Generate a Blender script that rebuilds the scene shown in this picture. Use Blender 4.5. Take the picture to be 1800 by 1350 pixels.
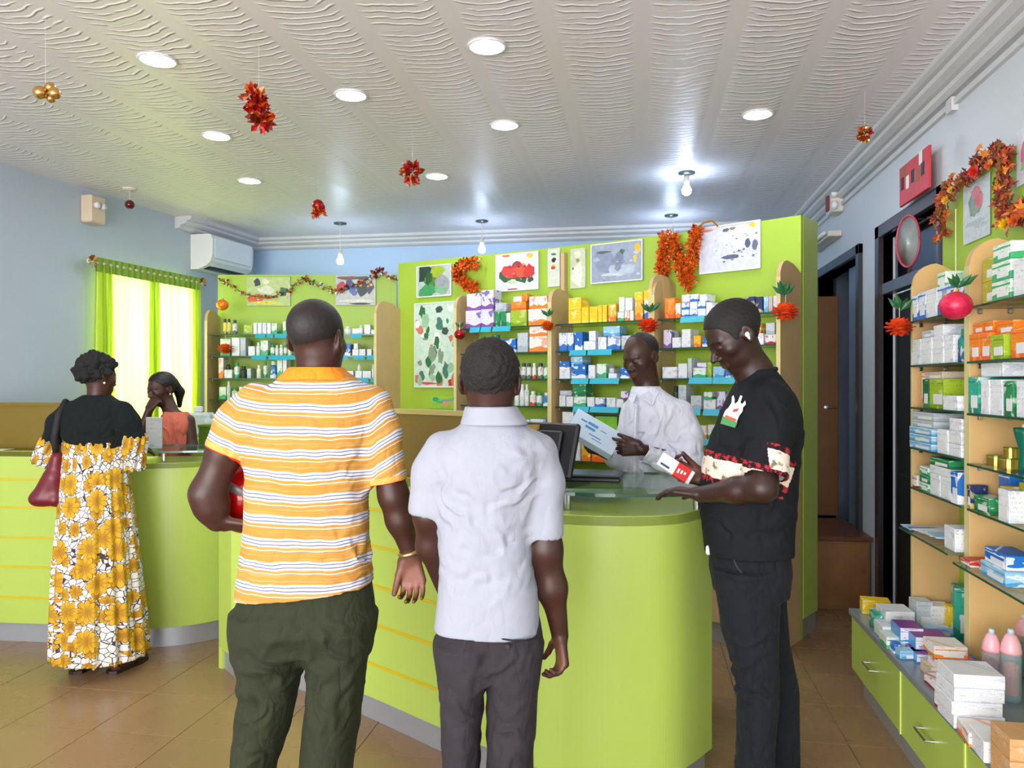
import bpy, math, random
import numpy as np
from mathutils import Vector, Matrix

random.seed(7)
RNG = np.random.default_rng(7)
for o in list(bpy.data.objects):
    bpy.data.objects.remove(o)
C = bpy.context.scene.collection
SC = bpy.context.scene

# ------------------------------------------------------------------ camera, world, lights, exposure
TH = math.radians(9.6)          # the camera is turned 9.6 degrees left of the room's depth axis
CT, ST = math.cos(TH), math.sin(TH)
F = 1350.0
EYE = 1.5
cam = bpy.data.cameras.new('camera')
cam.lens = 27.0
cam.sensor_width = 36.0
cam.clip_start = 0.05
co = bpy.data.objects.new('camera', cam)
C.objects.link(co)
co.location = (0, 0, EYE)
co.rotation_euler = (math.radians(90), 0, TH)
SC.camera = co
SC.view_settings.view_transform = 'Standard'
SC.view_settings.look = 'None'
SC.view_settings.gamma = 1.0
SC.view_settings.exposure = 0.0
SC.view_settings.use_curve_mapping = False

w = bpy.data.worlds.new('world')
SC.world = w
w.use_nodes = True
w.node_tree.nodes['Background'].inputs[0].default_value = (0.86, 0.94, 1.0, 1)
w.node_tree.nodes['Background'].inputs[1].default_value = 1.3


def area(name, loc, rot, sx, sy, power, col):
    l = bpy.data.lights.new(name, 'AREA')
    l.shape = 'RECTANGLE'
    l.size = sx
    l.size_y = sy
    l.energy = power
    l.color = col
    o = bpy.data.objects.new(name, l)
    C.objects.link(o)
    o.location = loc
    o.rotation_euler = rot
    o['kind'] = 'helper'
    return o


# daylight through the open glass shop front behind the camera
area('shopfront_daylight', (-1.9, -3.4, 1.5), (math.radians(112), 0, math.radians(-16)), 5.4, 2.9, 520, (1.0, 0.98, 0.985))
# daylight behind the curtained window in the left wall
area('window_daylight', (-5.0, 6.45, 1.8), (0, math.radians(-90), math.radians(5)), 1.9, 1.7, 200, (1.0, 1.0, 0.93))

# ------------------------------------------------------------------ geometry helpers


def c2w(X, Z, h):
    return Vector((X * CT - Z * ST, X * ST + Z * CT, h))


def at(px, py, Z):
    return c2w((px - 900) / F * Z, Z, EYE - (py - 675) / F * Z)


def atz(px, py, h):
    return at(px, py, (EYE - h) * F / (py - 675))


def onx(px, py, x):
    r = (px - 900) / F
    return at(px, py, x / (r * CT - ST))


WLA, WLB = Vector((-4.28, 4.54, 0)), Vector((-4.02, 7.5, 0))      # two points on the left wall


def onleft(px, py, off=0.0):
    r = (px - 900) / F
    d = WLB - WLA
    d.normalize()
    n = Vector((d.y, -d.x, 0))
    ray = Vector((r * CT - ST, r * ST + CT, 0))
    Z = (WLA.dot(n) + off) / ray.dot(n)
    return at(px, py, Z)


class Fr:
    """a local frame: u to the viewer's right, v into the wall, w up"""

    def __init__(s, o, a):
        s.o = Vector((o[0], o[1], 0))
        s.a = a
        s.x = Vector((math.cos(a), math.sin(a), 0))
        s.y = Vector((-math.sin(a), math.cos(a), 0))

    def p(s, u, v, w):
        return s.o + s.x * u + s.y * v + Vector((0, 0, w))

    def u(s, px, v):
        r = (px - 900) / F
        ray = Vector((r * CT - ST, r * ST + CT, 0))
        # o + x*u + y*v = ray*Z
        b = s.o + s.y * v
        Z = b.dot(s.y) / ray.dot(s.y)
        return (ray * Z - b).dot(s.x)

    def Z(s, px, v):
        r = (px - 900) / F
        ray = Vector((r * CT - ST, r * ST + CT, 0))
        b = s.o + s.y * v
        return b.dot(s.y) / ray.dot(s.y)


class MB:
    def __init__(s):
        s.v = []
        s.f = []
        s.m = []

    def add(s, vs, fs, m=0, M=None):
        b = len(s.v)
        for p in vs:
            s.v.append(tuple(M @ Vector(p)) if M is not None else tuple(p))
        for f in fs:
            s.f.append(tuple(b + i for i in f))
            s.m.append(m)
        return s

    def box(s, x0, y0, z0, x1, y1, z1, m=0, M=None):
        if x0 > x1: x0, x1 = x1, x0
        if y0 > y1: y0, y1 = y1, y0
        if z0 > z1: z0, z1 = z1, z0
        vs = [(x0, y0, z0), (x1, y0, z0), (x1, y1, z0), (x0, y1, z0), (x0, y0, z1), (x1, y0, z1), (x1, y1, z1), (x0, y1, z1)]
        fs = [(0, 3, 2, 1), (4, 5, 6, 7), (0, 1, 5, 4), (1, 2, 6, 5), (2, 3, 7, 6), (3, 0, 4, 7)]
        return s.add(vs, fs, m, M)

    def cbox(s, x0, y0, z0, x1, y1, z1, c=0.004, m=0, M=None):
        """box with chamfered edges"""
        vs = []
        fs = []
        X = (x0, x1); Y = (y0, y1); Z = (z0, z1)
        idx = {}
        for i in (0, 1):
            for j in (0, 1):
                for k in (0, 1):
                    sx = c if i == 0 else -c
                    sy = c if j == 0 else -c
                    sz = c if k == 0 else -c
                    for a, p in enumerate(((X[i], Y[j] + sy, Z[k] + sz), (X[i] + sx, Y[j], Z[k] + sz), (X[i] + sx, Y[j] + sy, Z[k]))):
                        idx[(i, j, k, a)] = len(vs)
                        vs.append(p)
        g = lambda i, j, k, a: idx[(i, j, k, a)]
        fs += [(g(0, 0, 0, 0), g(0, 0, 1, 0), g(0, 1, 1, 0), g(0, 1, 0, 0)), (g(1, 0, 0, 0), g(1, 1, 0, 0), g(1, 1, 1, 0), g(1, 0, 1, 0))]
        fs += [(g(0, 0, 0, 1), g(1, 0, 0, 1), g(1, 0, 1, 1), g(0, 0, 1, 1)), (g(0, 1, 0, 1), g(0, 1, 1, 1), g(1, 1, 1, 1), g(1, 1, 0, 1))]
        fs += [(g(0, 0, 0, 2), g(0, 1, 0, 2), g(1, 1, 0, 2), g(1, 0, 0, 2)), (g(0, 0, 1, 2), g(1, 0, 1, 2), g(1, 1, 1, 2), g(0, 1, 1, 2))]
        for j in (0, 1):
            for k in (0, 1):
                fs.append((g(0, j, k, 1), g(1, j, k, 1), g(1, j, k, 2), g(0, j, k, 2)))
        for i in (0, 1):
            for k in (0, 1):
                fs.append((g(i, 0, k, 0), g(i, 1, k, 0), g(i, 1, k, 2), g(i, 0, k, 2)))
        for i in (0, 1):
            for j in (0, 1):
                fs.append((g(i, j, 0, 0), g(i, j, 1, 0), g(i, j, 1, 1), g(i, j, 0, 1)))
                for k in (0, 1):
                    fs.append((g(i, j, k, 0), g(i, j, k, 1), g(i, j, k, 2)))
        return s.add(vs, fs, m, M)

    def tube(s, pts, r, n=8, m=0, M=None, cap=True):
        pts = [Vector(p) for p in pts]
        rs = r if isinstance(r, (list, tuple)) else [r] * len(pts)
        vs = []
        fs = []
        up = None
        for i, p in enumerate(pts):
            d = (pts[min(i + 1, len(pts) - 1)] - pts[max(i - 1, 0)])
            d.normalize()
            if up is None:
                up = Vector((0, 0, 1)) if abs(d.z) < 0.9 else Vector((1, 0, 0))
            a = d.cross(up); a.normalize()
            b = a.cross(d); b.normalize()
            up = b
            for k in range(n):
                t = 2 * math.pi * k / n
                vs.append(p + (a * math.cos(t) + b * math.sin(t)) * rs[i])
        for i in range(len(pts) - 1):
            for k in range(n):
                k2 = (k + 1) % n
                fs.append((i * n + k, i * n + k2, (i + 1) * n + k2, (i + 1) * n + k))
        if cap:
            fs.append(tuple(range(n))[::-1])
            fs.append(tuple((len(pts) - 1) * n + k for k in range(n)))
        return s.add(vs, fs, m, M)

    def lathe(s, prof, n=16, m=0, M=None, sy=1.0):
        vs = []
        fs = []
        for r, z in prof:
            for k in range(n):
                t = 2 * math.pi * k / n
                vs.append((r * math.cos(t), r * math.sin(t) * sy, z))
        for i in range(len(prof) - 1):
            for k in range(n):
                k2 = (k + 1) % n
                fs.append((i * n + k, i * n + k2, (i + 1) * n + k2, (i + 1) * n + k))
        fs.append(tuple(range(n))[::-1])
        fs.append(tuple((len(prof) - 1) * n + k for k in range(n)))
        return s.add(vs, fs, m, M)

    def prism(s, poly, z0, z1, m=0, M=None):
        """polygon in x,y extruded in z"""
        n = len(poly)
        vs = [(p[0], p[1], z0) for p in poly] + [(p[0], p[1], z1) for p in poly]
        fs = [tuple(range(n))[::-1], tuple(range(n, 2 * n))]
        for k in range(n):
            k2 = (k + 1) % n
            fs.append((k, k2, n + k2, n + k))
        return s.add(vs, fs, m, M)

    def wall(s, path, t, z0, z1, m=0, M=None):
        """a curved sheet that follows a plan path, thickness t to the left of travel"""
        P = [Vector((p[0], p[1], 0)) for p in path]
        off = []
        for i, p in enumerate(P):
            d = P[min(i + 1, len(P) - 1)] - P[max(i - 1, 0)]
            d.normalize()
            off.append(p + Vector((-d.y, d.x, 0)) * t)
        n = len(P)
        vs = []
        for p, q in zip(P, off):
            vs += [(p.x, p.y, z0), (p.x, p.y, z1), (q.x, q.y, z1), (q.x, q.y, z0)]
        fs = []
        for i in range(n - 1):
            a = 4 * i; b = 4 * i + 4
            for k in range(4):
                k2 = (k + 1) % 4
                fs.append((a + k, b + k, b + k2, a + k2))
        fs.append((0, 1, 2, 3)); e = 4 * (n - 1)
        fs.append((e + 3, e + 2, e + 1, e))
        return s.add(vs, fs, m, M)

    def build(s, name, mats, parent=None, smooth=False, loc=None, rotz=0.0):
        me = bpy.data.meshes.new(name)
        me.from_pydata(s.v, [], s.f)
        if not isinstance(mats, (list, tuple)):
            mats = [mats]
        for x in mats:
            me.materials.append(x)
        if len(mats) > 1:
            me.polygons.foreach_set('material_index', s.m)
        if smooth:
            me.polygons.foreach_set('use_smooth', [True] * len(me.polygons))
        me.validate()
        o = bpy.data.objects.new(name, me)
        C.objects.link(o)
        if parent is not None:
            o.parent = parent
        if loc is not None:
            o.location = loc
        o.rotation_euler = (0, 0, rotz)
        return o


def tag(o, label=None, cat=None, group=None, kind=None):
    if label: o['label'] = label
    if cat: o['category'] = cat
    if group: o['group'] = group
    if kind: o['kind'] = kind
    return o


def empty(name, loc, rotz=0, label=None, cat=None, group=None, kind=None):
    o = bpy.data.objects.new(name, None)
    o.empty_display_size = 0.05
    C.objects.link(o)
    o.location = loc
    o.rotation_euler = (0, 0, rotz)
    return tag(o, label, cat, group, kind)


def lin(c):
    r = []
    for x in c[:3]:
        x = x / 255.0
        r.append(x / 12.92 if x <= 0.04045 else ((x + 0.055) / 1.055) ** 2.4)
    return (r[0], r[1], r[2], 1.0)


class NT:
    """small helper to write node graphs"""

    def __init__(s, name, rough=0.5, metal=0.0, col=None, spec=None):
        s.m = bpy.data.materials.new(name)
        s.m.use_nodes = True
        s.t = s.m.node_tree
        s.b = s.t.nodes['Principled BSDF']
        s.b.inputs['Roughness'].default_value = rough
        s.b.inputs['Metallic'].default_value = metal
        if spec is not None:
            s.b.inputs['Specular IOR Level'].default_value = spec
        if col is not None:
            s.b.inputs['Base Color'].default_value = lin(col)

    def n(s, typ, **kw):
        nd = s.t.nodes.new(typ)
        for k, v in kw.items():
            setattr(nd, k, v)
        return nd

    def put(s, sock, v):
        if v is None:
            return
        if hasattr(v, 'is_output') or isinstance(v, bpy.types.NodeSocket):
            s.t.links.new(v, sock)
        else:
            if isinstance(v, tuple) and len(v) == 3 and sock.type == 'RGBA':
                v = lin(v)
            sock.default_value = v

    def math(s, op, a, b=None, c=None, clamp=False):
        nd = s.n('ShaderNodeMath', operation=op, use_clamp=clamp)
        s.put(nd.inputs[0], a)
        s.put(nd.inputs[1], b)
        s.put(nd.inputs[2], c)
        return nd.outputs[0]

    def mix(s, f, a, b, mode='MIX'):
        nd = s.n('ShaderNodeMix', data_type='RGBA', blend_type=mode)
        s.put(nd.inputs[0], f)
        s.put(nd.inputs[6], a)
        s.put(nd.inputs[7], b)
        return nd.outputs[2]

    def coord(s, which='Object'):
        return s.n('ShaderNodeTexCoord').outputs[which]

    def xyz(s, v):
        nd = s.n('ShaderNodeSeparateXYZ')
        s.put(nd.inputs[0], v)
        return nd.outputs

    def comb(s, x, y, z):
        nd = s.n('ShaderNodeCombineXYZ')
        s.put(nd.inputs[0], x); s.put(nd.inputs[1], y); s.put(nd.inputs[2], z)
        return nd.outputs[0]

    def noise(s, v, scale, detail=2.0, out=0, rough=0.5):
        nd = s.n('ShaderNodeTexNoise')
        s.put(nd.inputs['Vector'], v)
        nd.inputs['Scale'].default_value = scale
        nd.inputs['Detail'].default_value = detail
        nd.inputs['Roughness'].default_value = rough
        return nd.outputs[out]

    def ramp(s, v, lo, hi):
        nd = s.n('ShaderNodeMapRange', interpolation_type='SMOOTHSTEP')
        s.put(nd.inputs[0], v)
        nd.inputs[1].default_value = lo
        nd.inputs[2].default_value = hi
        return nd.outputs[0]

    def attr(s, name):
        return s.n('ShaderNodeAttribute', attribute_name=name)

    def bump(s, h, dist, strength=1.0):
        nd = s.n('ShaderNodeBump')
        s.put(nd.inputs['Height'], h)
        nd.inputs['Distance'].default_value = dist
        nd.inputs['Strength'].default_value = strength
        s.t.links.new(nd.outputs[0], s.b.inputs['Normal'])
        return nd

    def col(s, v):
        s.put(s.b.inputs['Base Color'], v)
        return s


def plain(name, col, rough=0.5, metal=0.0, var=0.06, scale=6.0, bump=0.0, bscale=200.0, **kw):
    """plain surface with a little procedural variation of tone"""
    n = NT(name, rough, metal, col, **kw)
    v = n.coord('Object')
    if var > 0:
        f = n.noise(v, scale, 3.0)
        a = tuple(max(0, c * (1 - var)) for c in col)
        b = tuple(min(255, c * (1 + var)) for c in col)
        n.col(n.mix(f, a, b))
    if bump > 0:
        n.bump(n.noise(v, bscale, 2.0), bump)
    return n.m


def emit(name, col, strength):
    n = NT(name, 0.4, 0, (255, 255, 255))
    n.b.inputs['Emission Color'].default_value = lin(col)
    n.b.inputs['Emission Strength'].default_value = strength
    return n.m


GREEN = (176, 206, 72)
M_green = plain('lime_laminate', (176, 200, 90), 0.32, var=0.025, scale=2.0)
M_greend = plain('lime_board', (160, 192, 56), 0.42, var=0.03, scale=3.0)
M_tan = plain('beech_laminate', (200, 170, 122), 0.45, var=0.06, scale=9.0)
M_beech = plain('pale_beech_edge', (214, 200, 140), 0.45, var=0.05, scale=9.0)
M_olive = plain('olive_laminate', (118, 98, 22), 0.28, var=0.07, scale=2.5)
M_steel = plain('brushed_metal', (176, 180, 186), 0.38, 0.55, var=0.04, scale=3.0)
M_grey = plain('grey_worktop', (140, 146, 152), 0.35, var=0.04, scale=5.0)
M_yel = plain('yellow_inlay', (206, 182, 20), 0.4, var=0.02)
M_chrome = plain('chrome', (200, 200, 200), 0.2, 1.0, var=0.0)
M_white = plain('white_plastic', (226, 228, 228), 0.35, var=0.02)
M_cream = plain('cream_plastic', (220, 212, 200), 0.45, var=0.05)
M_black = plain('black_plastic', (18, 20, 24), 0.35, var=0.1)
M_cyan = plain('cyan_price_strip', (40, 170, 196), 0.35, var=0.06, scale=14)
M_orange = plain('orange_foil', (238, 92, 20), 0.35, var=0.25, scale=30)
M_leaf = plain('green_plastic_leaf', (30, 92, 48), 0.45, var=0.25, scale=30)
M_redfoil = plain('red_foil', (150, 22, 26), 0.25, 0.5, var=0.3, scale=40)
M_gold = plain('gold_foil', (205, 160, 90), 0.2, 0.9, var=0.1, scale=30)
M_darkw = plain('dark_stained_wood', (38, 28, 26), 0.3, var=0.3, scale=5)
M_brownd = plain('brown_door_wood', (112, 70, 20), 0.4, var=0.16, scale=4)


def glassmat(name, tint, alpha):
    n = NT(name, 0.04, 0, tint)
    n.b.inputs['Alpha'].default_value = alpha
    n.b.inputs['Specular IOR Level'].default_value = 0.8
    return n.m


M_glass = glassmat('green_shelf_glass', (60, 120, 95), 0.32)
M_glassedge = plain('green_glass_edge', (26, 78, 56), 0.15, var=0.1)
# ------------------------------------------------------------------ the room
CH = 3.0
RW = 1.5      # right wall plane
YB = 7.5      # back wall plane
Y0 = -4.0

M_wall = plain('pale_blue_wall', (182, 194, 206), 0.6, var=0.03, scale=1.2, bump=0.0006, bscale=60)
M_wallr = M_wall


def ceiling_mat():
    n = NT('relief_ceiling', 0.42, 0, (206, 200, 196))
    v = n.coord('Object')
    s = n.xyz(v)
    P = 0.385
    a = n.math('DIVIDE', s[0], P)
    cell = n.math('FLOOR', a)
    fr = n.math('SUBTRACT', n.math('FRACT', a), 0.5)          # -.5 .. .5
    u2 = n.math('MULTIPLY', fr, fr)
    # swags: arcs that sag towards the viewer, a different shift in each strip and half strip
    ns = n.noise(n.comb(n.math('MULTIPLY', cell, 7.3), n.math('MULTIPLY', s[1], 1.0), n.math('MULTIPLY', fr, 0.8)), 3.0, 2.0)
    ph = n.math('ADD', n.math('MULTIPLY', s[1], 20.0), n.math('MULTIPLY', u2, 5.0))
    ph = n.math('ADD', ph, n.math('MULTIPLY', ns, 1.8))
    ph = n.math('ADD', ph, n.math('MULTIPLY', cell, 0.37))
    t = n.math('ABSOLUTE', n.math('SUBTRACT', n.math('FRACT', ph), 0.5))
    line = n.math('SUBTRACT', 1.0, n.ramp(t, 0.0, 0.22))
    brk = n.ramp(n.noise(n.comb(n.math('MULTIPLY', s[0], 1.2), n.math('MULTIPLY', s[1], 5.0), cell), 4.0, 2.0), 0.36, 0.5)
    edge = n.math('SUBTRACT', 1.0, n.ramp(n.math('ABSOLUTE', fr), 0.30, 0.42))
    ht = n.math('MULTIPLY', n.math('MULTIPLY', line, brk), edge)
    soft = n.math('MULTIPLY', n.noise(n.comb(s[0], n.math('MULTIPLY', s[1], 4.0), 0.0), 3.0, 2.0), n.math('MULTIPLY', edge, 0.5))
    n.bump(n.math('ADD', ht, soft), 0.007, 1.0)
    n.col(n.mix(n.math('MULTIPLY', ht, 0.8), (234, 228, 232), (250, 243, 243)))  # ridges also lightened in colour, painting in the glints along the relief
    return n.m


def tile_mat():
    n = NT('floor_tile', 0.22, 0)
    v = n.coord('Object')
    r = n.n('ShaderNodeObjectInfo').outputs['Random']
    vv = n.n('ShaderNodeVectorMath', operation='ADD')
    n.put(vv.inputs[0], v)
    n.put(vv.inputs[1], n.comb(n.math('MULTIPLY', r, 9.0), n.math('MULTIPLY', r, 5.0), 0.0))
    f = n.noise(vv.outputs[0], 4.0, 4.0)
    c = n.mix(f, (142, 112, 80), (162, 130, 95))
    c = n.mix(n.math('MULTIPLY', r, 0.35), c, (140, 112, 78))
    n.col(c)
    n.put(n.b.inputs['Roughness'], n.math('ADD', n.math('MULTIPLY', f, 0.14), 0.2))
    return n.m


M_tile = tile_mat()
M_grout = plain('grout', (112, 88, 66), 0.8)
M_ceil = ceiling_mat()
M_cove = plain('white_cornice', (206, 206, 208), 0.5, var=0.03)
M_door = plain('dark_door_frame', (52, 44, 48), 0.25, var=0.15, scale=5)
M_doorleaf = plain('near_black_door', (20, 14, 13), 0.5, var=0.2)

fl = MB().box(-4.9, Y0, -0.12, RW + 0.12, YB + 0.1, -0.004).build('floor', M_grout)
tag(fl, kind='structure')
T = 0.4
tm = MB().cbox(0.0015, 0.0015, -0.012, T - 0.0015, T - 0.0015, 0.0, c=0.0014)
tile0 = None
for i in range(-12, 5):
    for j in range(1, 20):
        x = i * T + 0.048
        y = j * T + 0.18
        if x + T > RW + 0.4 or x < -4.75 or y + T > YB + 0.3:
            continue
        # only where the camera can look
        zc = (-(x + .2) * ST + (y + .2) * CT)
        xc = ((x + .2) * CT + (y + .2) * ST)
        if zc < 1.6 or abs(xc) > zc * 0.667 + 0.5:
            continue
        if tile0 is None:
            tile0 = tm.build('tile', M_tile, fl)
            t_ = tile0
        else:
            t_ = tile0.copy()
            C.objects.link(t_)
            t_.parent = fl
        t_.location = (x, y, 0)
# the strip of floor behind the viewer
o = MB().box(-4.9, Y0, -0.004, RW, 0.58, -0.0005).build('tile_field', M_tile, fl)
o['kind'] = 'stuff'

ce = MB().box(-4.9, Y0, CH, RW + 0.1, YB + 0.1, CH + 0.1).build('ceiling', M_ceil)
tag(ce, kind='structure')

# left wall, with the window opening
LF = Fr(WLA, math.atan2((WLB - WLA).y, (WLB - WLA).x))
uw0 = LF.u(163, 0) + 0.05
uw1 = LF.u(343, 0) - 0.05
b = MB()
M4 = Matrix.Translation(LF.o) @ Matrix.Rotation(LF.a, 4, 'Z')
b.box(-7.8, 0, 0, uw0, 0.15, CH, M=M4)
b.box(uw1, 0, 0, 3.25, 0.15, CH, M=M4)
b.box(uw0, 0, 0, uw1, 0.15, 1.0, M=M4)
b.box(uw0, 0, 2.40, uw1, 0.15, CH, M=M4)
wl = b.build('wall_left', M_wall)
tag(wl, kind='structure')

wb = MB().box(-4.4, YB, 0, RW + 0.1, YB + 0.12, CH).build('wall_back', plain('blue_back_wall', (176, 202, 232), 0.6, var=0.03, scale=1.2))
tag(wb, kind='structure')

D1 = (4.20, 5.16, 2.42)
D2 = (5.69, 6.95, 2.40)
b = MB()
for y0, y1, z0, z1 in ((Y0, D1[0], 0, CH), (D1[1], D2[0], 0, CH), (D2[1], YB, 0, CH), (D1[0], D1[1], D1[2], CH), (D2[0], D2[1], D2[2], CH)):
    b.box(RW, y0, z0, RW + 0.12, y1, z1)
wr = b.build('wall_right', plain('wall_right_lightened', (204, 210, 218), 0.6, var=0.03, scale=1.2))  # same paint as the left wall, colour lightened to stand in for light
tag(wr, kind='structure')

# cornices: stepped plaster strips under the ceiling
CP = [(0, CH), (0.17, CH), (0.17, CH - 0.025), (0.15, CH - 0.035), (0.125, CH - 0.035), (0.12, CH - 0.055), (0.085, CH - 0.07), (0.06, CH - 0.07), (0.055, CH - 0.09), (0.03, CH - 0.105), (0, CH - 0.105)]


def cornice(name, M, L):
    # profile (out of wall, z) extruded along x; the wall face is y = 0 and the room is at -y
    Mx = M @ Matrix(((0, 0, 1, 0), (-1, 0, 0, 0), (0, 1, 0, 0), (0, 0, 0, 1)))
    o = MB().prism(CP, 0, L, M=Mx).build(name, M_cove)
    tag(o, kind='structure')


cornice('trim_1', Matrix.Translation((RW, YB, 0)) @ Matrix.Rotation(math.radians(-90), 4, 'Z'), YB - Y0)
cornice('trim_2', Matrix.Translation((-4.02, YB, 0)), RW + 4.02)
cornice('trim_3', M4 @ Matrix.Translation((1.75, 0, 0)), 1.2)
# cable trunking under the right cornice
b = MB().box(RW - 0.022, 0.4, 2.845, RW, YB, 2.872)
b.box(RW - 0.03, 4.0, 2.82, RW, 4.07, 2.885)
o = b.build('trim_4', M_cove); tag(o, kind='structure')

# door 1: dark frame, transom bar, near-black leaf
dk = empty('door_1', (RW, D1[0], 0), kind='structure')
b = MB()
w_ = D1[1] - D1[0]
b.cbox(-0.03, -0.08, 0, 0.06, 0.0, D1[2] + 0.08)
b.cbox(-0.03, w_, 0, 0.06, w_ + 0.08, D1[2] + 0.08)
b.cbox(-0.03, -0.08, D1[2], 0.06, w_ + 0.08, D1[2] + 0.08)
b.build('door_frame', M_door, dk)
MB().cbox(-0.01, 0, 2.06, 0.05, w_, 2.13).build('transom_bar', plain('transom_bar_grey', (92, 98, 112), 0.3), dk)
MB().box(0.07, 0, 2.13, 0.08, w_, D1[2]).build('transom_pane', plain('transom_glass', (26, 26, 34), 0.08), dk)
b = MB()
b.box(0.07, 0, 0, 0.11, w_, 2.06)
for k in range(2):
    b.cbox(0.055, 0.08 + k * 0.44, 0.15, 0.075, 0.44 + k * 0.44, 0.95)
    b.cbox(0.055, 0.08 + k * 0.44, 1.1, 0.075, 0.44 + k * 0.44, 1.95)
b.build('door_leaf', M_doorleaf, dk)

# door 2: open passage with a blue-grey lobby behind
dk = empty('door_2', (RW, D2[0], 0), kind='structure')
w_ = D2[1] - D2[0]
b = MB()
b.cbox(-0.03, -0.07, 0, 0.14, 0.0, D2[2] + 0.07)
b.cbox(-0.03, w_, 0, 0.14, w_ + 0.07, D2[2] + 0.07)
b.cbox(-0.03, -0.07, D2[2], 0.14, w_ + 0.07, D2[2] + 0.07)
b.build('door_frame', plain('grey_black_frame', (50, 52, 58), 0.3, var=0.1), dk)
b = MB()
b.box(0.12, -0.3, -0.02, 1.4, w_ + 0.3, 0.0)
b.box(1.4, -0.3, -0.02, 1.5, w_ + 0.3, 2.9)
b.box(0.12, -0.4, -0.02, 1.5, -0.3, 2.9)
b.box(0.12, w_ + 0.3, -0.02, 1.5, w_ + 0.4, 2.9)
b.box(0.12, -0.4, 2.85, 1.5, w_ + 0.4, 2.95)
b.build('lobby_walls', plain('lobby_blue_grey', (150, 166, 186), 0.7), dk)
MB().cbox(0.06, 0.02, 0.02, 0.10, w_ * 0.42, D2[2] - 0.02).build('door_leaf', plain('steel_blue_leaf', (112, 128, 150), 0.4, var=0.06), dk)

# the brown wooden door leaf standing open and the low cabinet before it
bx = atz(1530, 1075, 0)
cb = empty('low_cabinet', (bx.x, bx.y, 0), label='low brown wooden cabinet on the floor by the dark doorways', cat='cabinet')
b = MB()
b.cbox(-0.62, 0, 0, 0, 0.70, 0.46)
b.build('body', plain('brown_cabinet_wood', (122, 84, 50), 0.45, var=0.18, scale=4), cb)
MB().cbox(-0.64, -0.02, 0.46, 0.015, 0.72, 0.49).build('top', plain('red_brown_top', (104, 62, 44), 0.3, var=0.12), cb)
MB().box(-0.60, -0.004, 0.03, -0.02, 0.0, 0.44).build('door', plain('brown_cabinet_door', (128, 88, 48), 0.45, var=0.2, scale=5), cb)
dl = at(1475, 900, 5.85)
wd = empty('wooden_door', (dl.x, dl.y + 0.02, 0.492), label='tall brown wooden door leaf standing open behind the green shelving end', cat='door')
MB().cbox(-0.62, 0, 0, 0, 0.04, 1.68).build('leaf', M_brownd, wd)
b = MB().lathe([(0.0, 0), (0.018, 0), (0.018, 0.012), (0.0, 0.012)], 12, M=Matrix.Translation((-0.09, 0, 0.83)) @ Matrix.Rotation(math.radians(90), 4, 'X'))
b.tube([(-0.09, -0.01, 0.83), (-0.09, -0.05, 0.83), (-0.02, -0.055, 0.83)], 0.008)
b.build('handle', M_chrome, wd)

# window in the left wall, with its curtain
wk = empty('window_1', LF.p(uw0, 0, 1.0), LF.a, kind='structure')
ww = uw1 - uw0
b = MB()
for x0, x1, z0, z1 in ((0, 0.04, 0, 1.4), (ww - 0.04, ww, 0, 1.4), (ww / 2 - 0.02, ww / 2 + 0.02, 0, 1.4), (0, ww, 0, 0.04), (0, ww, 1.36, 1.4)):
    b.cbox(x0, 0.05, z0, x1, 0.10, z1)
b.build('window_frame', M_white, wk)
n_ = NT('window_glass', 0.02, 0, (235, 245, 245))
n_.b.inputs['Alpha'].default_value = 0.12
for k in range(2):
    MB().box(0.04 + k * (ww / 2 - 0.02), 0.07, 0.04, ww / 2 - 0.02 + k * (ww / 2 - 0.02), 0.075, 1.36).build('window_pane', n_.m, wk)


def curtain_mat():
    n = NT('lime_curtain', 0.8, 0)
    s = n.xyz(n.coord('Object'))
    f = n.noise(n.comb(n.math('MULTIPLY', s[0], 30.0), 0.0, n.math('MULTIPLY', s[2], 1.0)), 1.0, 2.0)
    n.col(n.mix(f, (190, 212, 70), (206, 226, 92)))
    tr = n.n('ShaderNodeBsdfTranslucent')
    tr.inputs[0].default_value = lin((226, 240, 132))
    mx = n.n('ShaderNodeMixShader')
    mx.inputs[0].default_value = 0.62
    n.t.links.new(n.b.outputs[0], mx.inputs[1])
    n.t.links.new(tr.outputs[0], mx.inputs[2])
    n.t.links.new(mx.outputs[0], n.t.nodes['Material Output'].inputs[0])
    return n.m


M_curt = curtain_mat()
uc0, uc1 = LF.u(160, -0.07), LF.u(346, -0.07)
ck = empty('curtain', LF.p(uc0, -0.08, 0.0), LF.a, label='sheer lime green curtain hanging over the bright window', cat='curtain')
cwid = uc1 - uc0


def curtain_panel(x0, x1, ph):
    n = 90; m = 14
    vs = []; fs = []
    for j in range(m + 1):
        z = 0.95 + (2.42 - 0.95) * j / m
        for i in range(n + 1):
            t = i / n
            x = x0 + (x1 - x0) * t
            a = 0.014 + 0.014 * (1 - j / m)
            y = a * math.sin(t * 34 + ph + 0.6 * math.sin(z * 2.1)) + 0.006 * math.sin(t * 81 + ph * 2 + z)
            vs.append((x + 0.006 * math.sin(z * 3 + t * 9), y, z))
    for j in range(m):
        for i in range(n):
            a = j * (n + 1) + i
            fs.append((a, a + 1, a + n + 2, a + n + 1))
    return MB().add(vs, fs).build('panel', M_curt, ck, smooth=True)


curtain_panel(0.02, cwid * 0.52, 0.0)
curtain_panel(cwid * 0.50, cwid - 0.02, 1.3)
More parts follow.
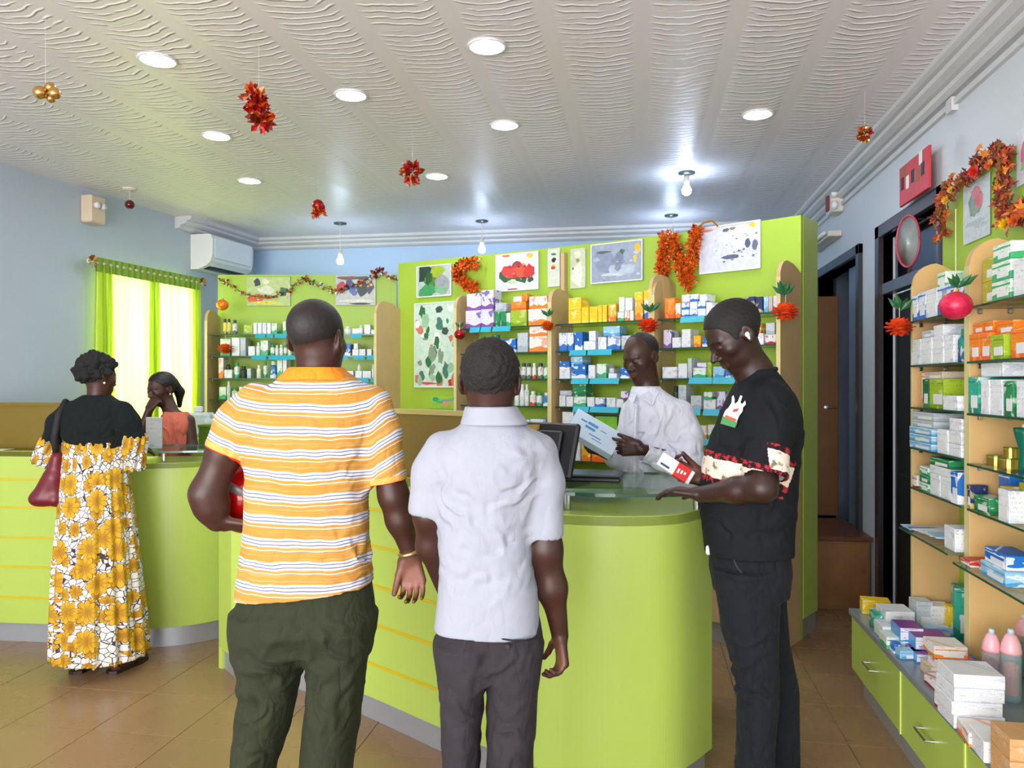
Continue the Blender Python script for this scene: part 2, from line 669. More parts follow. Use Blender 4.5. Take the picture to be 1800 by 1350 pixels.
# the gathered double-layer edges
for x0, x1, ph in ((0.05, 0.17, 2.0), (cwid * 0.49, cwid * 0.56, 0.5), (cwid - 0.09, cwid - 0.01, 1.0)):
    o = curtain_panel(x0, x1, ph); o.location = (0, -0.02, 0); o.name = 'gather'
n2 = MB()
vs = []; fs = []
for i in range(61):
    x = cwid * i / 60
    y = 0.006 * math.sin(i * 1.9)
    vs += [(x, -0.03 + y, 2.36), (x, -0.035 + y, 2.47), (x, 0.01, 2.48)]
for i in range(60):
    a = i * 3
    fs += [(a, a + 3, a + 4, a + 1), (a + 1, a + 4, a + 5, a + 2)]
n2.add(vs, fs).build('pelmet', plain('green_pelmet', (126, 160, 50), 0.8), ck)
MB().tube([(-0.06, -0.02, 2.43), (cwid + 0.05, -0.02, 2.43)], 0.014).build('rod', M_cream, ck)
for x in (-0.03, cwid + 0.02):
    b = MB()
    for k in range(9):
        a = k * 2 * math.pi / 9
        b.add([(x, -0.03, 2.43), (x + 0.05 * math.cos(a), -0.05, 2.43 + 0.05 * math.sin(a)), (x + 0.05 * math.cos(a + .5), -0.035, 2.43 + 0.05 * math.sin(a + .5))], [(0, 1, 2)])
    b.build('rosette', M_gold, ck)

# ------------------------------------------------------------------ wall fittings
# split air conditioner on the left wall
LFi = LF
ua0 = LF.u(335, 0)
ua1 = LF.u(446, -0.24)
ak = empty('air_conditioner', LF.p(ua0, 0, 2.56), LF.a, label='white split air conditioner high on the left wall near the corner', cat='air conditioner')
L_ = ua1 - ua0
prof = [(0, 0.0), (-0.08, 0.0), (-0.17, 0.03), (-0.215, 0.07), (-0.23, 0.13), (-0.235, 0.27), (-0.215, 0.31), (-0.19, 0.32), (0, 0.32)]
Mx = Matrix(((0, 0, 1, 0), (1, 0, 0, 0), (0, 1, 0, 0), (0, 0, 0, 1)))
MB().prism(prof, 0, L_, M=Mx).build('casing', M_white, ak)
MB().cbox(0.03, -0.2395, 0.10, L_ - 0.03, -0.233, 0.30, c=0.002).build('front_panel', plain('glossy_white_panel', (224, 230, 238), 0.15, var=0.0), ak)
MB().box(0.05, -0.165, 0.004, L_ - 0.05, -0.10, 0.028).build('air_outlet', M_black, ak)
MB().cbox(0.06, -0.20, 0.028, L_ - 0.06, -0.13, 0.034, c=0.002).build('louvre', M_white, ak)

# small junction box on the left wall
p = onleft(176, 366)
jb = empty('emergency_light', LF.p(LF.u(160, -.10), 0, 2.735), LF.a, label='cream wall box with two small lamps, high on the left wall', cat='light')
MB().cbox(0, -0.10, 0.0, 0.15, 0, 0.21, c=0.01).build('casing', plain('warm_cream_plastic', (216, 196, 170), 0.5), jb)
for k in (0.045, 0.105):
    MB().lathe([(0.0, 0), (0.022, 0), (0.026, 0.02), (0.02, 0.035), (0, 0.035)], 12, M=Matrix.Translation((k, -0.10, 0.13)) @ Matrix.Rotation(math.radians(90), 4, 'X')).build('lamp', M_white, jb, smooth=True)

# the back-right box, lamp batten and conduit drops on the right wall
RF = Fr((RW, 0), math.radians(-90))        # u runs towards the viewer (u = -y)


def rwall(px, py):
    return onx(px, py, RW)


q = rwall(1478, 355)
jb = empty('alarm_sounder', (RW, q.y + 0.09, q.z - 0.09), math.radians(-90), label='grey and red alarm box high on the right wall', cat='alarm')
MB().cbox(0, -0.09, 0, 0.19, 0, 0.2, c=0.01).build('casing', M_cream, jb)
MB().cbox(0.06, -0.105, 0.02, 0.13, -0.09, 0.17, c=0.004).build('front_panel', plain('dull_red', (120, 50, 50), 0.4), jb)
for k in (0.04, 0.13):
    MB().lathe([(0, 0), (0.03, 0), (0.035, 0.03), (0, 0.04)], 12, M=Matrix.Translation((0.22, -0.06, k)) @ Matrix.Rotation(math.radians(90), 4, 'X')).build('lamp', M_white, jb, smooth=True)
q = rwall(1458, 420)
bt = empty('batten_light', (RW, q.y + 0.35, q.z - 0.05), math.radians(-90), label='unlit batten lamp fixed to the wall above the open doorway', cat='light')
MB().cbox(0, -0.10, 0, 0.75, 0, 0.045, c=0.006).build('housing', M_cream, bt)
MB().tube([(0.03, -0.12, 0.03), (0.72, -0.12, 0.03)], 0.015).build('tube', M_white, bt, smooth=True)

# red hanging sign with pale and dark marks
q0, q1 = onx(1581, 360, RW - .06), onx(1632, 320, RW - .06)
sg = empty('red_sign', (RW - 0.045, q0.y, 2.50), math.radians(-90), label='red printed sign plate hung above the dark doorway', cat='sign')
Ls = q0.y - q1.y
M_red = plain('sign_red', (196, 52, 62), 0.4, var=0.1, scale=30)
MB().cbox(0, -0.015, 0.0, Ls, 0, 0.22, c=0.003).build('plate', M_red, sg)
for k, (x, z, c) in enumerate(((.12, .55, 0), (.3, .5, 1), (.48, .55, 0), (.66, .5, 2), (.82, .55, 0), (.2, .82, 2), (.75, .85, 1))):
    MB().box(x * Ls - 0.022, -0.0165, z * 0.22 - 0.035, x * Ls + 0.022, -0.015, z * 0.22 + 0.035).build('printed_mark', (M_black, M_white, M_gold)[c], sg)
# the oval clear bell below it with a red rim
q = onx(1596, 424, RW - .12)
ov = empty('oval_mirror', q, math.radians(-62), label='oval clear mirror with pink rim tilted above the dark doorway', cat='mirror')
pts = [(0.075 * math.cos(t), 0, 0.135 * math.sin(t)) for t in [2 * math.pi * k / 32 for k in range(33)]]
MB().tube(pts, 0.006, 8).build('rim', plain('pink_rim', (176, 60, 84), 0.35), ov, smooth=True)
MB().lathe([(0, -0.02), (0.04, -0.016), (0.074, 0)], 28, M=Matrix.Rotation(math.radians(90), 4, 'X') @ Matrix.Diagonal((1, 1.8, 1, 1))).build('mirror_face', plain('grey_mirror', (170, 184, 180), 0.3, 0.1, var=0.15, scale=12), ov, smooth=True)

MB().tube([(0, .02, .12), (0, .06, .12), (.02, .10, .12)], .005, 6).build('wall_bracket', M_chrome, ov)

# downlights
M_led = emit('led_white', (232, 240, 255), 110)
DL = [(277, 104), (856, 80), (617, 166), (887, 219), (1332, 200), (381, 238), (768, 309), (439, 317)]
dnames = ['large round downlight nearest the left, above the yellow-striped shirt', 'round downlight at the top centre of the ceiling',
          'small round downlight between the two centre rows, right of the long red tinsel', 'round downlight in the middle of the ceiling, above the white polo shirt',
          'round downlight alone near the right cornice', 'round downlight left of the long red tinsel', 'small downlight beside the round red tinsel ball',
          'smallest downlight above the air conditioner side']
dl0 = None
for (px, py), nm in zip(DL, dnames):
    p = atz(px, py, CH)
    if dl0 is None:
        dl0 = empty('downlight', (p.x, p.y, CH))
        r_ = [MB().lathe([(0.082, 0), (0.088, -0.004), (0.084, -0.009), (0.074, -0.009), (0.074, -0.002), (0.082, 0)], 28).build('trim_ring', M_white, dl0, smooth=True),
              MB().lathe([(0, -0.0035), (0.0745, -0.0035), (0.0745, -0.006), (0, -0.0065)], 28).build('diffuser', M_led, dl0, smooth=True)]
        k = dl0
    else:
        k = dl0.copy(); C.objects.link(k)
        for c in r_:
            cc = c.copy(); C.objects.link(cc); cc.parent = k
        k.location = (p.x, p.y, CH)
    tag(k, nm, 'light', 'round ceiling downlights')

# hanging bulbs
M_bulb = emit('bulb_white', (200, 222, 255), 130)
BL = [(598, 392, 458, 'hanging bulb on a cord left of the centre, above the striped shirt'), (847, 388, 438, 'hanging bulb on a cord above the melon picture'),
      (1207, 303, 334, 'bare bulb on a short holder near the right of the ceiling'), (1180, 378, 420, 'bulb holder half hidden behind the green shelving top')]
for px, py, pb, nm in BL:
    p = atz(px, py, CH)
    Z = (CH - EYE) * F / (675 - py)
    zb = EYE + (675 - pb) * Z / F - CH        # centre of the bulb below the ceiling
    k = empty('hanging_bulb', (p.x, p.y, CH), label=nm, cat='light', group='bare ceiling bulbs')
    MB().lathe([(0, 0), (0.06, 0), (0.058, -0.012), (0.02, -0.02), (0, -0.02)], 20).build('ceiling_rose', plain('rose_metal', (110, 118, 116), 0.3, 0.7), k, smooth=True)
    if zb < -0.2:
        MB().tube([(0, 0, -0.02), (0, 0, zb + 0.10)], 0.004, 6).build('cord', M_white, k)
    MB().lathe([(0, zb + 0.10), (0.018, zb + 0.10), (0.020, zb + 0.06), (0.016, zb + 0.035), (0, zb + 0.035)], 14).build('holder', M_cream, k, smooth=True)
    MB().lathe([(0, zb + 0.04), (0.014, zb + 0.04), (0.024, zb + 0.02), (0.034, zb), (0.030, zb - 0.022), (0.014, zb - 0.036), (0, zb - 0.038)], 18).build('bulb', M_bulb, k, smooth=True)

# detector dome on the far left of the ceiling with its hanging red bauble
p = atz(228, 331, CH)
k = empty('hanging_bauble', (p.x, p.y, CH), label='dark red bauble hanging from the ceiling by the left wall', cat='ornament')
MB().lathe([(0, 0), (0.055, 0), (0.05, -0.012), (0, -0.016)], 18).build('ceiling_plate', M_cream, k, smooth=True)
MB().tube([(0, 0, -0.01), (0, 0, -0.09)], 0.002, 5).build('thread', M_cream, k)
MB().lathe([(0.035 * math.sin(t), -0.125 - 0.035 * math.cos(t)) for t in [math.pi * i / 12 for i in range(13)]][::-1], 18).build('ball', plain('dark_red_gloss', (84, 18, 24), 0.15), k, smooth=True)
# ------------------------------------------------------------------ shelving
HS = [1.91, 1.725, 1.535, 1.345, 1.165, 0.98]        # shelf heights of the island and back units


def shelving(F_, W, name, label, hs, H=2.49, zb=0.0, D=0.25, upr=(True, True), uh=2.16, uD=0.30, strips=(), back=M_greend, bt=0.03, clips=True,
             cat='shelving', proud=0.0, edge=M_beech, side=M_tan, group=None):
    """board, side uprights with rounded tops, glass shelves and price strips, one thing"""
    k = empty(name, F_.p(0, 0, 0), F_.a, label=label, cat=cat, group=group)
    MB().box(0, 0, zb, W, bt, H).build('back_board', back, k)
    for i, on in enumerate(upr):
        if not on:
            continue
        x0 = 0.0 if i == 0 else W - 0.022
        r = 0.10
        prof = [(-0.0, zb), (-uD, zb), (-uD, uh - r)]
        for t in range(1, 7):
            a = math.pi - t * math.pi / 12
            prof.append((-uD + r + r * math.cos(a), uh - r + r * math.sin(a)))
        prof += [(-uD * 0.35, uh - 0.01), (0, uh - 0.05)]
        prof = [(b_, a_) for b_, a_ in prof]
        # prism in (y,z), extruded along x
        Mx = Matrix(((0, 0, 1, x0), (1, 0, 0, 0), (0, 1, 0, 0), (0, 0, 0, 1)))
        m = MB().prism(prof, 0, 0.022, M=Mx)
        m.build('side_panel', side, k)
        eb = MB()
        eb.box(x0 - 0.001, -uD - 0.002, zb, x0 + 0.023, -uD, uh - r)
        eb.build('edge_band', edge, k)
    cb_ = MB()
    for j, h in enumerate(hs):
        x0, x1 = 0.024, W - 0.024
        d = D + (proud if j == len(hs) - 1 else 0)
        g = MB().box(x0, -d, h - 0.008, x1, -0.002, h)
        o = g.build('glass_shelf', M_glass, k)
        MB().box(x0, -d - 0.0015, h - 0.008, x1, -d, h).build('glass_edge', M_glassedge, o)
        if clips:
            for x in (x0, x1 - 0.012):
                for y in (-d * 0.8, -0.06):
                    cb_.cbox(x, y - 0.008, h - 0.026, x + 0.012, y + 0.008, h - 0.009, c=0.002)
    if hs:
        cb_.build('shelf_clips', M_chrome, k)['kind'] = 'stuff'
    for (j, x0, x1) in strips:
        h = hs[j]
        MB().add([(x0, -D - 0.006, h + 0.004), (x1, -D - 0.006, h + 0.004), (x1, -D - 0.02, h - 0.034), (x0, -D - 0.02, h - 0.034),
                  (x0, -D - 0.003, h + 0.004), (x1, -D - 0.003, h + 0.004), (x1, -D - 0.017, h - 0.034), (x0, -D - 0.017, h - 0.034)],
                 [(0, 3, 2, 1), (4, 5, 6, 7), (0, 1, 5, 4), (1, 2, 6, 5), (2, 3, 7, 6), (3, 0, 4, 7)]).build('price_strip', M_cyan, k)
    return k


def fr_from(P0, P1):
    d = P1 - P0
    return Fr((P0.x, P0.y), math.atan2(d.y, d.x)), d.length


TOPH = 2.49


def ptop(px, py):
    r = at(px, py, (TOPH - EYE) * F / (675 - py))
    return Vector((r.x, r.y, 0))


PT = [ptop(700, 463), ptop(838, 449.3), ptop(1003, 432), ptop(1183, 411), ptop(1408, 378)]
FB = []
for a, b_ in zip(PT[:-1], PT[1:]):
    FB.append(fr_from(a, b_))


def strips_px(F_, D, rows):
    return [(j, F_.u(a, -D - 0.012), F_.u(b_, -D - 0.012)) for j, a, b_ in rows]


# island bays
F0, W0 = FB[0]
F1, W1 = FB[1]
F2, W2 = FB[2]
F3, W3 = FB[3]
U0 = shelving(F0, W0, 'display_board', 'lime green display board with one small and one tall picture', [], upr=(True, False), zb=0.0, back=M_greend, cat='display board')
U1 = shelving(F1, W1, 'shelving_unit', 'lime shelving bay with glass shelves under the melon picture', HS, upr=(True, True), group='curved run of pharmacy shelving',
              strips=strips_px(F1, 0.25, [(0, 826, 843), (0, 845, 863), (0, 866, 897)]))
U2 = shelving(F2, W2, 'shelving_unit', 'lime shelving bay with glass shelves under the grey picture', HS, upr=(True, True), group='curved run of pharmacy shelving',
              strips=strips_px(F2, 0.25, [(1, 1001, 1030), (1, 1033, 1075), (2, 1004, 1034), (2, 1037, 1088), (3, 1007, 1035), (3, 1037, 1087), (4, 1005, 1060)]))
U3 = shelving(F3, W3, 'shelving_unit', 'lime shelving bay at the tall end, under the white chart', HS, upr=(True, True), group='curved run of pharmacy shelving', uh=2.2,
              strips=strips_px(F3, 0.25, [(0, 1196, 1238), (2, 1211, 1252), (2, 1253, 1294), (3, 1218, 1231), (3, 1236, 1264), (4, 1232, 1262)]))
# the solid green end pillar
ek = empty('end_pillar', F3.p(W3 - 0.10, 0.031, 0), F3.a, label='solid lime green end pillar closing the curved shelving', cat='pillar')
MB().cbox(0, 0, 0.115, 0.102, 0.23, TOPH, c=0.003).build('casing', M_green, ek)
MB().box(0.0, 0.0, 0, 0.092, 0.22, 0.115).build('plinth', M_steel, ek)

# low base cabinets with a grey ledge along the island
for i, (F_, W_, nm) in enumerate(((F1, W1, 'below the melon picture'), (F2, W2, 'below the grey picture'), (F3, W3, 'below the white chart'))):
    wv = W_ - (0.02 if i == 2 else 0)
    k = empty('base_cabinet', F_.p(0, 0, 0), F_.a, label='low lime base cabinet with grey ledge, ' + nm, cat='cabinet', group='base cabinets of the curved run')
    MB().box(0.005, -0.38, 0.115, wv - 0.005, -0.305, 0.445).build('body', M_green, k)
    MB().cbox(0, -0.42, 0.445, wv, -0.303, 0.48).build('ledge', M_grey, k)
    MB().box(0.0, -0.36, 0, wv, -0.31, 0.115).build('plinth', M_steel, k)
    nd = 2
    for j in range(nd):
        a = 0.01 + (wv - 0.02) * j / nd
        b_ = 0.01 + (wv - 0.02) * (j + 1) / nd - 0.012
        d = MB().cbox(a, -0.398, 0.125, b_, -0.38, 0.435, c=0.003).build('drawer', M_green if not (i == 2 and j == 1) else M_tan, k)
        MB().tube([(0.5 * (a + b_) - 0.06, -0.398, 0.32), (0.5 * (a + b_) - 0.06, -0.425, 0.32), (0.5 * (a + b_) + 0.06, -0.425, 0.32), (0.5 * (a + b_) + 0.06, -0.398, 0.32)], 0.004, 6).build('handle', M_chrome, d)

# the flat unit in the far left corner
PL0, PL1 = c2w((383 - 900) / F * 6.96, 6.96, 0), c2w((697 - 900) / F * 6.96, 6.96, 0)
FL, WL = fr_from(PL0, PL1)
UL = shelving(FL, WL, 'shelving_unit', 'lime shelving with glass shelves and tinsel along its top, far left corner', [1.935, 1.745, 1.55, 1.365, 1.18], H=2.49, uh=2.15, D=0.26,
              upr=(True, False), strips=strips_px(FL, 0.26, [(0, 449, 466), (0, 469, 480), (0, 483, 512), (0, 616, 636), (1, 442, 468), (1, 472, 520), (1, 604, 612), (1, 622, 641), (1, 645, 659), (2, 627, 648), (2, 651, 662)]))
# its broad right upright
dx = FL.u(688, -0.15)
MB().cbox(dx - 0.065, -0.32, 0, dx + 0.075, 0.0, 2.17, c=0.02).build('broad_upright', M_tan, UL)
MB().box(dx - 0.077, -0.325, 0, dx - 0.065, -0.28, 2.15).build('edge_band', M_beech, UL)

# ------------------------------------------------------------------ right wall unit
XB = 1.42      # green board plane
FR = Fr((XB, 3.80), math.radians(-90))      # u = 3.80 - y
HR = [1.785, 1.585, 1.395, 1.212, 1.03, 0.845]
R1 = shelving(FR, 0.618, 'shelving_unit', 'right wall shelving bay nearest the dark doorway', HR, H=2.42, zb=0.404, D=0.205, uD=0.195, uh=2.05, group='right wall shelving',
              side=plain('warm_beech', (208, 168, 112), 0.45, var=0.05), proud=0.05)
HR2 = [1.79, 1.585, 1.39, 1.2, 1.03, 0.825]
MB().box(-0.17, 0, 0.42, 0, 0.03, 2.42).build('side_board', M_greend, R1)
FR2 = Fr((XB, 3.18), math.radians(-90))
R2 = shelving(FR2, 1.0, 'shelving_unit', 'right wall shelving bay at the edge of the picture', HR2, H=2.42, zb=0.404, D=0.205, uD=0.195, uh=2.05, group='right wall shelving',
              side=plain('warm_beech_b', (208, 168, 112), 0.45, var=0.05), proud=0.05)
for k, W_ in ((R1, 0.618), (R2, 1.0)):
    MB().box(0, 0.03, 0.42, W_, 0.075, 2.42).build('wall_spacer', M_white, k)
    hb = MB()
    for i, y in enumerate((-0.04, -0.16)):
        for z in range(14):
            hb.lathe([(0, 0), (0.0028, 0), (0.0028, 0.0012), (0, 0.0012)], 6, M=Matrix.Translation((0, y, 0.52 + z * 0.11)) @ Matrix.Rotation(math.radians(-90), 4, 'Y'))
    hb.build('peg_holes', M_black, k)['kind'] = 'stuff'

# low drawer counter below
yfar = 3.99
lc = empty('drawer_counter', (1.0, yfar, 0), math.radians(-90), label='long low lime drawer counter with grey top along the right wall', cat='counter')
LC = 2.73     # length towards the viewer; u = yfar - y
# v is towards the wall
MB().box(0.02, 0.03, 0.11, LC, 0.415, 0.372).build('body', M_green, lc)
MB().cbox(0, 0.0, 0.372, LC, 0.418, 0.402, c=0.003).build('worktop', plain('grey_laminate_top', (128, 136, 142), 0.25, var=0.04), lc)
MB().box(0.07, 0.05, 0, LC - 0.05, 0.41, 0.11).build('plinth', M_steel, lc)
us = [0.02]
for px_ in (1593, 1712):
    pass
p1_ = onx(1593, 1200, 1.03); p2_ = onx(1709, 1330, 1.03)
cuts = [0.02, yfar - p1_.y, yfar - p2_.y]
step = cuts[2] - cuts[1]
while cuts[-1] < LC - 0.2:
    cuts.append(cuts[-1] + step)
for a, b_ in zip(cuts[:-1], cuts[1:]):
    b_ = min(b_, LC)
    d = MB().cbox(a + 0.004, 0.008, 0.118, b_ - 0.004, 0.03, 0.366, c=0.002).build('drawer', M_green, lc)
    m_ = 0.5 * (a + b_)
    MB().tube([(m_ - 0.055, 0.008, 0.25), (m_ - 0.055, -0.022, 0.25), (m_ + 0.055, -0.022, 0.25), (m_ + 0.055, 0.008, 0.25)], 0.0045, 8).build('handle', M_chrome, d)
    MB().box(b_ - 0.002, 0.004, 0.118, b_ + 0.010, 0.012, 0.366).build('edge_strip', plain('pale_lime_edge', (206, 228, 110), 0.4, var=0), d)

# ------------------------------------------------------------------ main curved counter


def catmull(P, n=6):
    out = []
    for i in range(len(P) - 1):
        p0 = P[max(i - 1, 0)]; p1 = P[i]; p2 = P[i + 1]; p3 = P[min(i + 2, len(P) - 1)]
        for j in range(n):
            t = j / n
            out.append(tuple(0.5 * ((2 * b) + (-a + c) * t + (2 * a - 5 * b + 4 * c - d) * t * t + (-a + 3 * b - 3 * c + d) * t * t * t) for a, b, c, d in zip(p0, p1, p2, p3)))
    out.append(tuple(P[-1]))
    return out


def plan(P):
    r = [c2w(x, z, 0) for x, z in P]
    return [(v.x, v.y) for v in r]


def inset(path, t):
    P = [Vector((p[0], p[1], 0)) for p in path]
    o_ = []
    for i, p in enumerate(P):
        d = P[min(i + 1, len(P) - 1)] - P[max(i - 1, 0)]
        d.normalize()
        q = p + Vector((-d.y, d.x, 0)) * t
        o_.append((q.x, q.y))
    return o_


MAIN = [(-1.43, 3.91), (-1.05, 3.74), (-0.685, 3.45), (-0.284, 3.09), (-0.02, 2.86)]
POD = [(-0.02, 2.86), (0.09, 2.775), (0.26, 2.715), (0.44, 2.70), (0.60, 2.75), (0.76, 2.92)]
full = catmull(MAIN + POD[1:], 14)
nmain = 4 * 14
pm = plan(full[:nmain + 1])
pp = plan(full[nmain:])
mk = empty('service_counter', (pm[0][0], pm[0][1], 0), label='large lime green curved service counter with grey plinth behind the customers', cat='counter')
O_ = Matrix.Translation((-pm[0][0], -pm[0][1], 0))
MB().wall(pm, 0.03, 0.115, 1.105, M=O_).build('front_panel', M_green, mk)
MB().wall(pp, 0.03, 0.115, 1.035, M=O_).build('curved_front', M_green, mk, smooth=False)
MB().wall(inset(plan(full), 0.03), 0.03, 0.0, 0.115, M=O_).build('plinth', M_steel, mk)
for z in (0.948, 0.786, 0.612, 0.442, 0.265):
    MB().wall(inset(pm[4:], -0.0035), 0.004, z - 0.006, z + 0.006, M=O_).build('yellow_inlay', M_yel, mk)
# left end cap
e0 = plan([(-1.55, 4.06), (-1.43, 3.91)])
MB().wall(e0, 0.03, 0.115, 1.105, M=O_).build('end_panel', M_green, mk)
MB().wall(inset(e0, 0.02), 0.03, 0.0, 0.115, M=O_).build('plinth', M_steel, mk)
e2 = plan([(-1.55, 4.06), (-1.2, 4.5)])
MB().wall(e2[::-1], 0.03, 0.0, 1.105, M=O_).build('end_panel', M_green, mk)
# worktops: behind the raised screen, and inside the pod
inner = inset(pm, 0.55)
MB().prism(pm + inner[::-1], 1.07, 1.103, M=O_).build('worktop', M_olive, mk)
pc = c2w(0.42, 3.22, 0)
podpoly = pp + [(c2w(0.80, 3.2, 0).x, c2w(0.80, 3.2, 0).y), (c2w(0.62, 3.42, 0).x, c2w(0.62, 3.42, 0).y), (c2w(0.1, 3.42, 0).x, c2w(0.1, 3.42, 0).y)]
MB().prism(podpoly, 1.0, 1.033, M=O_).build('pod_worktop', M_green, mk)
# raised olive screen with a light top rail
scr = inset(pm[7:], 0.04)
MB().wall(scr, 0.02, 1.105, 1.372, M=O_).build('raised_screen', M_olive, mk)
MB().wall(inset(pm[7:], 0.03), 0.045, 1.372, 1.392, M=O_).build('screen_rail', plain('pale_olive_rail', (176, 164, 92), 0.3, var=0.04), mk)
sc2 = plan([(-0.05, 2.94), (0.10, 3.02), (0.20, 3.12)])
MB().wall(sc2, 0.02, 1.035, 1.34, M=O_).build('raised_screen', plain('light_brown_screen', (178, 140, 66), 0.4), mk)
# glass disc of the pod on chrome stand-offs
gl = []
for i in range(40):
    t = 2 * math.pi * i / 40
    q = c2w(0.44 + 0.47 * math.cos(t), 3.07 + 0.35 * math.sin(t), 0)
    gl.append((q.x, q.y))
g = MB().prism(gl, 1.098, 1.110, M=O_).build('glass_top', M_glass, mk)
MB().wall(gl + gl[:1], -0.0015, 1.098, 1.110, M=O_).build('glass_edge', M_glassedge, g)
for (px_, py_) in ((997, 884), (1225, 884)):
    q = at(px_, py_, 2.86)
    MB().lathe([(0, 1.035), (0.015, 1.035), (0.015, 1.098), (0, 1.098)], 14, M=O_ @ Matrix.Translation((q.x, q.y, 0))).build('stand_off', M_chrome, g, smooth=False)

# ------------------------------------------------------------------ left counter
LM = [(-4.05, 4.72), (-3.4, 4.52), (-2.97, 4.46), (-2.62, 4.42)]
LP = [(-2.62, 4.42), (-2.35, 4.36), (-2.05, 4.345), (-1.80, 4.44), (-1.62, 4.66), (-1.58, 4.95)]
fl_ = catmull(LM + LP[1:], 14)
lm = plan(fl_[:43]); lp = plan(fl_[42:])
k = empty('left_counter', (lm[-1][0], lm[-1][1], 0), label='lime green curved counter with yellow inlays behind the woman in the floral dress', cat='counter')
O2 = Matrix.Translation((-lm[-1][0], -lm[-1][1], 0))
MB().wall(lm, 0.03, 0.115, 1.112, M=O2).build('front_panel', M_green, k)
MB().wall(lp, 0.03, 0.115, 1.05, M=O2).build('curved_front', M_green, k)
MB().wall(inset(plan(fl_), 0.03), 0.03, 0, 0.115, M=O2).build('plinth', M_steel, k)
for z in (0.948, 0.786, 0.612, 0.442, 0.265):
    MB().wall(inset(lm, -0.0035), 0.004, z - 0.006, z + 0.006, M=O2).build('yellow_inlay', M_yel, k)
MB().prism(lm + inset(lm, 0.45)[::-1], 1.08, 1.110, M=O2).build('worktop', M_olive, k)
q1 = [c2w(-1.60, 4.84, 0), c2w(-2.62, 4.78, 0)]
MB().prism(lp + [(v.x, v.y) for v in q1], 1.02, 1.048, M=O2).build('pod_worktop', M_green, k)
MB().wall(inset(lm, 0.16), 0.02, 1.112, 1.37, M=O2).build('raised_screen', M_olive, k)
MB().wall(inset(lm, 0.15), 0.045, 1.37, 1.388, M=O2).build('screen_rail', M_olive, k)
gl = []
for i in range(36):
    t = 2 * math.pi * i / 36
    q = c2w(-2.05 + 0.48 * math.cos(t), 4.63 + 0.24 * math.sin(t), 0)
    gl.append((q.x, q.y))
g = MB().prism(gl, 1.105, 1.117, M=O2).build('glass_top', M_glass, k)
MB().wall(gl + gl[:1], -0.0015, 1.105, 1.117, M=O2).build('glass_edge', plain('pale_glass_edge', (150, 178, 170), 0.15), g)
for (X_, Z_) in ((-2.02, 4.46), (-2.40, 4.62), (-1.70, 4.62)):
    q = c2w(X_, Z_, 0)
    MB().lathe([(0, 1.05), (0.014, 1.05), (0.014, 1.105), (0, 1.105)], 14, M=O2 @ Matrix.Translation((q.x, q.y, 0))).build('stand_off', M_chrome, g)
# ------------------------------------------------------------------ goods on the shelves


def carton_mat(name, base, c2, c3, band=0.3, logo=0.5, ink=(60, 66, 80), busy=0.38):
    n = NT('carton_' + name, 0.42, 0)
    g = n.xyz(n.coord('Generated'))
    r = n.n('ShaderNodeObjectInfo').outputs['Random']
    nm = n.n('ShaderNodeNewGeometry').outputs['Normal']
    u = n.math('ADD', g[0], n.math('MULTIPLY', g[1], 0.8))
    ru = n.math('ADD', u, n.math('MULTIPLY', r, 7.0))
    top = n.ramp(g[2], 0.985, 0.995)
    # lower colour band with a wavy edge
    wv = n.math('MULTIPLY', n.math('SINE', n.math('MULTIPLY', ru, 7.0)), 0.06)
    m = n.math('LESS_THAN', n.math('ADD', g[2], wv), band)
    c = n.mix(m, base, c2)
    # a blot of second colour, different on each pack
    nz = n.noise(n.comb(ru, g[2], r), 2.6, 1.0)
    c = n.mix(n.math('MULTIPLY', n.ramp(nz, 0.58, 0.64), logo), c, c3)
    if name == 'pv':
        c = n.mix(n.ramp(n.xyz(nm)[2], .8, .9), c, (132, 62, 146))
        c = n.mix(n.math('MULTIPLY', n.math('LESS_THAN', n.xyz(nm)[0], -.6), .9), c, (40, 140, 206))
    # rows of small printed words
    rows = n.math('FRACT', n.math('MULTIPLY', g[2], 7.0))
    inrow = n.math('MULTIPLY', n.math('GREATER_THAN', rows, 0.35), n.math('LESS_THAN', rows, 0.7))
    wn = n.noise(n.comb(n.math('MULTIPLY', ru, 9.0), n.math('MULTIPLY', n.math('FLOOR', n.math('MULTIPLY', g[2], 7.0)), 3.7), 0), 3.0, 3.0)
    t = n.math('MULTIPLY', inrow, n.ramp(wn, 0.54, 0.6))
    c = n.mix(n.math('MULTIPLY', t, busy), c, ink)
    n.col(c)
    return n.m


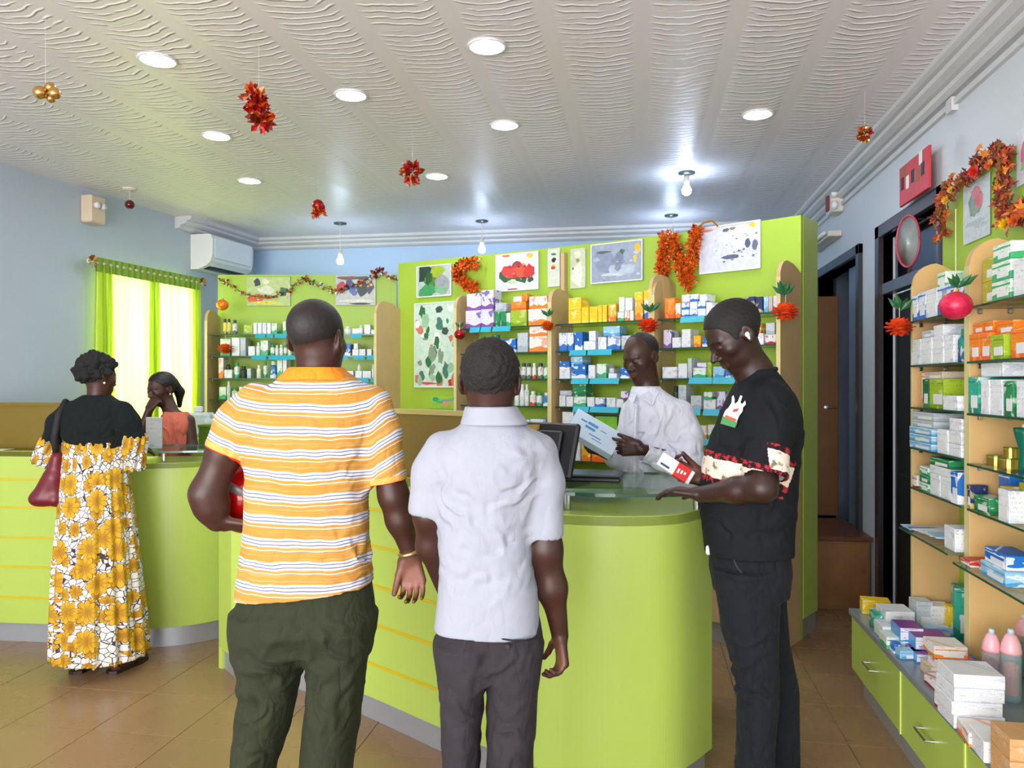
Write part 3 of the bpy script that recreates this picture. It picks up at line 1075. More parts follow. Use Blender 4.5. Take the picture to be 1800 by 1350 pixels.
STY = {
    'w': ('white', 'carton', (232, 234, 236), (214, 222, 230), (120, 140, 180), 0.12, .3),
    'wb': ('white and blue', 'carton', (226, 234, 242), (46, 116, 196), (30, 80, 170), 0.34, .6),
    'bl': ('blue', 'carton', (30, 110, 196), (235, 240, 245), (240, 245, 250), 0.25, .8),
    'db': ('dark blue', 'carton', (34, 44, 96), (180, 160, 80), (200, 190, 140), 0.2, .7),
    'y': ('yellow', 'carton', (242, 200, 16), (240, 214, 60), (250, 236, 170), 0.15, .6),
    'yo': ('yellow and orange', 'carton', (240, 178, 20), (226, 120, 20), (250, 240, 200), 0.3, .6),
    'o': ('orange', 'carton', (240, 130, 24), (236, 96, 20), (250, 190, 120), 0.25, .5),
    'ow': ('white and orange', 'carton', (236, 232, 222), (238, 132, 30), (240, 110, 60), 0.3, .6),
    'g': ('green', 'carton', (34, 140, 82), (20, 110, 60), (220, 236, 220), 0.3, .6),
    'gw': ('white and green', 'carton', (228, 238, 226), (60, 170, 110), (90, 190, 130), 0.35, .6),
    'lg': ('lime green', 'carton', (160, 190, 40), (120, 160, 20), (225, 235, 160), 0.2, .4),
    'dg': ('dark green', 'carton', (26, 98, 60), (40, 130, 80), (210, 226, 190), 0.2, .6),
    'yg': ('olive yellow', 'carton', (180, 176, 40), (196, 190, 60), (236, 230, 160), 0.15, .5),
    'p': ('white and purple', 'carton', (222, 218, 236), (130, 84, 160), (120, 90, 170), 0.2, .9),
    'pv': ('purple-topped white', 'carton', (234, 234, 242), (40, 150, 210), (140, 60, 150), 0.15, .6),
    'gr': ('pale grey', 'carton', (196, 204, 208), (168, 180, 186), (120, 150, 160), 0.3, .4),
    'be': ('beige', 'carton', (206, 190, 168), (190, 170, 140), (150, 110, 80), 0.2, .3),
    'r': ('white and dark red', 'carton', (232, 226, 222), (150, 30, 44), (170, 50, 60), 0.25, .7),
    'rd': ('red', 'carton', (204, 50, 40), (240, 230, 220), (250, 240, 230), 0.3, .5),
    't': ('teal', 'carton', (40, 170, 140), (20, 130, 110), (220, 240, 235), 0.25, .7),
    'lb': ('light blue', 'carton', (150, 200, 226), (80, 160, 210), (236, 244, 250), 0.3, .7),
    'br': ('brown cardboard', 'carton', (206, 160, 104), (196, 148, 92), (226, 220, 210), 0.1, .2),
    'Bw': ('white', 'bottle', (230, 234, 232), (210, 220, 214), (90, 160, 120), 0.3, .5),
    'Bg': ('green-capped white', 'bottle', (222, 234, 226), (60, 160, 110), (80, 170, 120), 0.3, .5),
    'Bd': ('dark-capped', 'bottle', (214, 220, 214), (80, 110, 90), (200, 90, 50), 0.3, .7),
    'By': ('yellow-labelled', 'bottle', (226, 206, 90), (120, 130, 40), (240, 236, 200), 0.25, .6),
    'Bb': ('blue', 'bottle', (40, 120, 190), (230, 236, 240), (230, 240, 250), 0.3, .7),
    'Bt': ('teal', 'bottle', (20, 120, 120), (20, 60, 110), (220, 240, 240), 0.5, .5),
    'Br': ('red-banded white', 'bottle', (232, 230, 224), (210, 60, 40), (220, 90, 60), 0.3, .5),
    'Bk': ('dark green', 'bottle', (24, 52, 40), (16, 36, 28), (80, 110, 80), 0.3, .4),
}
SM = {}
for k_, (look, kind, a, b_, c_, band, logo) in STY.items():
    SM[k_] = carton_mat(k_, a, b_, c_, band, logo)
CAPM = {'Bw': M_white, 'Bg': plain('green_cap', (40, 150, 100), 0.4), 'Bd': plain('navy_cap', (40, 44, 60), 0.4), 'By': M_black, 'Bb': M_white,
        'Bt': plain('teal_cap', (30, 130, 100), 0.4), 'Br': M_white, 'Bk': M_black}
ORD = ['first', 'second', 'third', 'fourth', 'fifth', 'sixth', 'seventh', 'eighth', 'ninth', 'tenth', 'eleventh', 'twelfth', 'thirteenth', 'fourteenth',
       'fifteenth', 'sixteenth', 'seventeenth', 'eighteenth', 'nineteenth', 'twentieth']


def make_item(sty, w_, d_, h_, loc, rotz, label, group, flap=False):
    look, kind = STY[sty][0], STY[sty][1]
    if kind == 'carton':
        c = min(0.0016, w_ * 0.1, h_ * 0.1)
        o = MB().cbox(-w_ / 2, -d_ / 2, 0, w_ / 2, d_ / 2, h_, c=c).build('medicine_carton', SM[sty], loc=loc, rotz=rotz)
        if flap:
            # tuck flaps: a lid panel a little proud of the end face and a raised label
            t = min(0.3 * h_, 0.02)
            MB().cbox(-w_ / 2 + 0.002, -d_ / 2 - 0.0012, h_ - t, w_ / 2 - 0.002, -d_ / 2 + 0.001, h_ - 0.0015, c=0.0004).build('tuck_flap', SM[sty], o)
            MB().cbox(-w_ * 0.22, -d_ / 2 - 0.0008, h_ * 0.15, w_ * 0.38, -d_ / 2 + 0.0005, h_ * 0.5, c=0.0002).build('price_sticker', M_white, o)
    else:
        r = w_ / 2
        bh = h_ * 0.78
        o = MB().lathe([(0, 0), (r * 0.94, 0), (r, 0.04 * h_), (r, bh * 0.86), (r * 0.8, bh * 0.95), (r * 0.5, bh), (0, bh)], 14).build('medicine_bottle', SM[sty], smooth=False, loc=loc, rotz=rotz)
        MB().lathe([(0, bh), (r * 0.62, bh), (r * 0.62, h_ - 0.002), (r * 0.55, h_), (0, h_)], 12).build('cap', CAPM[sty], o)
    if len(label.replace('-', ' ').split()) > 16:
        label = label.replace(' from the left', ' from left').replace(' on the ', ', ')
    if len(label.replace('-', ' ').split()) > 16:
        label = label.replace('higher up over the', 'over').replace('stacked over the', 'over')
    tag(o, label, kind, group)
    return o


def fill(F_, D, h, phrase, group, row, left=True, depth=0.11, flap=False, jig=0.02):
    """row entries: (px0, px1, height px, style[, base px above the shelf])"""
    n_ = 0
    last = ''
    lev = {}
    for e in row:
        x0, x1, hp, sty = e[:4]
        base = e[4] if len(e) > 4 else 0
        dd = min(depth * random.uniform(0.85, 1.15), D - 0.03)
        setb = random.uniform(0.004, 0.022)
        v = -D + setb
        u0, u1 = F_.u(x0, v), F_.u(x1, v)
        Z = F_.Z(0.5 * (x0 + x1), v)
        w_ = abs(u1 - u0) * 0.97
        kind = STY[sty][1]
        if kind == 'bottle':
            dd = w_
        hh = hp * Z / F
        z = h + base * Z / F + 0.0005
        loc = F_.p(0.5 * (u0 + u1), v + dd / 2, z)
        look = STY[sty][0]
        if base == 0:
            n_ += 1
            last = ORD[n_ - 1]
            lev[n_] = 0
            lab = f'{look} {kind} on the {phrase}, {last} from the left'
        else:
            lev[n_] += 1
            pos = ('stacked over the', 'higher up over the', 'topmost over the', 'crowning the')[min(lev[n_] - 1, 3)]
            lab = f'{look} {kind}, {phrase}, {pos} {last}'
        make_item(sty, w_, dd, hh, loc, F_.a + random.uniform(-jig, jig), lab, group, flap)


M1, M2, M3, ML = 'shelf under the melon picture', 'shelf under the grey picture', 'shelf under the white chart', 'shelf in far left corner'
G1, G2, G3, GL = 'medicines under the melon picture', 'medicines under the grey picture', 'medicines under the white chart', 'medicines in the far left corner'
fill(F1, .25, HS[0], 'top ' + M1, G1, [(818, 845, 31, 'p'), (820, 846, 30, 'p', 31), (845, 868, 33, 'p'), (846, 868, 33, 'p', 33), (869, 879, 27, 'g'), (870, 890, 15, 'gr', 27), (879, 889, 27, 'g'),
                                          (889, 897, 24, 'gw'), (897, 926, 28, 'lg'), (898, 925, 15, 'o', 28), (902, 917, 9, 'w', 43), (917, 927, 13, 'o', 43),
                                          (928, 962, 29, 'ow'), (930, 946, 22, 'ow', 29), (946, 962, 22, 'ow', 29)])
fill(F1, .25, HS[1], 'second ' + M1, G1, [(829, 840, 22, 'Bt'), (842, 852, 30, 'Bt'), (856, 876, 32, 'Bt'), (880, 907, 24, 'bl'), (909, 928, 34, 'gr'), (930, 962, 27, 'ow'), (930, 962, 20, 'ow', 27)])
fill(F1, .25, HS[2], 'third ' + M1, G1, [(830, 846, 26, 'w'), (896, 912, 28, 'Bd'), (914, 923, 28, 'Bd'), (924, 932, 28, 'Bd'), (934, 941, 28, 'Br'), (943, 953, 28, 'Bd'), (954, 963, 26, 'Bg')])
fill(F1, .25, HS[3], 'fourth ' + M1, G1, [(830, 846, 26, 'gw'), (903, 911, 36, 'Bw'), (912, 920, 38, 'Bw'), (921, 928, 38, 'Bw'), (929, 940, 26, 'Br'), (941, 951, 24, 'Bg'), (952, 964, 24, 'Bb')])
fill(F1, .25, HS[4], 'fifth ' + M1, G1, [(826, 842, 20, 'w'), (844, 860, 24, 'gw'), (905, 930, 20, 'w'), (932, 960, 22, 'wb')])

fill(F2, .25, HS[0], 'top ' + M2, G2, [(999, 1022, 24, 'y'), (999, 1022, 21, 'y', 24), (1022, 1035, 28, 'y'), (1036, 1050, 28, 'y'), (1051, 1058, 30, 'y'), (1059, 1067, 30, 'y'), (1069, 1083, 31, 'yo'),
                                          (1085, 1097, 16, 'gw'), (1088, 1098, 26, 'w', 16), (1098, 1106, 18, 'ow'), (1099, 1112, 22, 'w', 18), (1107, 1114, 18, 'w'), (1116, 1130, 36, 'yo'), (1115, 1130, 14, 'y', 36),
                                          (1132, 1150, 34, 'wb'), (1131, 1150, 18, 'y', 34)])
fill(F2, .25, HS[1], 'second ' + M2, G2, [(982, 996, 32, 'wb'), (997, 1008, 32, 'wb'), (1010, 1024, 33, 'bl'), (1026, 1047, 16, 'w'), (1035, 1047, 18, 'w', 16), (1051, 1066, 23, 'w'), (1068, 1090, 24, 'wb'), (1060, 1090, 17, 'lb', 24),
                                             (1092, 1112, 24, 'gr'), (1114, 1134, 28, 'w')])
fill(F2, .25, HS[2], 'third ' + M2, G2, [(983, 1002, 17, 'w'), (983, 1001, 14, 'bl', 17), (1004, 1030, 25, 'bl'), (1003, 1024, 14, 'lb', 25), (1034, 1046, 24, 'w'), (1049, 1066, 26, 'gw'), (1069, 1084, 9, 'w'), (1071, 1079, 9, 'gr', 9), (1090, 1106, 20, 'bl')])
fill(F2, .25, HS[3], 'fourth ' + M2, G2, [(983, 994, 19, 'w'), (984, 1005, 9, 'gr', 19), (995, 1007, 18, 'w'), (1008, 1030, 18, 'gw'), (1006, 1030, 22, 'g', 18), (1032, 1045, 17, 'w'), (1046, 1063, 17, 'wb'), (1066, 1082, 17, 'w'), (1083, 1096, 15, 'w'),
                                             (1091, 1104, 14, 'p', 15)])
fill(F2, .25, HS[4], 'fifth ' + M2, G2, [(988, 1010, 20, 'w'), (988, 1008, 17, 'w', 20), (1011, 1040, 22, 'w'), (1090, 1110, 30, 'w')])
fill(F2, .25, HS[5], 'lowest ' + M2, G2, [(982, 998, 38, 'yo'), (999, 1020, 36, 'w'), (1022, 1038, 34, 'yo'), (1040, 1062, 30, 'o')])

fill(F3, .25, HS[0], 'top ' + M3, G3, [(1168, 1186, 36, 'o'), (1187, 1196, 26, 'ow'), (1198, 1211, 14, 'wb'), (1198, 1211, 13, 'wb', 14), (1198, 1212, 13, 'w', 27), (1212, 1225, 14, 'wb'), (1212, 1225, 13, 'w', 14), (1213, 1228, 13, 'wb', 27),
                                          (1226, 1240, 14, 'w'), (1226, 1240, 13, 'wb', 14), (1229, 1243, 12, 'w', 27), (1241, 1252, 24, 'w'), (1252, 1268, 18, 'w'), (1290, 1306, 26, 'wb'), (1309, 1327, 29, 'db'), (1328, 1341, 28, 'db'), (1342, 1350, 28, 'lb'),
                                          (1351, 1358, 28, 'be'), (1359, 1374, 28, 'p')])
fill(F3, .25, HS[1], 'second ' + M3, G3, [(1166, 1180, 32, 'p'), (1181, 1196, 18, 'w'), (1198, 1214, 32, 'w'), (1219, 1232, 20, 'yo'), (1234, 1246, 17, 'bl'), (1322, 1342, 20, 'w'), (1324, 1338, 18, 'yo', 20), (1344, 1364, 18, 'r'), (1346, 1362, 20, 'gr', 18), (1366, 1375, 34, 'gr')])
fill(F3, .25, HS[2], 'third ' + M3, G3, [(1164, 1190, 20, 'w'), (1192, 1208, 26, 'w'), (1209, 1216, 35, 'gr'), (1218, 1241, 18, 'gw'), (1225, 1242, 9, 'p', 18), (1243, 1251, 28, 'lg'), (1253, 1273, 20, 'lb'), (1275, 1284, 14, 'bl'), (1286, 1298, 12, 'gw'), (1340, 1372, 20, 'w')])
fill(F3, .25, HS[3], 'fourth ' + M3, G3, [(1181, 1191, 40, 'Bk'), (1192, 1206, 42, 'gr'), (1214, 1233, 24, 'gr'), (1236, 1258, 18, 'w'), (1237, 1252, 13, 'gw', 18), (1260, 1275, 32, 'p'), (1277, 1290, 24, 'w')])
fill(F3, .25, HS[4], 'fifth ' + M3, G3, [(1222, 1231, 24, 'Bb'), (1232, 1243, 24, 'ow'), (1244, 1256, 26, 'gw'), (1258, 1270, 30, 'w'), (1272, 1285, 22, 'wb')])
fill(F3, .25, HS[5], 'lowest ' + M3, G3, [(1230, 1250, 20, 'lg'), (1252, 1270, 26, 'gw')])

HLs = [1.935, 1.745, 1.55, 1.365]
fill(FL, .26, HLs[0], 'top ' + ML, GL, [(391, 398, 27, 'By'), (398, 405, 27, 'By'), (407, 416, 25, 'Bd'), (428, 444, 16, 'lg'), (445, 452, 20, 'w'), (453, 460, 20, 'w'), (461, 468, 20, 'w'), (469, 476, 20, 'w'), (477, 487, 19, 'gw'), (497, 511, 22, 'gw'), (604, 617, 14, 'Bw'),
                                         (619, 633, 10, 'w'), (630, 638, 16, 'Bw'), (640, 651, 17, 'w'), (652, 669, 8, 'w')], jig=0.01)
fill(FL, .26, HLs[1], 'second ' + ML, GL, [(387, 405, 30, 'gw'), (407, 421, 32, 'w'), (422, 432, 32, 'gr'), (436, 448, 17, 'w'), (449, 457, 24, 'Bw'), (458, 471, 27, 'gw'), (474, 482, 20, 'Bg'), (483, 489, 19, 'Bw'), (490, 497, 20, 'Bw'), (498, 504, 19, 'Bg'), (505, 512, 20, 'Bw'),
                                            (606, 616, 22, 'bl'), (619, 630, 12, 'w'), (622, 629, 10, 'w', 12), (631, 642, 12, 'w'), (645, 653, 12, 'w'), (655, 662, 18, 'Bw'), (666, 673, 20, 'w')], jig=0.01)
fill(FL, .26, HLs[2], 'third ' + ML, GL, [(384, 393, 36, 'ow'), (394, 408, 15, 'w'), (396, 404, 10, 'Bk', 15), (410, 420, 27, 'Bg'), (421, 432, 21, 'Bk'), (434, 441, 17, 'gr'), (450, 458, 23, 'Bw'), (462, 469, 29, 'Bg'), (473, 485, 30, 'Bb'), (487, 496, 34, 'gw'), (497, 504, 34, 'w'),
                                           (590, 605, 13, 'w'), (606, 621, 13, 'w'), (624, 636, 13, 'w'), (628, 634, 12, 'Bw', 13), (637, 652, 13, 'w'), (653, 658, 24, 'Bw'), (660, 672, 12, 'w')], jig=0.01)
fill(FL, .26, HLs[3], 'fourth ' + ML, GL, [(385, 397, 22, 'gw'), (398, 404, 32, 'Bw'), (406, 416, 20, 'Bg'), (420, 430, 22, 'w'), (640, 650, 10, 'w'), (651, 656, 18, 'Bw'), (657, 670, 12, 'w')], jig=0.01)

# right wall: two bays
RA, RB = 'shelf of far right-wall bay', 'shelf of near right-wall bay'
GA, GB = 'goods in the far right-wall bay', 'goods in the near right-wall bay'


def fillR(F_, h, phrase, group, row):
    """entries: (y far, y near, height m, style, base m, depth m, set back m)"""
    n_ = 0; lv = 0
    for e in row:
        u0, u1, hh, sty, base, dd, sb = e
        look, kind = STY[sty][0], STY[sty][1]
        if base == 0:
            n_ += 1; lv = 0
            lab = f'{look} {kind} on the {phrase}, {ORD[n_ - 1]} from the left'
        else:
            lv += 1
            lab = f"{look} {kind}, {phrase}, {('stacked over the', 'higher up over the', 'topmost over the', 'crowning the')[min(lv - 1, 3)]} {ORD[n_ - 1]}"
        if kind == 'bottle':
            dd = abs(u1 - u0)
        make_item(sty, abs(u1 - u0) * 0.985, dd, hh, F_.p(0.5 * (u0 + u1), -0.2 + sb + dd / 2, h + base + 0.0005), F_.a + random.uniform(-0.015, 0.015), lab, group, True)


fillR(FR, HR[0], 'top ' + RA, GA, [(.03, .10, .115, 'wb', 0, .17, .0), (.10, .20, .12, 'wb', 0, .17, .0), (.20, .33, .12, 'w', 0, .17, .0), (.22, .31, .07, 'gw', .12, .12, .04), (.33, .47, .12, 'wb', 0, .17, 0), (.47, .58, .11, 'bl', 0, .15, 0)])
fillR(FR, HR[1], 'second ' + RA, GA, [(-.01 + .03, .14, .06, 'w', 0, .17, 0), (.03, .14, .055, 'w', .06, .17, 0), (.14, .27, .06, 'w', 0, .17, 0), (.14, .27, .055, 'w', .06, .17, 0), (.15, .27, .03, 'gr', .115, .15, 0), (.28, .40, .06, 'w', 0, .17, 0),
                                       (.28, .40, .055, 'w', .06, .17, 0), (.29, .40, .045, 'w', .115, .16, 0), (.41, .50, .11, 'w', 0, .16, 0), (.52, .575, .13, 'Bt', 0, .06, 0)])
fillR(FR, HR[2], 'third ' + RA, GA, [(.06, .11, .155, 'ow', 0, .10, .03), (.13, .20, .125, 'dg', 0, .15, .01), (.13, .33, .032, 'be', .125, .14, .02), (.21, .38, .125, 'lg', 0, .15, .01), (.42, .57, .058, 'w', 0, .17, -.01)])
fillR(FR, HR[3], 'fourth ' + RA, GA, [(.02, .30, .032, 'lb', 0, .18, -.01), (.02, .30, .032, 'lb', .033, .18, -.01), (.02, .30, .030, 'lb', .066, .18, -.01), (.03, .29, .03, 'gr', .097, .17, 0), (.03, .29, .035, 'gr', .128, .17, 0),
                                       (.33, .44, .10, 'w', 0, .16, 0), (.46, .58, .05, 'w', 0, .17, 0), (.46, .58, .05, 'w', .051, .17, 0), (.46, .58, .05, 'w', .102, .17, 0)])
fillR(FR, HR[4], 'fifth ' + RA, GA, [(.03, .09, .055, 'r', 0, .08, 0), (.12, .23, .036, 'gw', 0, .15, 0), (.12, .23, .036, 'g', .037, .15, 0), (.12, .23, .032, 'gw', .074, .15, 0), (.25, .36, .09, 'w', 0, .15, .0), (.25, .48, .034, 'w', .091, .15, 0), (.25, .46, .034, 'g', .126, .15, 0),
                                      (.37, .47, .09, 'w', 0, .15, 0), (.50, .57, .125, 'bl', 0, .13, -.01)])
fillR(FR, HR[5], 'lowest ' + RA, GA, [(.46, .57, .09, 'w', 0, .12, -.02)])
fillR(FR2, HR2[0], 'top ' + RB, GB, [(.07, .20, .085, 'yg', 0, .13, .03), (.07, .20, .085, 'yg', .086, .13, .03), (.22, .36, .065, 'gw', 0, .16, 0), (.22, .36, .065, 'gw', .066, .16, 0), (.23, .36, .06, 'gw', .132, .15, 0), (.38, .55, .12, 'w', 0, .15, 0)])
fillR(FR2, HR2[1], 'second ' + RB, GB, [(.03, .12, .10, 'o', 0, .17, 0), (.04, .12, .04, 'o', .101, .15, .01), (.12, .21, .10, 'o', 0, .17, 0), (.12, .21, .04, 'o', .101, .15, .01), (.23, .34, .085, 'lg', 0, .17, -.01), (.23, .36, .045, 'o', .086, .15, .01), (.36, .5, .1, 'o', 0, .15, 0)])
fillR(FR2, HR2[2], 'third ' + RB, GB, [(.02, .11, .135, 't', 0, .15, 0), (.13, .20, .125, 'w', 0, .15, 0), (.08, .26, .05, 'w', .136, .14, .02), (.21, .30, .125, 'w', 0, .15, 0), (.31, .38, .12, 'g', 0, .15, 0), (.40, .55, .12, 'w', 0, .15, 0)])
fillR(FR2, HR2[4], 'fifth ' + RB, GB, [(.02, .055, .09, 'db', 0, .06, -.005), (.08, .17, .15, 'bl', 0, .06, .08), (.07, .20, .06, 'g', 0, .06, .0), (.21, .25, .11, 'yo', 0, .1, .03), (.26, .36, .13, 'yg', 0, .08, .07), (.28, .36, .11, 'w', 0, .05, -.005)])
fillR(FR2, HR2[5], 'lowest ' + RB, GB, [(.03, .12, .022, 'rd', 0, .12, -.03), (.14, .19, .03, 'rd', 0, .1, -.01), (.20, .40, .05, 'lb', 0, .10, -.03), (.21, .38, .05, 'bl', .051, .09, -.02)])

# leaflets fanned on the protruding glass
for i in range(7):
    o = MB().cbox(-0.07, -0.10, 0, 0.07, 0.10, 0.004, c=0.001)
    st = ('wb', 'lb', 'bl', 'w', 'wb', 'r', 'lb')[i]
    u_ = .06 + .055 * i
    k = o.build('leaflet', SM[st], loc=FR.p(u_, -0.14, HR[5] + 0.002 + 0.0045 * i), rotz=FR.a + random.uniform(-.2, .2))
    tag(k, f'{ORD[i]} leaflet from the left in the fan on the protruding glass shelf', 'leaflet', 'fanned leaflets')

# gold tins and green cup on the near bay
for i, (u_, z_, r_) in enumerate(((.09, 0, .035), (.19, 0, .038), (.20, .038, .025))):
    o = MB().lathe([(0, 0), (r_, 0), (r_, .030), (r_ * .97, .034), (0, .034)], 20).build('round_tin', plain('gold_tin_' + 'abc'[i], (190, 160, 70), 0.25, 0.8, var=.2), loc=FR2.p(u_, -.13, HR2[3] + z_ + .0005))
    MB().lathe([(0, .0345), (r_ * .98, .0345), (r_ * .98, .037), (0, .038)], 20).build('lid', plain('green_tin_lid_' + 'abc'[i], (90, 120, 40), 0.3, 0.5), o)
    tag(o, ('gold round tin standing alone at the left of the near right-wall bay', 'gold and green round tin under a smaller tin', 'small gold tin standing on a larger gold tin')[i], 'tin', 'gold tins on the glass shelf')
o = MB().lathe([(0, 0), (.022, 0), (.024, .02), (.02, .07), (.036, .13), (.038, .15), (0, .15)], 20).build('green_tube', plain('deep_green_tube', (14, 98, 80), .3), smooth=True, loc=FR2.p(.31, -.13, HR2[3] + .0005))
MB().lathe([(0, .151), (.012, .151), (.012, .162), (0, .162)], 12).build('cap', M_white, o)
tag(o, 'deep green tube standing beside the gold tins at the picture edge', 'tube')

# ---------------------------------------------------------------- goods standing on the drawer counter
HC = 0.4025


def onc(px, py, sty, w_, d_, h_, label, rot=0.0, z=0.0, grp='cartons on the low drawer counter', flap=True):
    """px, py: bottom middle of the face towards the viewer, on the counter top"""
    p = atz(px, py, HC)
    a = rot
    off = Vector((-math.sin(a), math.cos(a), 0)) * (d_ / 2)
    return make_item(sty, w_, d_, h_, Vector((p.x, p.y, HC + z)) + off, a, label, grp, flap)


onc(1541, 1081, 'y', .125, .085, .065, 'yellow carton alone at the far end of the low drawer counter', -.12)
onc(1546, 1112, 't', .03, .10, .075, 'teal carton standing in front of the yellow carton on the counter', 0)
onc(1562, 1127, 'w', .05, .12, .06, 'lower white carton behind the purple-topped pair', 0)
onc(1583, 1116, 'w', .12, .13, .10, 'large pale grey-topped white carton beside the teal carton', .05)
onc(1571, 1142, 'gw', .055, .10, .05, 'small white and green carton at the counter edge', 0)
onc(1578, 1150, 'bl', .03, .10, .04, 'small blue carton at the counter edge', 0)
onc(1603, 1146, 'w', .085, .10, .04, 'white carton under the left purple-topped carton', 0)
onc(1603, 1146, 'pv', .09, .12, .055, 'left purple-topped carton of the pair on the counter', 0, .0405)
onc(1602, 1160, 'lb', .085, .05, .035, 'light blue and pink carton before the purple-topped pair', .08)
onc(1645, 1168, 'pv', .14, .14, .035, 'lower purple-topped carton of the stacked pair', .0)
onc(1640, 1160, 'pv', .13, .13, .05, 'upper right purple-topped carton of the stacked pair', 0, .036)
onc(1650, 1120, 'lb', .12, .05, .04, 'flat light blue carton behind the purple-topped pair', 0, 0)
onc(1626, 1110, 'gr', .07, .09, .13, 'pale grey tissue carton at the foot of the far bay', .05)
onc(1655, 1112, 'w', .085, .09, .115, 'white tissue carton at the foot of the far bay', .0)
onc(1648, 1092, 'r', .12, .04, .20, 'tall white carton with red marks, inside the foot of the far bay', .0)
onc(1684, 1098, 'w', .07, .06, .17, 'white carton between the tall marked one and the teal box', .1)
onc(1676, 1120, 'y', .035, .06, .13, 'yellow and black edged carton before the tall teal box', 0)
onc(1697, 1128, 't', .085, .10, .225, 'tall white and teal carton standing on the drawer counter', -.25)
onc(1660, 1218, 'r', .05, .10, .035, 'dark red and white carton at the counter edge, bottom of the messy pile', .1)
onc(1690, 1222, 'rd', .075, .12, .045, 'red-brown carton under the white carton with orange dot', 0)
onc(1662, 1196, 'be', .10, .10, .045, 'beige carton at the back of the messy pile', .05)
onc(1678, 1205, 'r', .10, .12, .075, 'white and dark red carton in the middle of the messy pile', 0)
onc(1672, 1196, 'ow', .115, .12, .045, 'white carton with orange dot on top of the messy pile', 0, .078)
onc(1678, 1258, 'r', .05, .08, .055, 'white and dark red carton lying low beside the white stack', .15)
onc(1695, 1246, 'w', .07, .08, .085, 'crumpled white carton left of the white stack', .15)
for i in range(4):
    onc(1722 - (i == 1) * 4, 1284, 'w', .15, .14, .043, ('lowest', 'second lowest', 'second highest', 'topmost')[i] + ' white carton of the neat white stack on the counter', .02 * (i % 3), .0435 * i)
onc(1742, 1318, 'ow', .12, .12, .042, 'orange and white carton before the neat white stack', -.1)
onc(1765, 1345, 'w', .105, .12, .062, 'white carton between the orange one and the brown box', -.05)
onc(1788, 1362, 'w', .035, .05, .1, 'narrow white carton beside the brown box', .0)
onc(1822, 1392, 'br', .13, .12, .075, 'lower brown cardboard box at the bottom right edge', 0)
onc(1822, 1392, 'br', .13, .12, .06, 'upper brown cardboard box at the bottom right edge', 0, .076)


# blue wipes packs
for i in range(2):
    p = atz(1700, 1198, HC)
    o = MB().cbox(-.055, -.045, 0, .055, .045, .036, c=.010).build('wipes_pack', SM['bl'], loc=Vector((p.x, p.y + .04, HC + .037 * i + .001)), rotz=-.1 + .15 * i)
    MB().cbox(-.03, -.025, .036, .03, .025, .0395, c=.002).build('seal_label', plain('pink_seal_' + 'ab'[i], (220, 120, 140), .4), o)
    tag(o, ('lower blue wipes pack of the pair behind the white stack', 'upper blue wipes pack of the pair behind the white stack')[i], 'wipes pack', 'blue wipes packs')

# white squeeze bottles
for i, (px_, py_) in enumerate(((1722, 1150), (1737, 1158))):
    p = atz(px_, py_, HC)
    o = MB().lathe([(0, 0), (.028, 0), (.031, .01), (.031, .10), (.026, .125), (.014, .145), (0, .145)], 18, sy=.7).build('white_bottle', M_white, smooth=True, loc=p)
    MB().lathe([(0, .146), (.015, .146), (.014, .18), (0, .18)], 14).build('cap', M_white, o)
    MB().lathe([(.0314, .02), (.0316, .02), (.0316, .085), (.0314, .085)], 18, sy=.7).build('label', plain('green_blue_label_' + 'ab'[i], (30, 110, 130), .4, var=.4, scale=30), o)
    tag(o, ('white squeeze bottle just right of the tall teal carton', 'second white squeeze bottle, nearer the pink-capped bottles')[i], 'bottle', 'white squeeze bottles')

M_pink = plain('pink_cap', (238, 178, 186), .35, var=.04)


def water_bottle(px, py, h, r, label, tint, wrap):
    p = atz(px, py, HC)
    n = NT('clear_body', .08, 0, tint)
    n.b.inputs['Alpha'].default_value = .35
    o = MB().lathe([(0, 0), (r * .95, 0), (r, .01), (r, h * .62), (r * .98, h * .66), (0, h * .66)], 22).build('bottle_body', n.m, smooth=True)
    k = empty('drinking_bottle', p, label=label, cat='bottle', group='pink-capped bottles on the low counter')
    o.parent = k
    MB().lathe([(0, h * .66), (r * 1.03, h * .66), (r * 1.03, h * .70), (r * .9, h * .80), (r * .6, h * .90), (r * .42, h * .93), (0, h * .93)], 22).build('cap', M_pink, k, smooth=True)
    MB().lathe([(0, h * .93), (r * .36, h * .93), (r * .33, h * .985), (r * .22, h), (0, h)], 16).build('spout', plain('spout_grey', (190, 206, 210), .3), k, smooth=True)
    MB().lathe([(r * .3, h * .08), (r * .72, h * .10), (r * .8, h * .5), (r * .3, h * .55)], 16).build('inner_pack', wrap, k)
    return k


wrapA = plain('plum_wrap', (130, 80, 100), .5, var=.4, scale=20)
wrapB = plain('coral_wrap', (236, 130, 120), .5, var=.3, scale=18)
wrapC = plain('teal_wrap', (60, 150, 140), .5, var=.3, scale=18)
water_bottle(1743, 1222, .235, .030, 'pink-capped bottle with plum wrap, leftmost of the three', (200, 200, 210), wrapA)
water_bottle(1777, 1232, .25, .032, 'pink-capped clear bottle with coral and green wrap', (170, 205, 215), wrapB)
water_bottle(1800, 1190, .235, .032, 'pink-capped bottle hidden behind the coral-wrapped bottle', (180, 200, 200), wrapC)
water_bottle(1822, 1235, .25, .034, 'pink-capped bottle with teal wrap cut by the picture edge', (170, 205, 205), wrapC)
p = atz(1765, 1180, HC)
o = MB().lathe([(0, 0), (.02, 0), (.024, .05), (.03, .12), (.034, .17), (.026, .205), (.01, .215), (0, .215)], 18, sy=.5).build('black_brush', M_black, smooth=True, loc=p, rotz=.3)
MB().lathe([(0, .2155), (.006, .2155), (.005, .225), (0, .225)], 8).build('hang_loop', M_black, o)
tag(o, 'black oval hair brush standing behind the pink-capped bottles', 'brush')

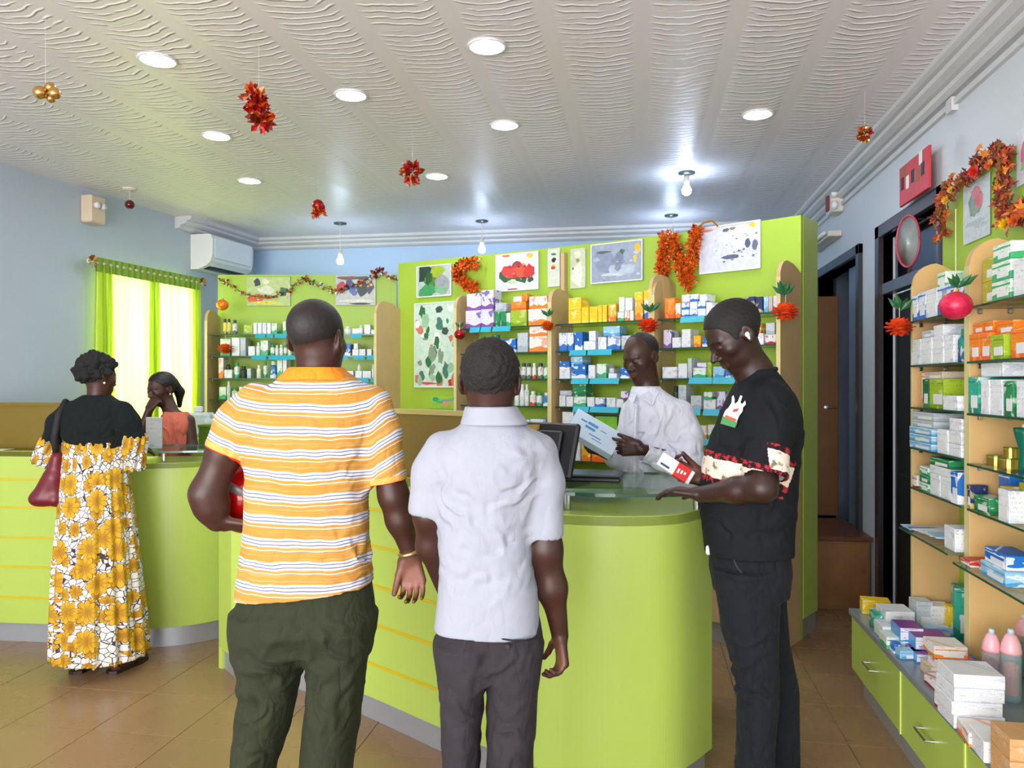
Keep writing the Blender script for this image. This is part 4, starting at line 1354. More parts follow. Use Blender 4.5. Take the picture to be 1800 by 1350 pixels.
# things on the main counter ------------------------------------------------
# monitor turned away, laptop
q = c2w(0.10, 2.98, 0)
mo = empty('computer_monitor', (q.x, q.y, 1.111), TH - math.radians(42), label='black computer monitor seen from its side on the counter glass', cat='monitor')
Mt = Matrix.Translation((0, 0, .03)) @ Matrix.Rotation(math.radians(-16), 4, 'X')
MB().cbox(-.16, -.012, .0, .16, .016, .215, c=.008, M=Mt).build('screen_housing', M_black, mo)
MB().box(-.15, .016, .012, .15, .0175, .203, M=Mt).build('display', plain('dark_display', (10, 12, 16), .1), mo)
MB().cbox(-.10, -.028, .03, .10, -.012, .18, c=.006, M=Mt).build('rear_cover', plain('charcoal_cover', (34, 37, 42), .4), mo)
MB().cbox(-.03, -.028, .0, .03, .0, .10, c=.006).build('neck', M_black, mo)
MB().lathe([(0, 0), (.09, 0), (.09, .006), (.03, .014), (0, .014)], 24).build('foot', M_black, mo, smooth=False)
q = c2w(0.30, 3.15, 0)
lp_ = empty('laptop', (q.x, q.y, 1.111), TH - math.radians(12), label='closed dark laptop lying on the counter glass beside the monitor', cat='laptop')
MB().cbox(-.15, -.10, 0, .15, .10, .018, c=.005).build('base', M_black, lp_)
MB().cbox(-.15, -.10, .019, .15, .10, .028, c=.004).build('lid', plain('dark_grey_lid', (58, 66, 72), .25), lp_)
# standing white carton at the left counter
q = c2w((271 - 900) / F * 4.55, 4.55, 0)
o = make_item('w', .085, .04, .185, (q.x, q.y, 1.118), TH + .3, 'tall white carton standing on the left counter glass between the two women', None, True)
# black monitor end at the picture's left edge
q = c2w(-3.12, 4.68, 0)
mo = empty('computer_monitor', (q.x, q.y, 1.113), TH + math.radians(5), label='black computer screen edge at the far left counter', cat='monitor')
MB().cbox(-.25, -.012, .04, .10, .018, .25, c=.008).build('screen_housing', M_black, mo)
MB().cbox(-.10, -.04, 0, .03, .05, .012, c=.004).build('foot', M_black, mo)
MB().box(-.06, -.004, .01, -.02, .014, .10).build('neck', M_black, mo)
q = c2w(-3.02, 4.53, 0)
tag(MB().cbox(-.06, -.04, 0, .06, .04, .003, c=.001).build('paper_slip', M_white, loc=(q.x, q.y, 1.113)), 'white paper slip on the far left counter', 'paper')
# bagged goods on the window side and the green box behind the seated woman
for i, (X_, Z_, s_) in enumerate(((-2.92, 5.9, .10), (-2.78, 5.95, .12), (-2.62, 5.9, .09))):
    q = c2w(X_ + .35, Z_, 0)
    o = MB().cbox(-s_, -.06, 0, s_, .06, s_ * 1.5, c=.02).build('plastic_bag', plain('cloudy_plastic_' + 'abc'[i], (206, 216, 214), .25, var=.12, scale=25), loc=(q.x, q.y, 1.10))
    MB().cbox(-s_ * .3, -.02, s_ * 1.5, s_ * .3, .02, s_ * 1.9, c=.01).build('tied_neck', M_white, o)
    tag(o, ('leftmost', 'middle', 'rightmost')[i] + ' white plastic bag of goods behind the seated woman', 'bag', 'white plastic bags of goods')
q = c2w(-2.55 + .1, 5.85, 0)
sd = empty('side_table', (q.x, q.y, 0), TH, label='narrow green-topped side unit behind the seated woman', cat='table')
MB().cbox(-.60, -.2, 1.05, .55, .2, 1.095, c=.004).build('top', M_green, sd)
MB().cbox(-.58, -.18, 0, .53, .18, 1.05, c=.004).build('body', M_greend, sd)
q = c2w(-2.0, 5.35, 0)
o = MB().cbox(-.16, -.06, 0, .16, .06, .16, c=.004).build('green_box', plain('olive_green_box', (92, 132, 30), .5), loc=(q.x, q.y, 1.055), rotz=TH)
MB().cbox(-.165, -.065, .145, .165, .065, .165, c=.003).build('lid', plain('olive_green_lid', (104, 146, 36), .5), o)
tag(o, 'olive green box behind the seated woman, right of her shoulder', 'box')
st = empty('corner_stand', (q.x, q.y, 0), TH, label='plain green stand under the olive green box', cat='stand')
MB().cbox(-.18, -.12, 0, .18, .12, 1.01, c=.004).build('body', M_greend, st)
MB().cbox(-.2, -.14, 1.01, .2, .14, 1.054, c=.004).build('top', M_green, st)
# ------------------------------------------------------------------ people: signed-distance bodies turned into one continuous mesh


def V3(*a):
    return np.array(a, dtype=np.float64)


class Field:
    def __init__(s, lo, hi, h):
        s.lo = np.array(lo, float); s.h = h
        n = np.ceil((np.array(hi) - s.lo) / h).astype(int) + 1
        s.n = n
        s.ax = [(s.lo[i] + np.arange(n[i]) * h).astype(np.float32) for i in range(3)]
        s.f = np.full(tuple(n), 0.05, np.float32)

    def reg(s, lo, hi):
        i0 = np.clip(np.floor((np.array(lo) - s.lo) / s.h).astype(int), 0, s.n - 1)
        i1 = np.clip(np.ceil((np.array(hi) - s.lo) / s.h).astype(int) + 1, 1, s.n)
        sl = tuple(slice(a, b) for a, b in zip(i0, i1))
        X = s.ax[0][sl[0]][:, None, None]; Y = s.ax[1][sl[1]][None, :, None]; Z = s.ax[2][sl[2]][None, None, :]
        return sl, X, Y, Z

    def put(s, sl, d, k, op='u'):
        a = s.f[sl]
        if a.size == 0: return
        if op == 'u':
            if k > 0:
                hh = np.maximum(k - np.abs(a - d), 0) / k
                s.f[sl] = np.minimum(a, d) - hh * hh * k * 0.25
            else:
                s.f[sl] = np.minimum(a, d)
        else:   # subtract
            d = -d
            if k > 0:
                hh = np.maximum(k - np.abs(a - d), 0) / k
                s.f[sl] = np.maximum(a, d) + hh * hh * k * 0.25
            else:
                s.f[sl] = np.maximum(a, d)

    def cap(s, a, b, ra, rb, k=0.01, op='u', flat=None):
        a = np.array(a, float); b = np.array(b, float)
        m = max(ra, rb) * (1 if flat is None else max(1, flat[1])) + 0.02 + k
        sl, X, Y, Z = s.reg(np.minimum(a, b) - m, np.maximum(a, b) + m)
        ab = b - a
        L2 = float(ab @ ab) + 1e-12
        t = ((X - a[0]) * ab[0] + (Y - a[1]) * ab[1] + (Z - a[2]) * ab[2]) / L2
        t = np.clip(t, 0, 1)
        dx = X - a[0] - t * ab[0]; dy = Y - a[1] - t * ab[1]; dz = Z - a[2] - t * ab[2]
        if flat is not None:
            ax = np.array(flat[0], float); ax /= np.linalg.norm(ax)
            c = (dx * ax[0] + dy * ax[1] + dz * ax[2]) * (1.0 / flat[1] - 1.0)
            dx = dx + c * ax[0]; dy = dy + c * ax[1]; dz = dz + c * ax[2]
        d = np.sqrt(dx * dx + dy * dy + dz * dz) - (ra + (rb - ra) * t)
        s.put(sl, d.astype(np.float32), k, op)
        return s

    def chain(s, pts, rs, k=0.02, **kw):
        for i in range(len(pts) - 1):
            s.cap(pts[i], pts[i + 1], rs[i], rs[i + 1], k, **kw)
        return s

    def ell(s, c, r, k=0.01, R=None, op='u'):
        c = np.array(c, float); r = np.array(r, float)
        m = r.max() + 0.02 + k
        sl, X, Y, Z = s.reg(c - m, c + m)
        x, y, z = X - c[0], Y - c[1], Z - c[2]
        if R is not None:
            x, y, z = (x * R[0, 0] + y * R[1, 0] + z * R[2, 0], x * R[0, 1] + y * R[1, 1] + z * R[2, 1], x * R[0, 2] + y * R[1, 2] + z * R[2, 2])
        q = np.sqrt((x / r[0]) ** 2 + (y / r[1]) ** 2 + (z / r[2]) ** 2)
        g = np.sqrt((x / r[0] ** 2) ** 2 + (y / r[1] ** 2) ** 2 + (z / r[2] ** 2) ** 2) + 1e-6
        d = q * (q - 1) / g
        s.put(sl, d.astype(np.float32), k, op)
        return s

    def loft(s, secs, k=0.02, yaw=0.0, e=2.3, op='u', cap_=True):
        """sections (z, cx, cy, rx, ry)"""
        S = np.array(sorted(secs), float)
        zz = np.linspace(S[0, 0], S[-1, 0], 80)
        # smooth interpolation
        P = np.stack([np.interp(zz, S[:, 0], S[:, i]) for i in range(1, 5)], 1)
        for _ in range(6):
            P[1:-1] = 0.25 * P[:-2] + 0.5 * P[1:-1] + 0.25 * P[2:]
        m = P[:, 2:].max() + 0.03
        lo = (P[:, 0].min() - m, P[:, 1].min() - m, S[0, 0] - 0.02 - k); hi = (P[:, 0].max() + m, P[:, 1].max() + m, S[-1, 0] + 0.02 + k)
        sl, X, Y, Z = s.reg(lo, hi)
        zf = Z.ravel()
        cx, cy, rx, ry = [np.interp(zf, zz, P[:, i])[None, None, :] for i in range(4)]
        dx = X - cx; dy = Y - cy
        if yaw:
            c, q = math.cos(yaw), math.sin(yaw)
            dx, dy = dx * c + dy * q, -dx * q + dy * c
        v = (np.abs(dx / rx) ** e + np.abs(dy / ry) ** e) ** (1 / e)
        d = (v - 1) * np.minimum(rx, ry)
        d = np.maximum(d, np.maximum(S[0, 0] - Z, Z - S[-1, 0]))
        s.put(sl, d.astype(np.float32), k, op)
        return s

    def cutp(s, A, D, d0, R=.15):
        A = np.array(A, float)
        sl, X, Y, Z = s.reg(A - R, A + R)
        d = (X - A[0]) * D[0] + (Y - A[1]) * D[1] + (Z - A[2]) * D[2] - d0
        s.f[sl] = np.maximum(s.f[sl], d.astype(np.float32))
        return s

    def mesh(s):
        """naive surface nets"""
        f = s.f
        I = f < 0
        nx, ny, nz = f.shape
        cnt = np.zeros((nx - 1, ny - 1, nz - 1), np.int8)
        for i in (0, 1):
            for j in (0, 1):
                for k in (0, 1):
                    cnt += I[i:nx - 1 + i, j:ny - 1 + j, k:nz - 1 + k]
        act = (cnt > 0) & (cnt < 8)
        ci, cj, ck = np.nonzero(act)
        idx = np.full(act.shape, -1, np.int32)
        idx[ci, cj, ck] = np.arange(len(ci))
        acc = np.zeros((len(ci), 3)); w_ = np.zeros(len(ci))
        for a in range(3):
            for u in (0, 1):
                for v in (0, 1):
                    o0 = [0, 0, 0]; o1 = [0, 0, 0]
                    b, c = [q for q in range(3) if q != a]
                    o0[b] = u; o0[c] = v; o1[b] = u; o1[c] = v; o1[a] = 1
                    f0 = f[ci + o0[0], cj + o0[1], ck + o0[2]]; f1 = f[ci + o1[0], cj + o1[1], ck + o1[2]]
                    m = (f0 < 0) != (f1 < 0)
                    t = np.where(m, f0 / np.where(m, f0 - f1, 1), 0)
                    p = np.zeros((len(ci), 3))
                    p[:, 0] = o0[0]; p[:, 1] = o0[1]; p[:, 2] = o0[2]
                    p[:, a] += t
                    acc += p * m[:, None]; w_ += m
        P = (np.stack([ci, cj, ck], 1) + acc / w_[:, None]) * s.h + s.lo
        Q = []
        for a in range(3):
            b, c = [(1, 2), (2, 0), (0, 1)][a]
            sa = [slice(None)] * 3; sb = [slice(None)] * 3
            sa[a] = slice(0, f.shape[a] - 1); sb[a] = slice(1, f.shape[a])
            A = I[tuple(sa)]; B = I[tuple(sb)]
            e = np.nonzero(A != B)
            e = np.stack(e, 1)
            ok = (e[:, b] > 0) & (e[:, c] > 0) & (e[:, b] < f.shape[b] - 1) & (e[:, c] < f.shape[c] - 1)
            e = e[ok]
            ins = A[e[:, 0], e[:, 1], e[:, 2]]

            def g(db, dc):
                q = e.copy(); q[:, b] -= db; q[:, c] -= dc
                return idx[q[:, 0], q[:, 1], q[:, 2]]
            q = np.stack([g(1, 1), g(0, 1), g(0, 0), g(1, 0)], 1)
            q[~ins] = q[~ins][:, ::-1]
            Q.append(q)
        Q = np.concatenate(Q)
        Q = Q[(Q >= 0).all(1)]
        return P, Q


def smooth_v(P, Q, it):
    for _ in range(it):
        acc = np.zeros_like(P); c = np.zeros(len(P))
        for i in range(4):
            for j in (1, 3):
                np.add.at(acc, Q[:, i], P[Q[:, (i + j) % 4]])
                np.add.at(c, Q[:, i], 1)
        P = 0.5 * P + 0.5 * acc / c[:, None]
    return P


def vnormals(P, Q):
    n = np.cross(P[Q[:, 2]] - P[Q[:, 0]], P[Q[:, 3]] - P[Q[:, 1]])
    N = np.zeros_like(P)
    for i in range(4):
        np.add.at(N, Q[:, i], n)
    return N / (np.linalg.norm(N, axis=1)[:, None] + 1e-12)


def np_mesh(name, P, Q, mat, parent, attrs=None):
    me = bpy.data.meshes.new(name)
    me.vertices.add(len(P)); me.vertices.foreach_set('co', P.astype(np.float32).ravel())
    me.loops.add(len(Q) * 4); me.loops.foreach_set('vertex_index', Q.astype(np.int32).ravel())
    me.polygons.add(len(Q)); me.polygons.foreach_set('loop_start', np.arange(0, len(Q) * 4, 4, dtype=np.int32))
    me.polygons.foreach_set('use_smooth', np.ones(len(Q), bool))
    me.update(calc_edges=True)
    me.materials.append(mat)
    for k, v in (attrs or {}).items():
        at_ = me.attributes.new(k, 'FLOAT', 'POINT')
        at_.data.foreach_set('value', v.astype(np.float32))
    o = bpy.data.objects.new(name, me)
    C.objects.link(o)
    o.parent = parent
    return o


def fbm(P, seed, f0, oct_=3):
    r = np.random.default_rng(seed)
    out = np.zeros(len(P)); a = 1.0; tot = 0
    for o in range(oct_):
        for _ in range(5):
            d = r.normal(size=3); d /= np.linalg.norm(d)
            out += a * np.sin((P @ d) * f0 * (2 ** o) * 2 * math.pi * r.uniform(.7, 1.3) + r.uniform(0, 7)) / 5 ** .5
        tot += a; a *= .5
    return out / tot


def folds(P, N, lst, base=0.0012, seed=3, f0=5.0):
    """each fold: centre, travel direction across the crease, wavelength, height, radius"""
    d = base * fbm(P, seed, f0, 3)
    wob = fbm(P, seed + 9, 5.0, 3)
    for c, dr, lam, amp, rad in lst:
        c = np.array(c, float); dr = np.array(dr, float); dr /= np.linalg.norm(dr)
        q = P - c
        rad_ = np.array(rad if hasattr(rad, '__len__') else (rad, rad, rad), float)
        g = np.exp(-((q / rad_) ** 2).sum(1))
        s_ = np.sin((q @ dr) / (lam * 1.5) * math.pi + wob * 2.6 + .8)
        d += amp * 1.1 * g * (1 - 2.0 * np.sqrt(s_ * s_ + .02)) * (.7 + .5 * np.sin(wob * 5 + c[0] * 90))
    return P + N * d[:, None]


def rot(yaw=0, pitch=0, roll=0):
    """head axes: face looks to +y; yaw>0 turns to the viewer's left, pitch>0 nods down; columns = right, forward, up"""
    m = Matrix.Rotation(yaw, 3, 'Z') @ Matrix.Rotation(-pitch, 3, 'X') @ Matrix.Rotation(roll, 3, 'Y')
    return np.array(m)


def head(fd, c, R, s=1.0, nose=1.0, lips=1.0, jaw=1.0):
    """a head with skull, jaw, nose, lips, sockets, eyelids and ears; c = middle between the ears"""
    c = np.array(c, float)

    def w(p):
        return c + R @ (np.array(p, float) * s)
    E = lambda p, r, k, op='u': fd.ell(w(p), np.array(r) * s, k * s, R, op)
    K = lambda a, b, ra, rb, k, op='u': fd.cap(w(a), w(b), ra * s, rb * s, k * s, op)
    E((0, -.014, .036), (.076, .097, .082), .01)
    E((0, .020, -.015), (.064, .074, .078), .03)
    E((0, .030, -.065), (.050 * jaw, .052, .042), .03)
    E((0, .062, -.092), (.022, .020, .018), .02)
    for x in (-1, 1):
        E((x * .046, .052, -.018), (.022, .026, .020), .02)      # cheekbone
        K((x * .012, .084, .019), (x * .042, .070, .021), .0085, .007, .012)      # brow
        E((x * .031, .0945, .001), (.0145, .0095, .0085), .010, 's')   # socket
        E((x * .031, .0755, .000), (.0140, .0140, .0120), .003)  # lidded eye
        K((x * .018, .0850, -.0035), (x * .043, .0775, -.002), .0022, .0018, .003)      # lower edge of the lid
    K((0, .086, .004), (0, .104 * nose, -.030), .0065, .0100, .010)
    for x in (-1, 1):
        E((x * .0125, .094, -.035), (.0095, .012, .0085), .006)
        E((x * .008, .099, -.0425), (.0035, .0045, .0035), .002, 's')
    K((-.019, .084, -.0595), (.019, .084, -.0595), .0055 * lips, .0055 * lips, .006)
    K((-.006, .0895, -.0585), (.006, .0895, -.0585), .0060 * lips, .0060 * lips, .006)
    K((-.017, .0845, -.0705), (.017, .0845, -.0705), .0060 * lips, .0060 * lips, .006)
    K((-.022, .0925, -.0648), (.022, .0925, -.0648), .0014, .0014, .002, 's')
    for x in (-1, 1):
        fd.ell(w((x * .0785, -.012, -.004)), np.array((.0075, .019, .031)) * s, .006 * s, R @ np.array(Matrix.Rotation(x * .35, 3, 'Z')), 'u')
        fd.ell(w((x * .0865, -.008, .002)), np.array((.006, .010, .017)) * s, .004 * s, R @ np.array(Matrix.Rotation(x * .35, 3, 'Z')), 's')
        E((x * .076, .004, -.004), (.006, .006, .008), .004)
        E((x * .078, -.006, -.029), (.005, .008, .008), .004)


def headmask(P, c, R, s=1.0):
    """tints that belong to the face: lips, brows, lash line"""
    q = ((P - np.array(c)) @ R) / s
    x, y, z = q[:, 0], q[:, 1], q[:, 2]
    lip = np.clip(1 - np.sqrt((x / .024) ** 2 + ((z + .065) / .0115) ** 2 + ((y - .088) / .018) ** 2), 0, .35) / .35
    ax = np.abs(x)
    bz = .022 + .10 * (ax - .02) * (ax < .032) - .25 * np.maximum(ax - .032, 0)
    brow = ((ax > .010) & (ax < .050) & (np.abs(z - bz) < .0042) & (y > .05)).astype(float)
    lash = ((ax > .017) & (ax < .046) & (np.abs(z + .0045 - .002 * (ax > .035)) < .0016) & (y > .06)).astype(float)
    return lip, np.maximum(brow * .8, lash)


def hair(parent, c, R, s, mat, thick=.004, h=.0035, line=None, seed=1, lump=.0, lumpf=30, name='hair', extra=None, rough=0.0008):
    c = np.array(c, float)
    m = .20 * s
    fd = Field(c - m, c + m, h)

    def w(p):
        return c + R @ (np.array(p, float) * s)
    fd.ell(w((0, -.014, .036)), np.array((.076, .097, .082)) * s + thick, .01, R)
    fd.ell(w((0, .012, -.015)), np.array((.064, .068, .078)) * s + thick * .8, .03, R)
    if extra: extra(fd, w)
    line = line or [(-.13, -.062), (-.085, -.060), (-.055, -.050), (-.035, -.02), (-.02, .012), (.012, .014), (.02, -.004), (.032, -.002), (.040, .030), (.058, .062), (.075, .072), (.12, .078)]
    sl, X, Y, Z = fd.reg(fd.lo, fd.lo + fd.n * fd.h)
    x = X - c[0]; y = Y - c[1]; z = Z - c[2]
    ly = (x * R[0, 1] + y * R[1, 1] + z * R[2, 1]) / s
    lz = (x * R[0, 2] + y * R[1, 2] + z * R[2, 2]) / s
    L = np.array(line)
    cut = (np.interp(ly, L[:, 0], L[:, 1]) - lz).astype(np.float32) * s
    fd.f = np.maximum(fd.f, cut)
    P, Q = fd.mesh()
    P = smooth_v(P, Q, 1)
    N = vnormals(P, Q)
    d = rough * fbm(P, seed, 60, 2)
    if lump: d = d + lump * np.abs(fbm(P, seed + 5, lumpf, 2))
    return np_mesh(name, P + N * d[:, None], Q, mat, parent)


def unit(v):
    v = np.array(v, float)
    return v / np.linalg.norm(v)


def hand(fd, W, D, Nn, side, s=1.0, curl=(25, 30, 20), spread=.10, tcurl=.35, curls=None, tdir=None):
    """W wrist, D direction of the palm, Nn side the fingers curl towards, side = +1/-1 where the thumb lies along S = D x N"""
    W = np.array(W, float); D = unit(D); Nn = np.array(Nn, float); Nn = unit(Nn - D * (Nn @ D)); S = np.cross(D, Nn) * side
    for i, (o_, L, r) in enumerate(((.030, .070, .0088), (.010, .079, .0090), (-.010, .074, .0086), (-.029, .060, .0078))):
        B = W + (D * (.088 - .004 * abs(i - 1)) + S * o_) * s
        fd.cap(W + (D * .012 + S * o_ * .55) * s, B, .0135 * s, .0115 * s, .012 * s)
        c1, c2, c3 = (curls[i] if curls else curl)
        a = 0
        p = B
        fan = spread * (o_ / .03)
        for seg, (cc, fr, rr) in enumerate(((c1, .45, 1), (c2, .30, .93), (c3, .25, .82))):
            a += math.radians(cc)
            dd = unit(D * math.cos(a) + Nn * math.sin(a) + S * fan * math.cos(a))
            q = p + dd * L * fr * s
            fd.cap(p, q, r * rr * s, r * rr * .92 * s, .0025 if seg else .006)
            p = q
    # thumb
    T0 = W + (D * .020 + S * .024) * s
    td = unit(D * .55 + S * .65 + Nn * tcurl) if tdir is None else unit(D * tdir[0] + S * tdir[1] + Nn * tdir[2])
    T1 = T0 + td * .042 * s
    td2 = unit(td * .7 + D * .45 + Nn * tcurl * .6)
    T2 = T1 + td2 * .032 * s
    td3 = unit(td2 + Nn * .3 + D * .1)
    T3 = T2 + td3 * .024 * s
    fd.cap(W + D * .012 * s, T0, .016 * s, .0165 * s, .014)
    fd.cap(T0, T1, .0155 * s, .0115 * s, .012)
    fd.cap(T1, T2, .0108 * s, .0098 * s, .004)
    fd.cap(T2, T3, .0098 * s, .0082 * s, .003)


def skin_mat(name, a, b, lipc, palm=None):
    n = NT(name, 0.42, 0)
    v = n.coord('Object')
    f = n.noise(v, 9.0, 3.0)
    c = n.mix(f, a, b)
    lip = n.attr('lip').outputs['Fac']
    c = n.mix(n.math('MULTIPLY', lip, .7), c, lipc)
    if palm:
        c = n.mix(n.math('MULTIPLY', n.attr('palm').outputs['Fac'], .8), c, palm)
    br = n.attr('brow').outputs['Fac']
    c = n.mix(n.math('MULTIPLY', br, .85), c, (14, 9, 8))
    n.col(c)
    n.b.inputs['Specular IOR Level'].default_value = .4
    n.b.inputs['Subsurface Weight'].default_value = 0.03
    n.b.inputs['Subsurface Radius'].default_value = (.02, .008, .004)
    n.bump(n.noise(v, 320.0, 2.0), 0.0001)
    return n.m


def cloth_mat(name, col, rough=.85, var=.06, weave=.0003, scale=9, crease=.012):
    n = NT(name, rough, 0)
    v = n.coord('Object')
    f = n.noise(v, scale, 3.0)
    a = tuple(c * (1 - var) for c in col); b = tuple(min(255, c * (1 + var)) for c in col)
    n.col(n.mix(f, a, b))
    n.b.inputs['Sheen Weight'].default_value = .02
    n.b.inputs['Specular IOR Level'].default_value = .2
    q_ = n.xyz(v)
    cr = n.noise(n.comb(q_[0], q_[1], n.math('MULTIPLY', q_[2], .55)), 11.0, 3.0)
    cr = n.math('MULTIPLY', n.math('ABSOLUTE', n.math('SUBTRACT', cr, .5)), 2.0)
    n.bump(n.math('ADD', n.math('MULTIPLY', n.noise(v, 700.0, 1.0), weave * 60), n.math('POWER', cr, .7)), crease)
    return n.m


class Person:
    def __init__(s, px0, Z0, label):
        s.px0 = px0; s.Z0 = Z0; s.s = F / Z0
        q = c2w((px0 - 900) / F * Z0, Z0, 0)
        s.k = empty('person', q, TH, label=label, cat='person')
        s.X0 = (px0 - 900) / F * Z0

    def J(s, px, py, dy=0.0):
        """pixel to the figure's own frame (x right, y away from the viewer, z up), dy behind the figure's plane"""
        Z = s.Z0 + dy
        return V3((px - 900) / F * Z - s.X0, dy, EYE - (py - 675) / F * Z)

    def S(s, py, l, r, ry, dy=0.0):
        a = s.J(l, py, dy); b = s.J(r, py, dy)
        return (a[2], 0.5 * (a[0] + b[0]), dy, 0.5 * (b[0] - a[0]), ry)


def finish(fd, name, mat, parent, fl=None, it=1, base=.0, seed=1, hd=None, palm=None, extra=None, f0=5.0):
    P, Q = fd.mesh()
    P = smooth_v(P, Q, it)
    if fl is not None or base:
        P = folds(P, vnormals(P, Q), fl or [], base, seed, f0)
    at_ = {}
    if hd is not None:
        lip, brow = headmask(P, *hd)
        at_['lip'] = lip; at_['brow'] = brow
    if palm is not None:
        N = vnormals(P, Q)
        pm_ = np.zeros(len(P))
        for W, D, Nn, r in palm:
            W = np.array(W, float)
            D = unit(D); ctr = W + D * .085
            g = np.clip(1.4 - np.linalg.norm(P - ctr, axis=1) / r, 0, 1)
            pm_ = np.maximum(pm_, g * np.clip((N @ unit(Nn)) * 1.6 - .1, 0, 1))
        at_['palm'] = pm_
    if extra is not None:
        at_.update(extra(P))
    return np_mesh(name, P, Q, mat, parent, at_)


M_hairb = plain('black_cropped_hair', (17, 14, 14), .75, var=.35, scale=60, bump=.001, bscale=260)
SK1 = skin_mat('skin_deep_brown', (50, 29, 23), (72, 43, 34), (110, 62, 56), (150, 98, 82))
SK2 = skin_mat('skin_dark', (40, 24, 20), (60, 37, 30), (96, 54, 50), (130, 84, 70))
SKW = skin_mat('skin_warm', (60, 35, 27), (86, 53, 41), (130, 70, 64), (150, 100, 84))
M_shoe = plain('dark_leather', (26, 22, 20), .35, var=.1)


def shoes(pr, feet, mat=M_shoe, name='shoe', L=.27):
    for (x, y, a) in feet:
        d = V3(-math.sin(a), math.cos(a), 0)
        c = V3(x, y, 0)
        fd = Field((x - .2, y - .2, -.01), (x + .2, y + .2, .13), .005)
        fd.cap(c - d * .06 + V3(0, 0, .042), c + d * .02 + V3(0, 0, .045), .038, .040, .02)
        fd.cap(c + d * .02 + V3(0, 0, .035), c + d * (L - .12) + V3(0, 0, .03), .040, .034, .02)
        fd.cap(c - d * .05 + V3(0, 0, .06), c - d * .04 + V3(0, 0, .10), .036, .038, .02)
        sl, X, Y, Z = fd.reg(fd.lo, fd.lo + fd.n * fd.h)
        fd.f = np.maximum(fd.f, (0.001 - Z).astype(np.float32))
        finish(fd, name, mat, pr.k)


def limb_loft(fd, pr, secs, ry, dy, k=.03, e=2.1):
    S = []
    for q in secs:
        yy = dy + (q[3] if len(q) > 3 else 0)
        rr = ry * (q[4] if len(q) > 4 else 1)
        S.append(pr.S(q[0], q[1], q[2], rr, yy))
    fd.loft(S, k, e=e)


def shirt_stripe_mat():
    n = NT('orange_striped_jersey', .85, 0)
    v = n.coord('Object')
    sv = n.attr('sv').outputs['Fac']
    t = n.math('FRACT', n.math('ADD', n.math('DIVIDE', sv, .0635), .16))
    f = n.noise(v, 7.0, 3.0)
    s_ = n.xyz(v)
    hz = n.noise(n.comb(n.math('MULTIPLY', s_[0], 2.0), 0, n.math('MULTIPLY', sv, 120.0)), 1.5, 3.0)
    base = n.mix(f, (182, 130, 46), (194, 143, 78))
    base = n.mix(n.math('MULTIPLY', n.ramp(hz, .5, .7), .4), base, (232, 188, 132))

    def band(a, b):
        return n.math('MULTIPLY', n.math('GREATER_THAN', t, a), n.math('LESS_THAN', t, b))
    c = n.mix(band(.56, .94), base, (206, 208, 214))
    c = n.mix(band(.65, .69), c, (84, 88, 118))
    c = n.mix(band(.80, .84), c, (92, 96, 124))
    c = n.mix(band(.40, .435), c, (236, 226, 214))
    cf = n.attr('cuff').outputs['Fac']
    c = n.mix(n.math('GREATER_THAN', cf, -.022), c, (222, 168, 88))
    c = n.mix(n.math('GREATER_THAN', cf, -.005), c, (210, 50, 24))
    n.col(c)
    n.b.inputs['Specular IOR Level'].default_value = .2
    cr = n.noise(n.comb(s_[0], s_[1], n.math('MULTIPLY', s_[2], .55)), 9.0, 3.0)
    cr = n.math('MULTIPLY', n.math('ABSOLUTE', n.math('SUBTRACT', cr, .5)), 2.0)
    n.bump(n.math('ADD', n.math('MULTIPLY', n.noise(v, 600.0, 1.0), .02), n.math('POWER', cr, .7)), .006)
    return n.m


# ================= man in the striped shirt
pr = Person(545, 2.29, 'man seen from behind in an orange, white and navy striped T-shirt and dark green trousers')
J, S_ = pr.J, pr.S
hc = J(557, 597, .0); Rm = rot(math.radians(-14), .05, 0)
fd = Field((-.43, -.22, 0), (J(775, 700)[0], .36, 1.79), .0036)
head(fd, hc, Rm, 1.0)
fd.cap(J(560, 625, -.01), J(557, 690, -.0), .063, .060, .03)
fd.loft([S_(1020, 440, 640, .10), S_(850, 450, 635, .11), S_(740, 460, 635, .09), S_(705, 500, 610, .06), S_(684, 535, 585, .05)], .03)
EL, WLx = J(364, 868, -.02), J(382, 916, .00)
fd.chain([J(432, 725, 0), J(398, 790, -.01), EL], [.040, .052, .047], .03)
fd.chain([EL, EL * .5 + WLx * .5, WLx], [.047, .046, .031], .03)
hand(fd, WLx, (.93, .14, -.22), (-.1, .45, .9), -1, 1.0, curl=(16, 24, 20))
SR, ER, WR = J(660, 725, 0), J(692, 872, .0), J(722, 975, .03)
fd.chain([SR, J(676, 800, 0), ER], [.036, .047, .041], .03)
fd.chain([ER, ER * .6 + WR * .4, WR], [.041, .040, .026], .03)
hr = (WR, (.10, -.02, -1), (-.15, -1, -.02))
hand(fd, hr[0], hr[1], hr[2], 1, 1.0, curls=[(30, 45, 30), (28, 40, 30), (24, 34, 25), (18, 26, 20)], spread=.05, tcurl=.3, tdir=(.85, .36, .3))
fd.chain([J(490, 1040), J(460, 1250), J(438, 1470), J(438, 1500)], [.07, .05, .04, .035], .03)
fd.chain([J(590, 1040), J(585, 1250), J(566, 1470), J(566, 1500)], [.07, .05, .04, .035], .03)
finish(fd, 'body', SK1, pr.k, hd=(hc, Rm, 1.0), palm=[(hr[0], hr[1], hr[2], .08), (WLx, (.93, .14, -.22), (-.1, .45, .9), .07)])
hair(pr.k, hc, Rm, 1.0, plain('shaved_stubble', (30, 23, 22), .6, var=.3, scale=70, bump=.0006, bscale=300), thick=.0012, seed=2, rough=.0004)

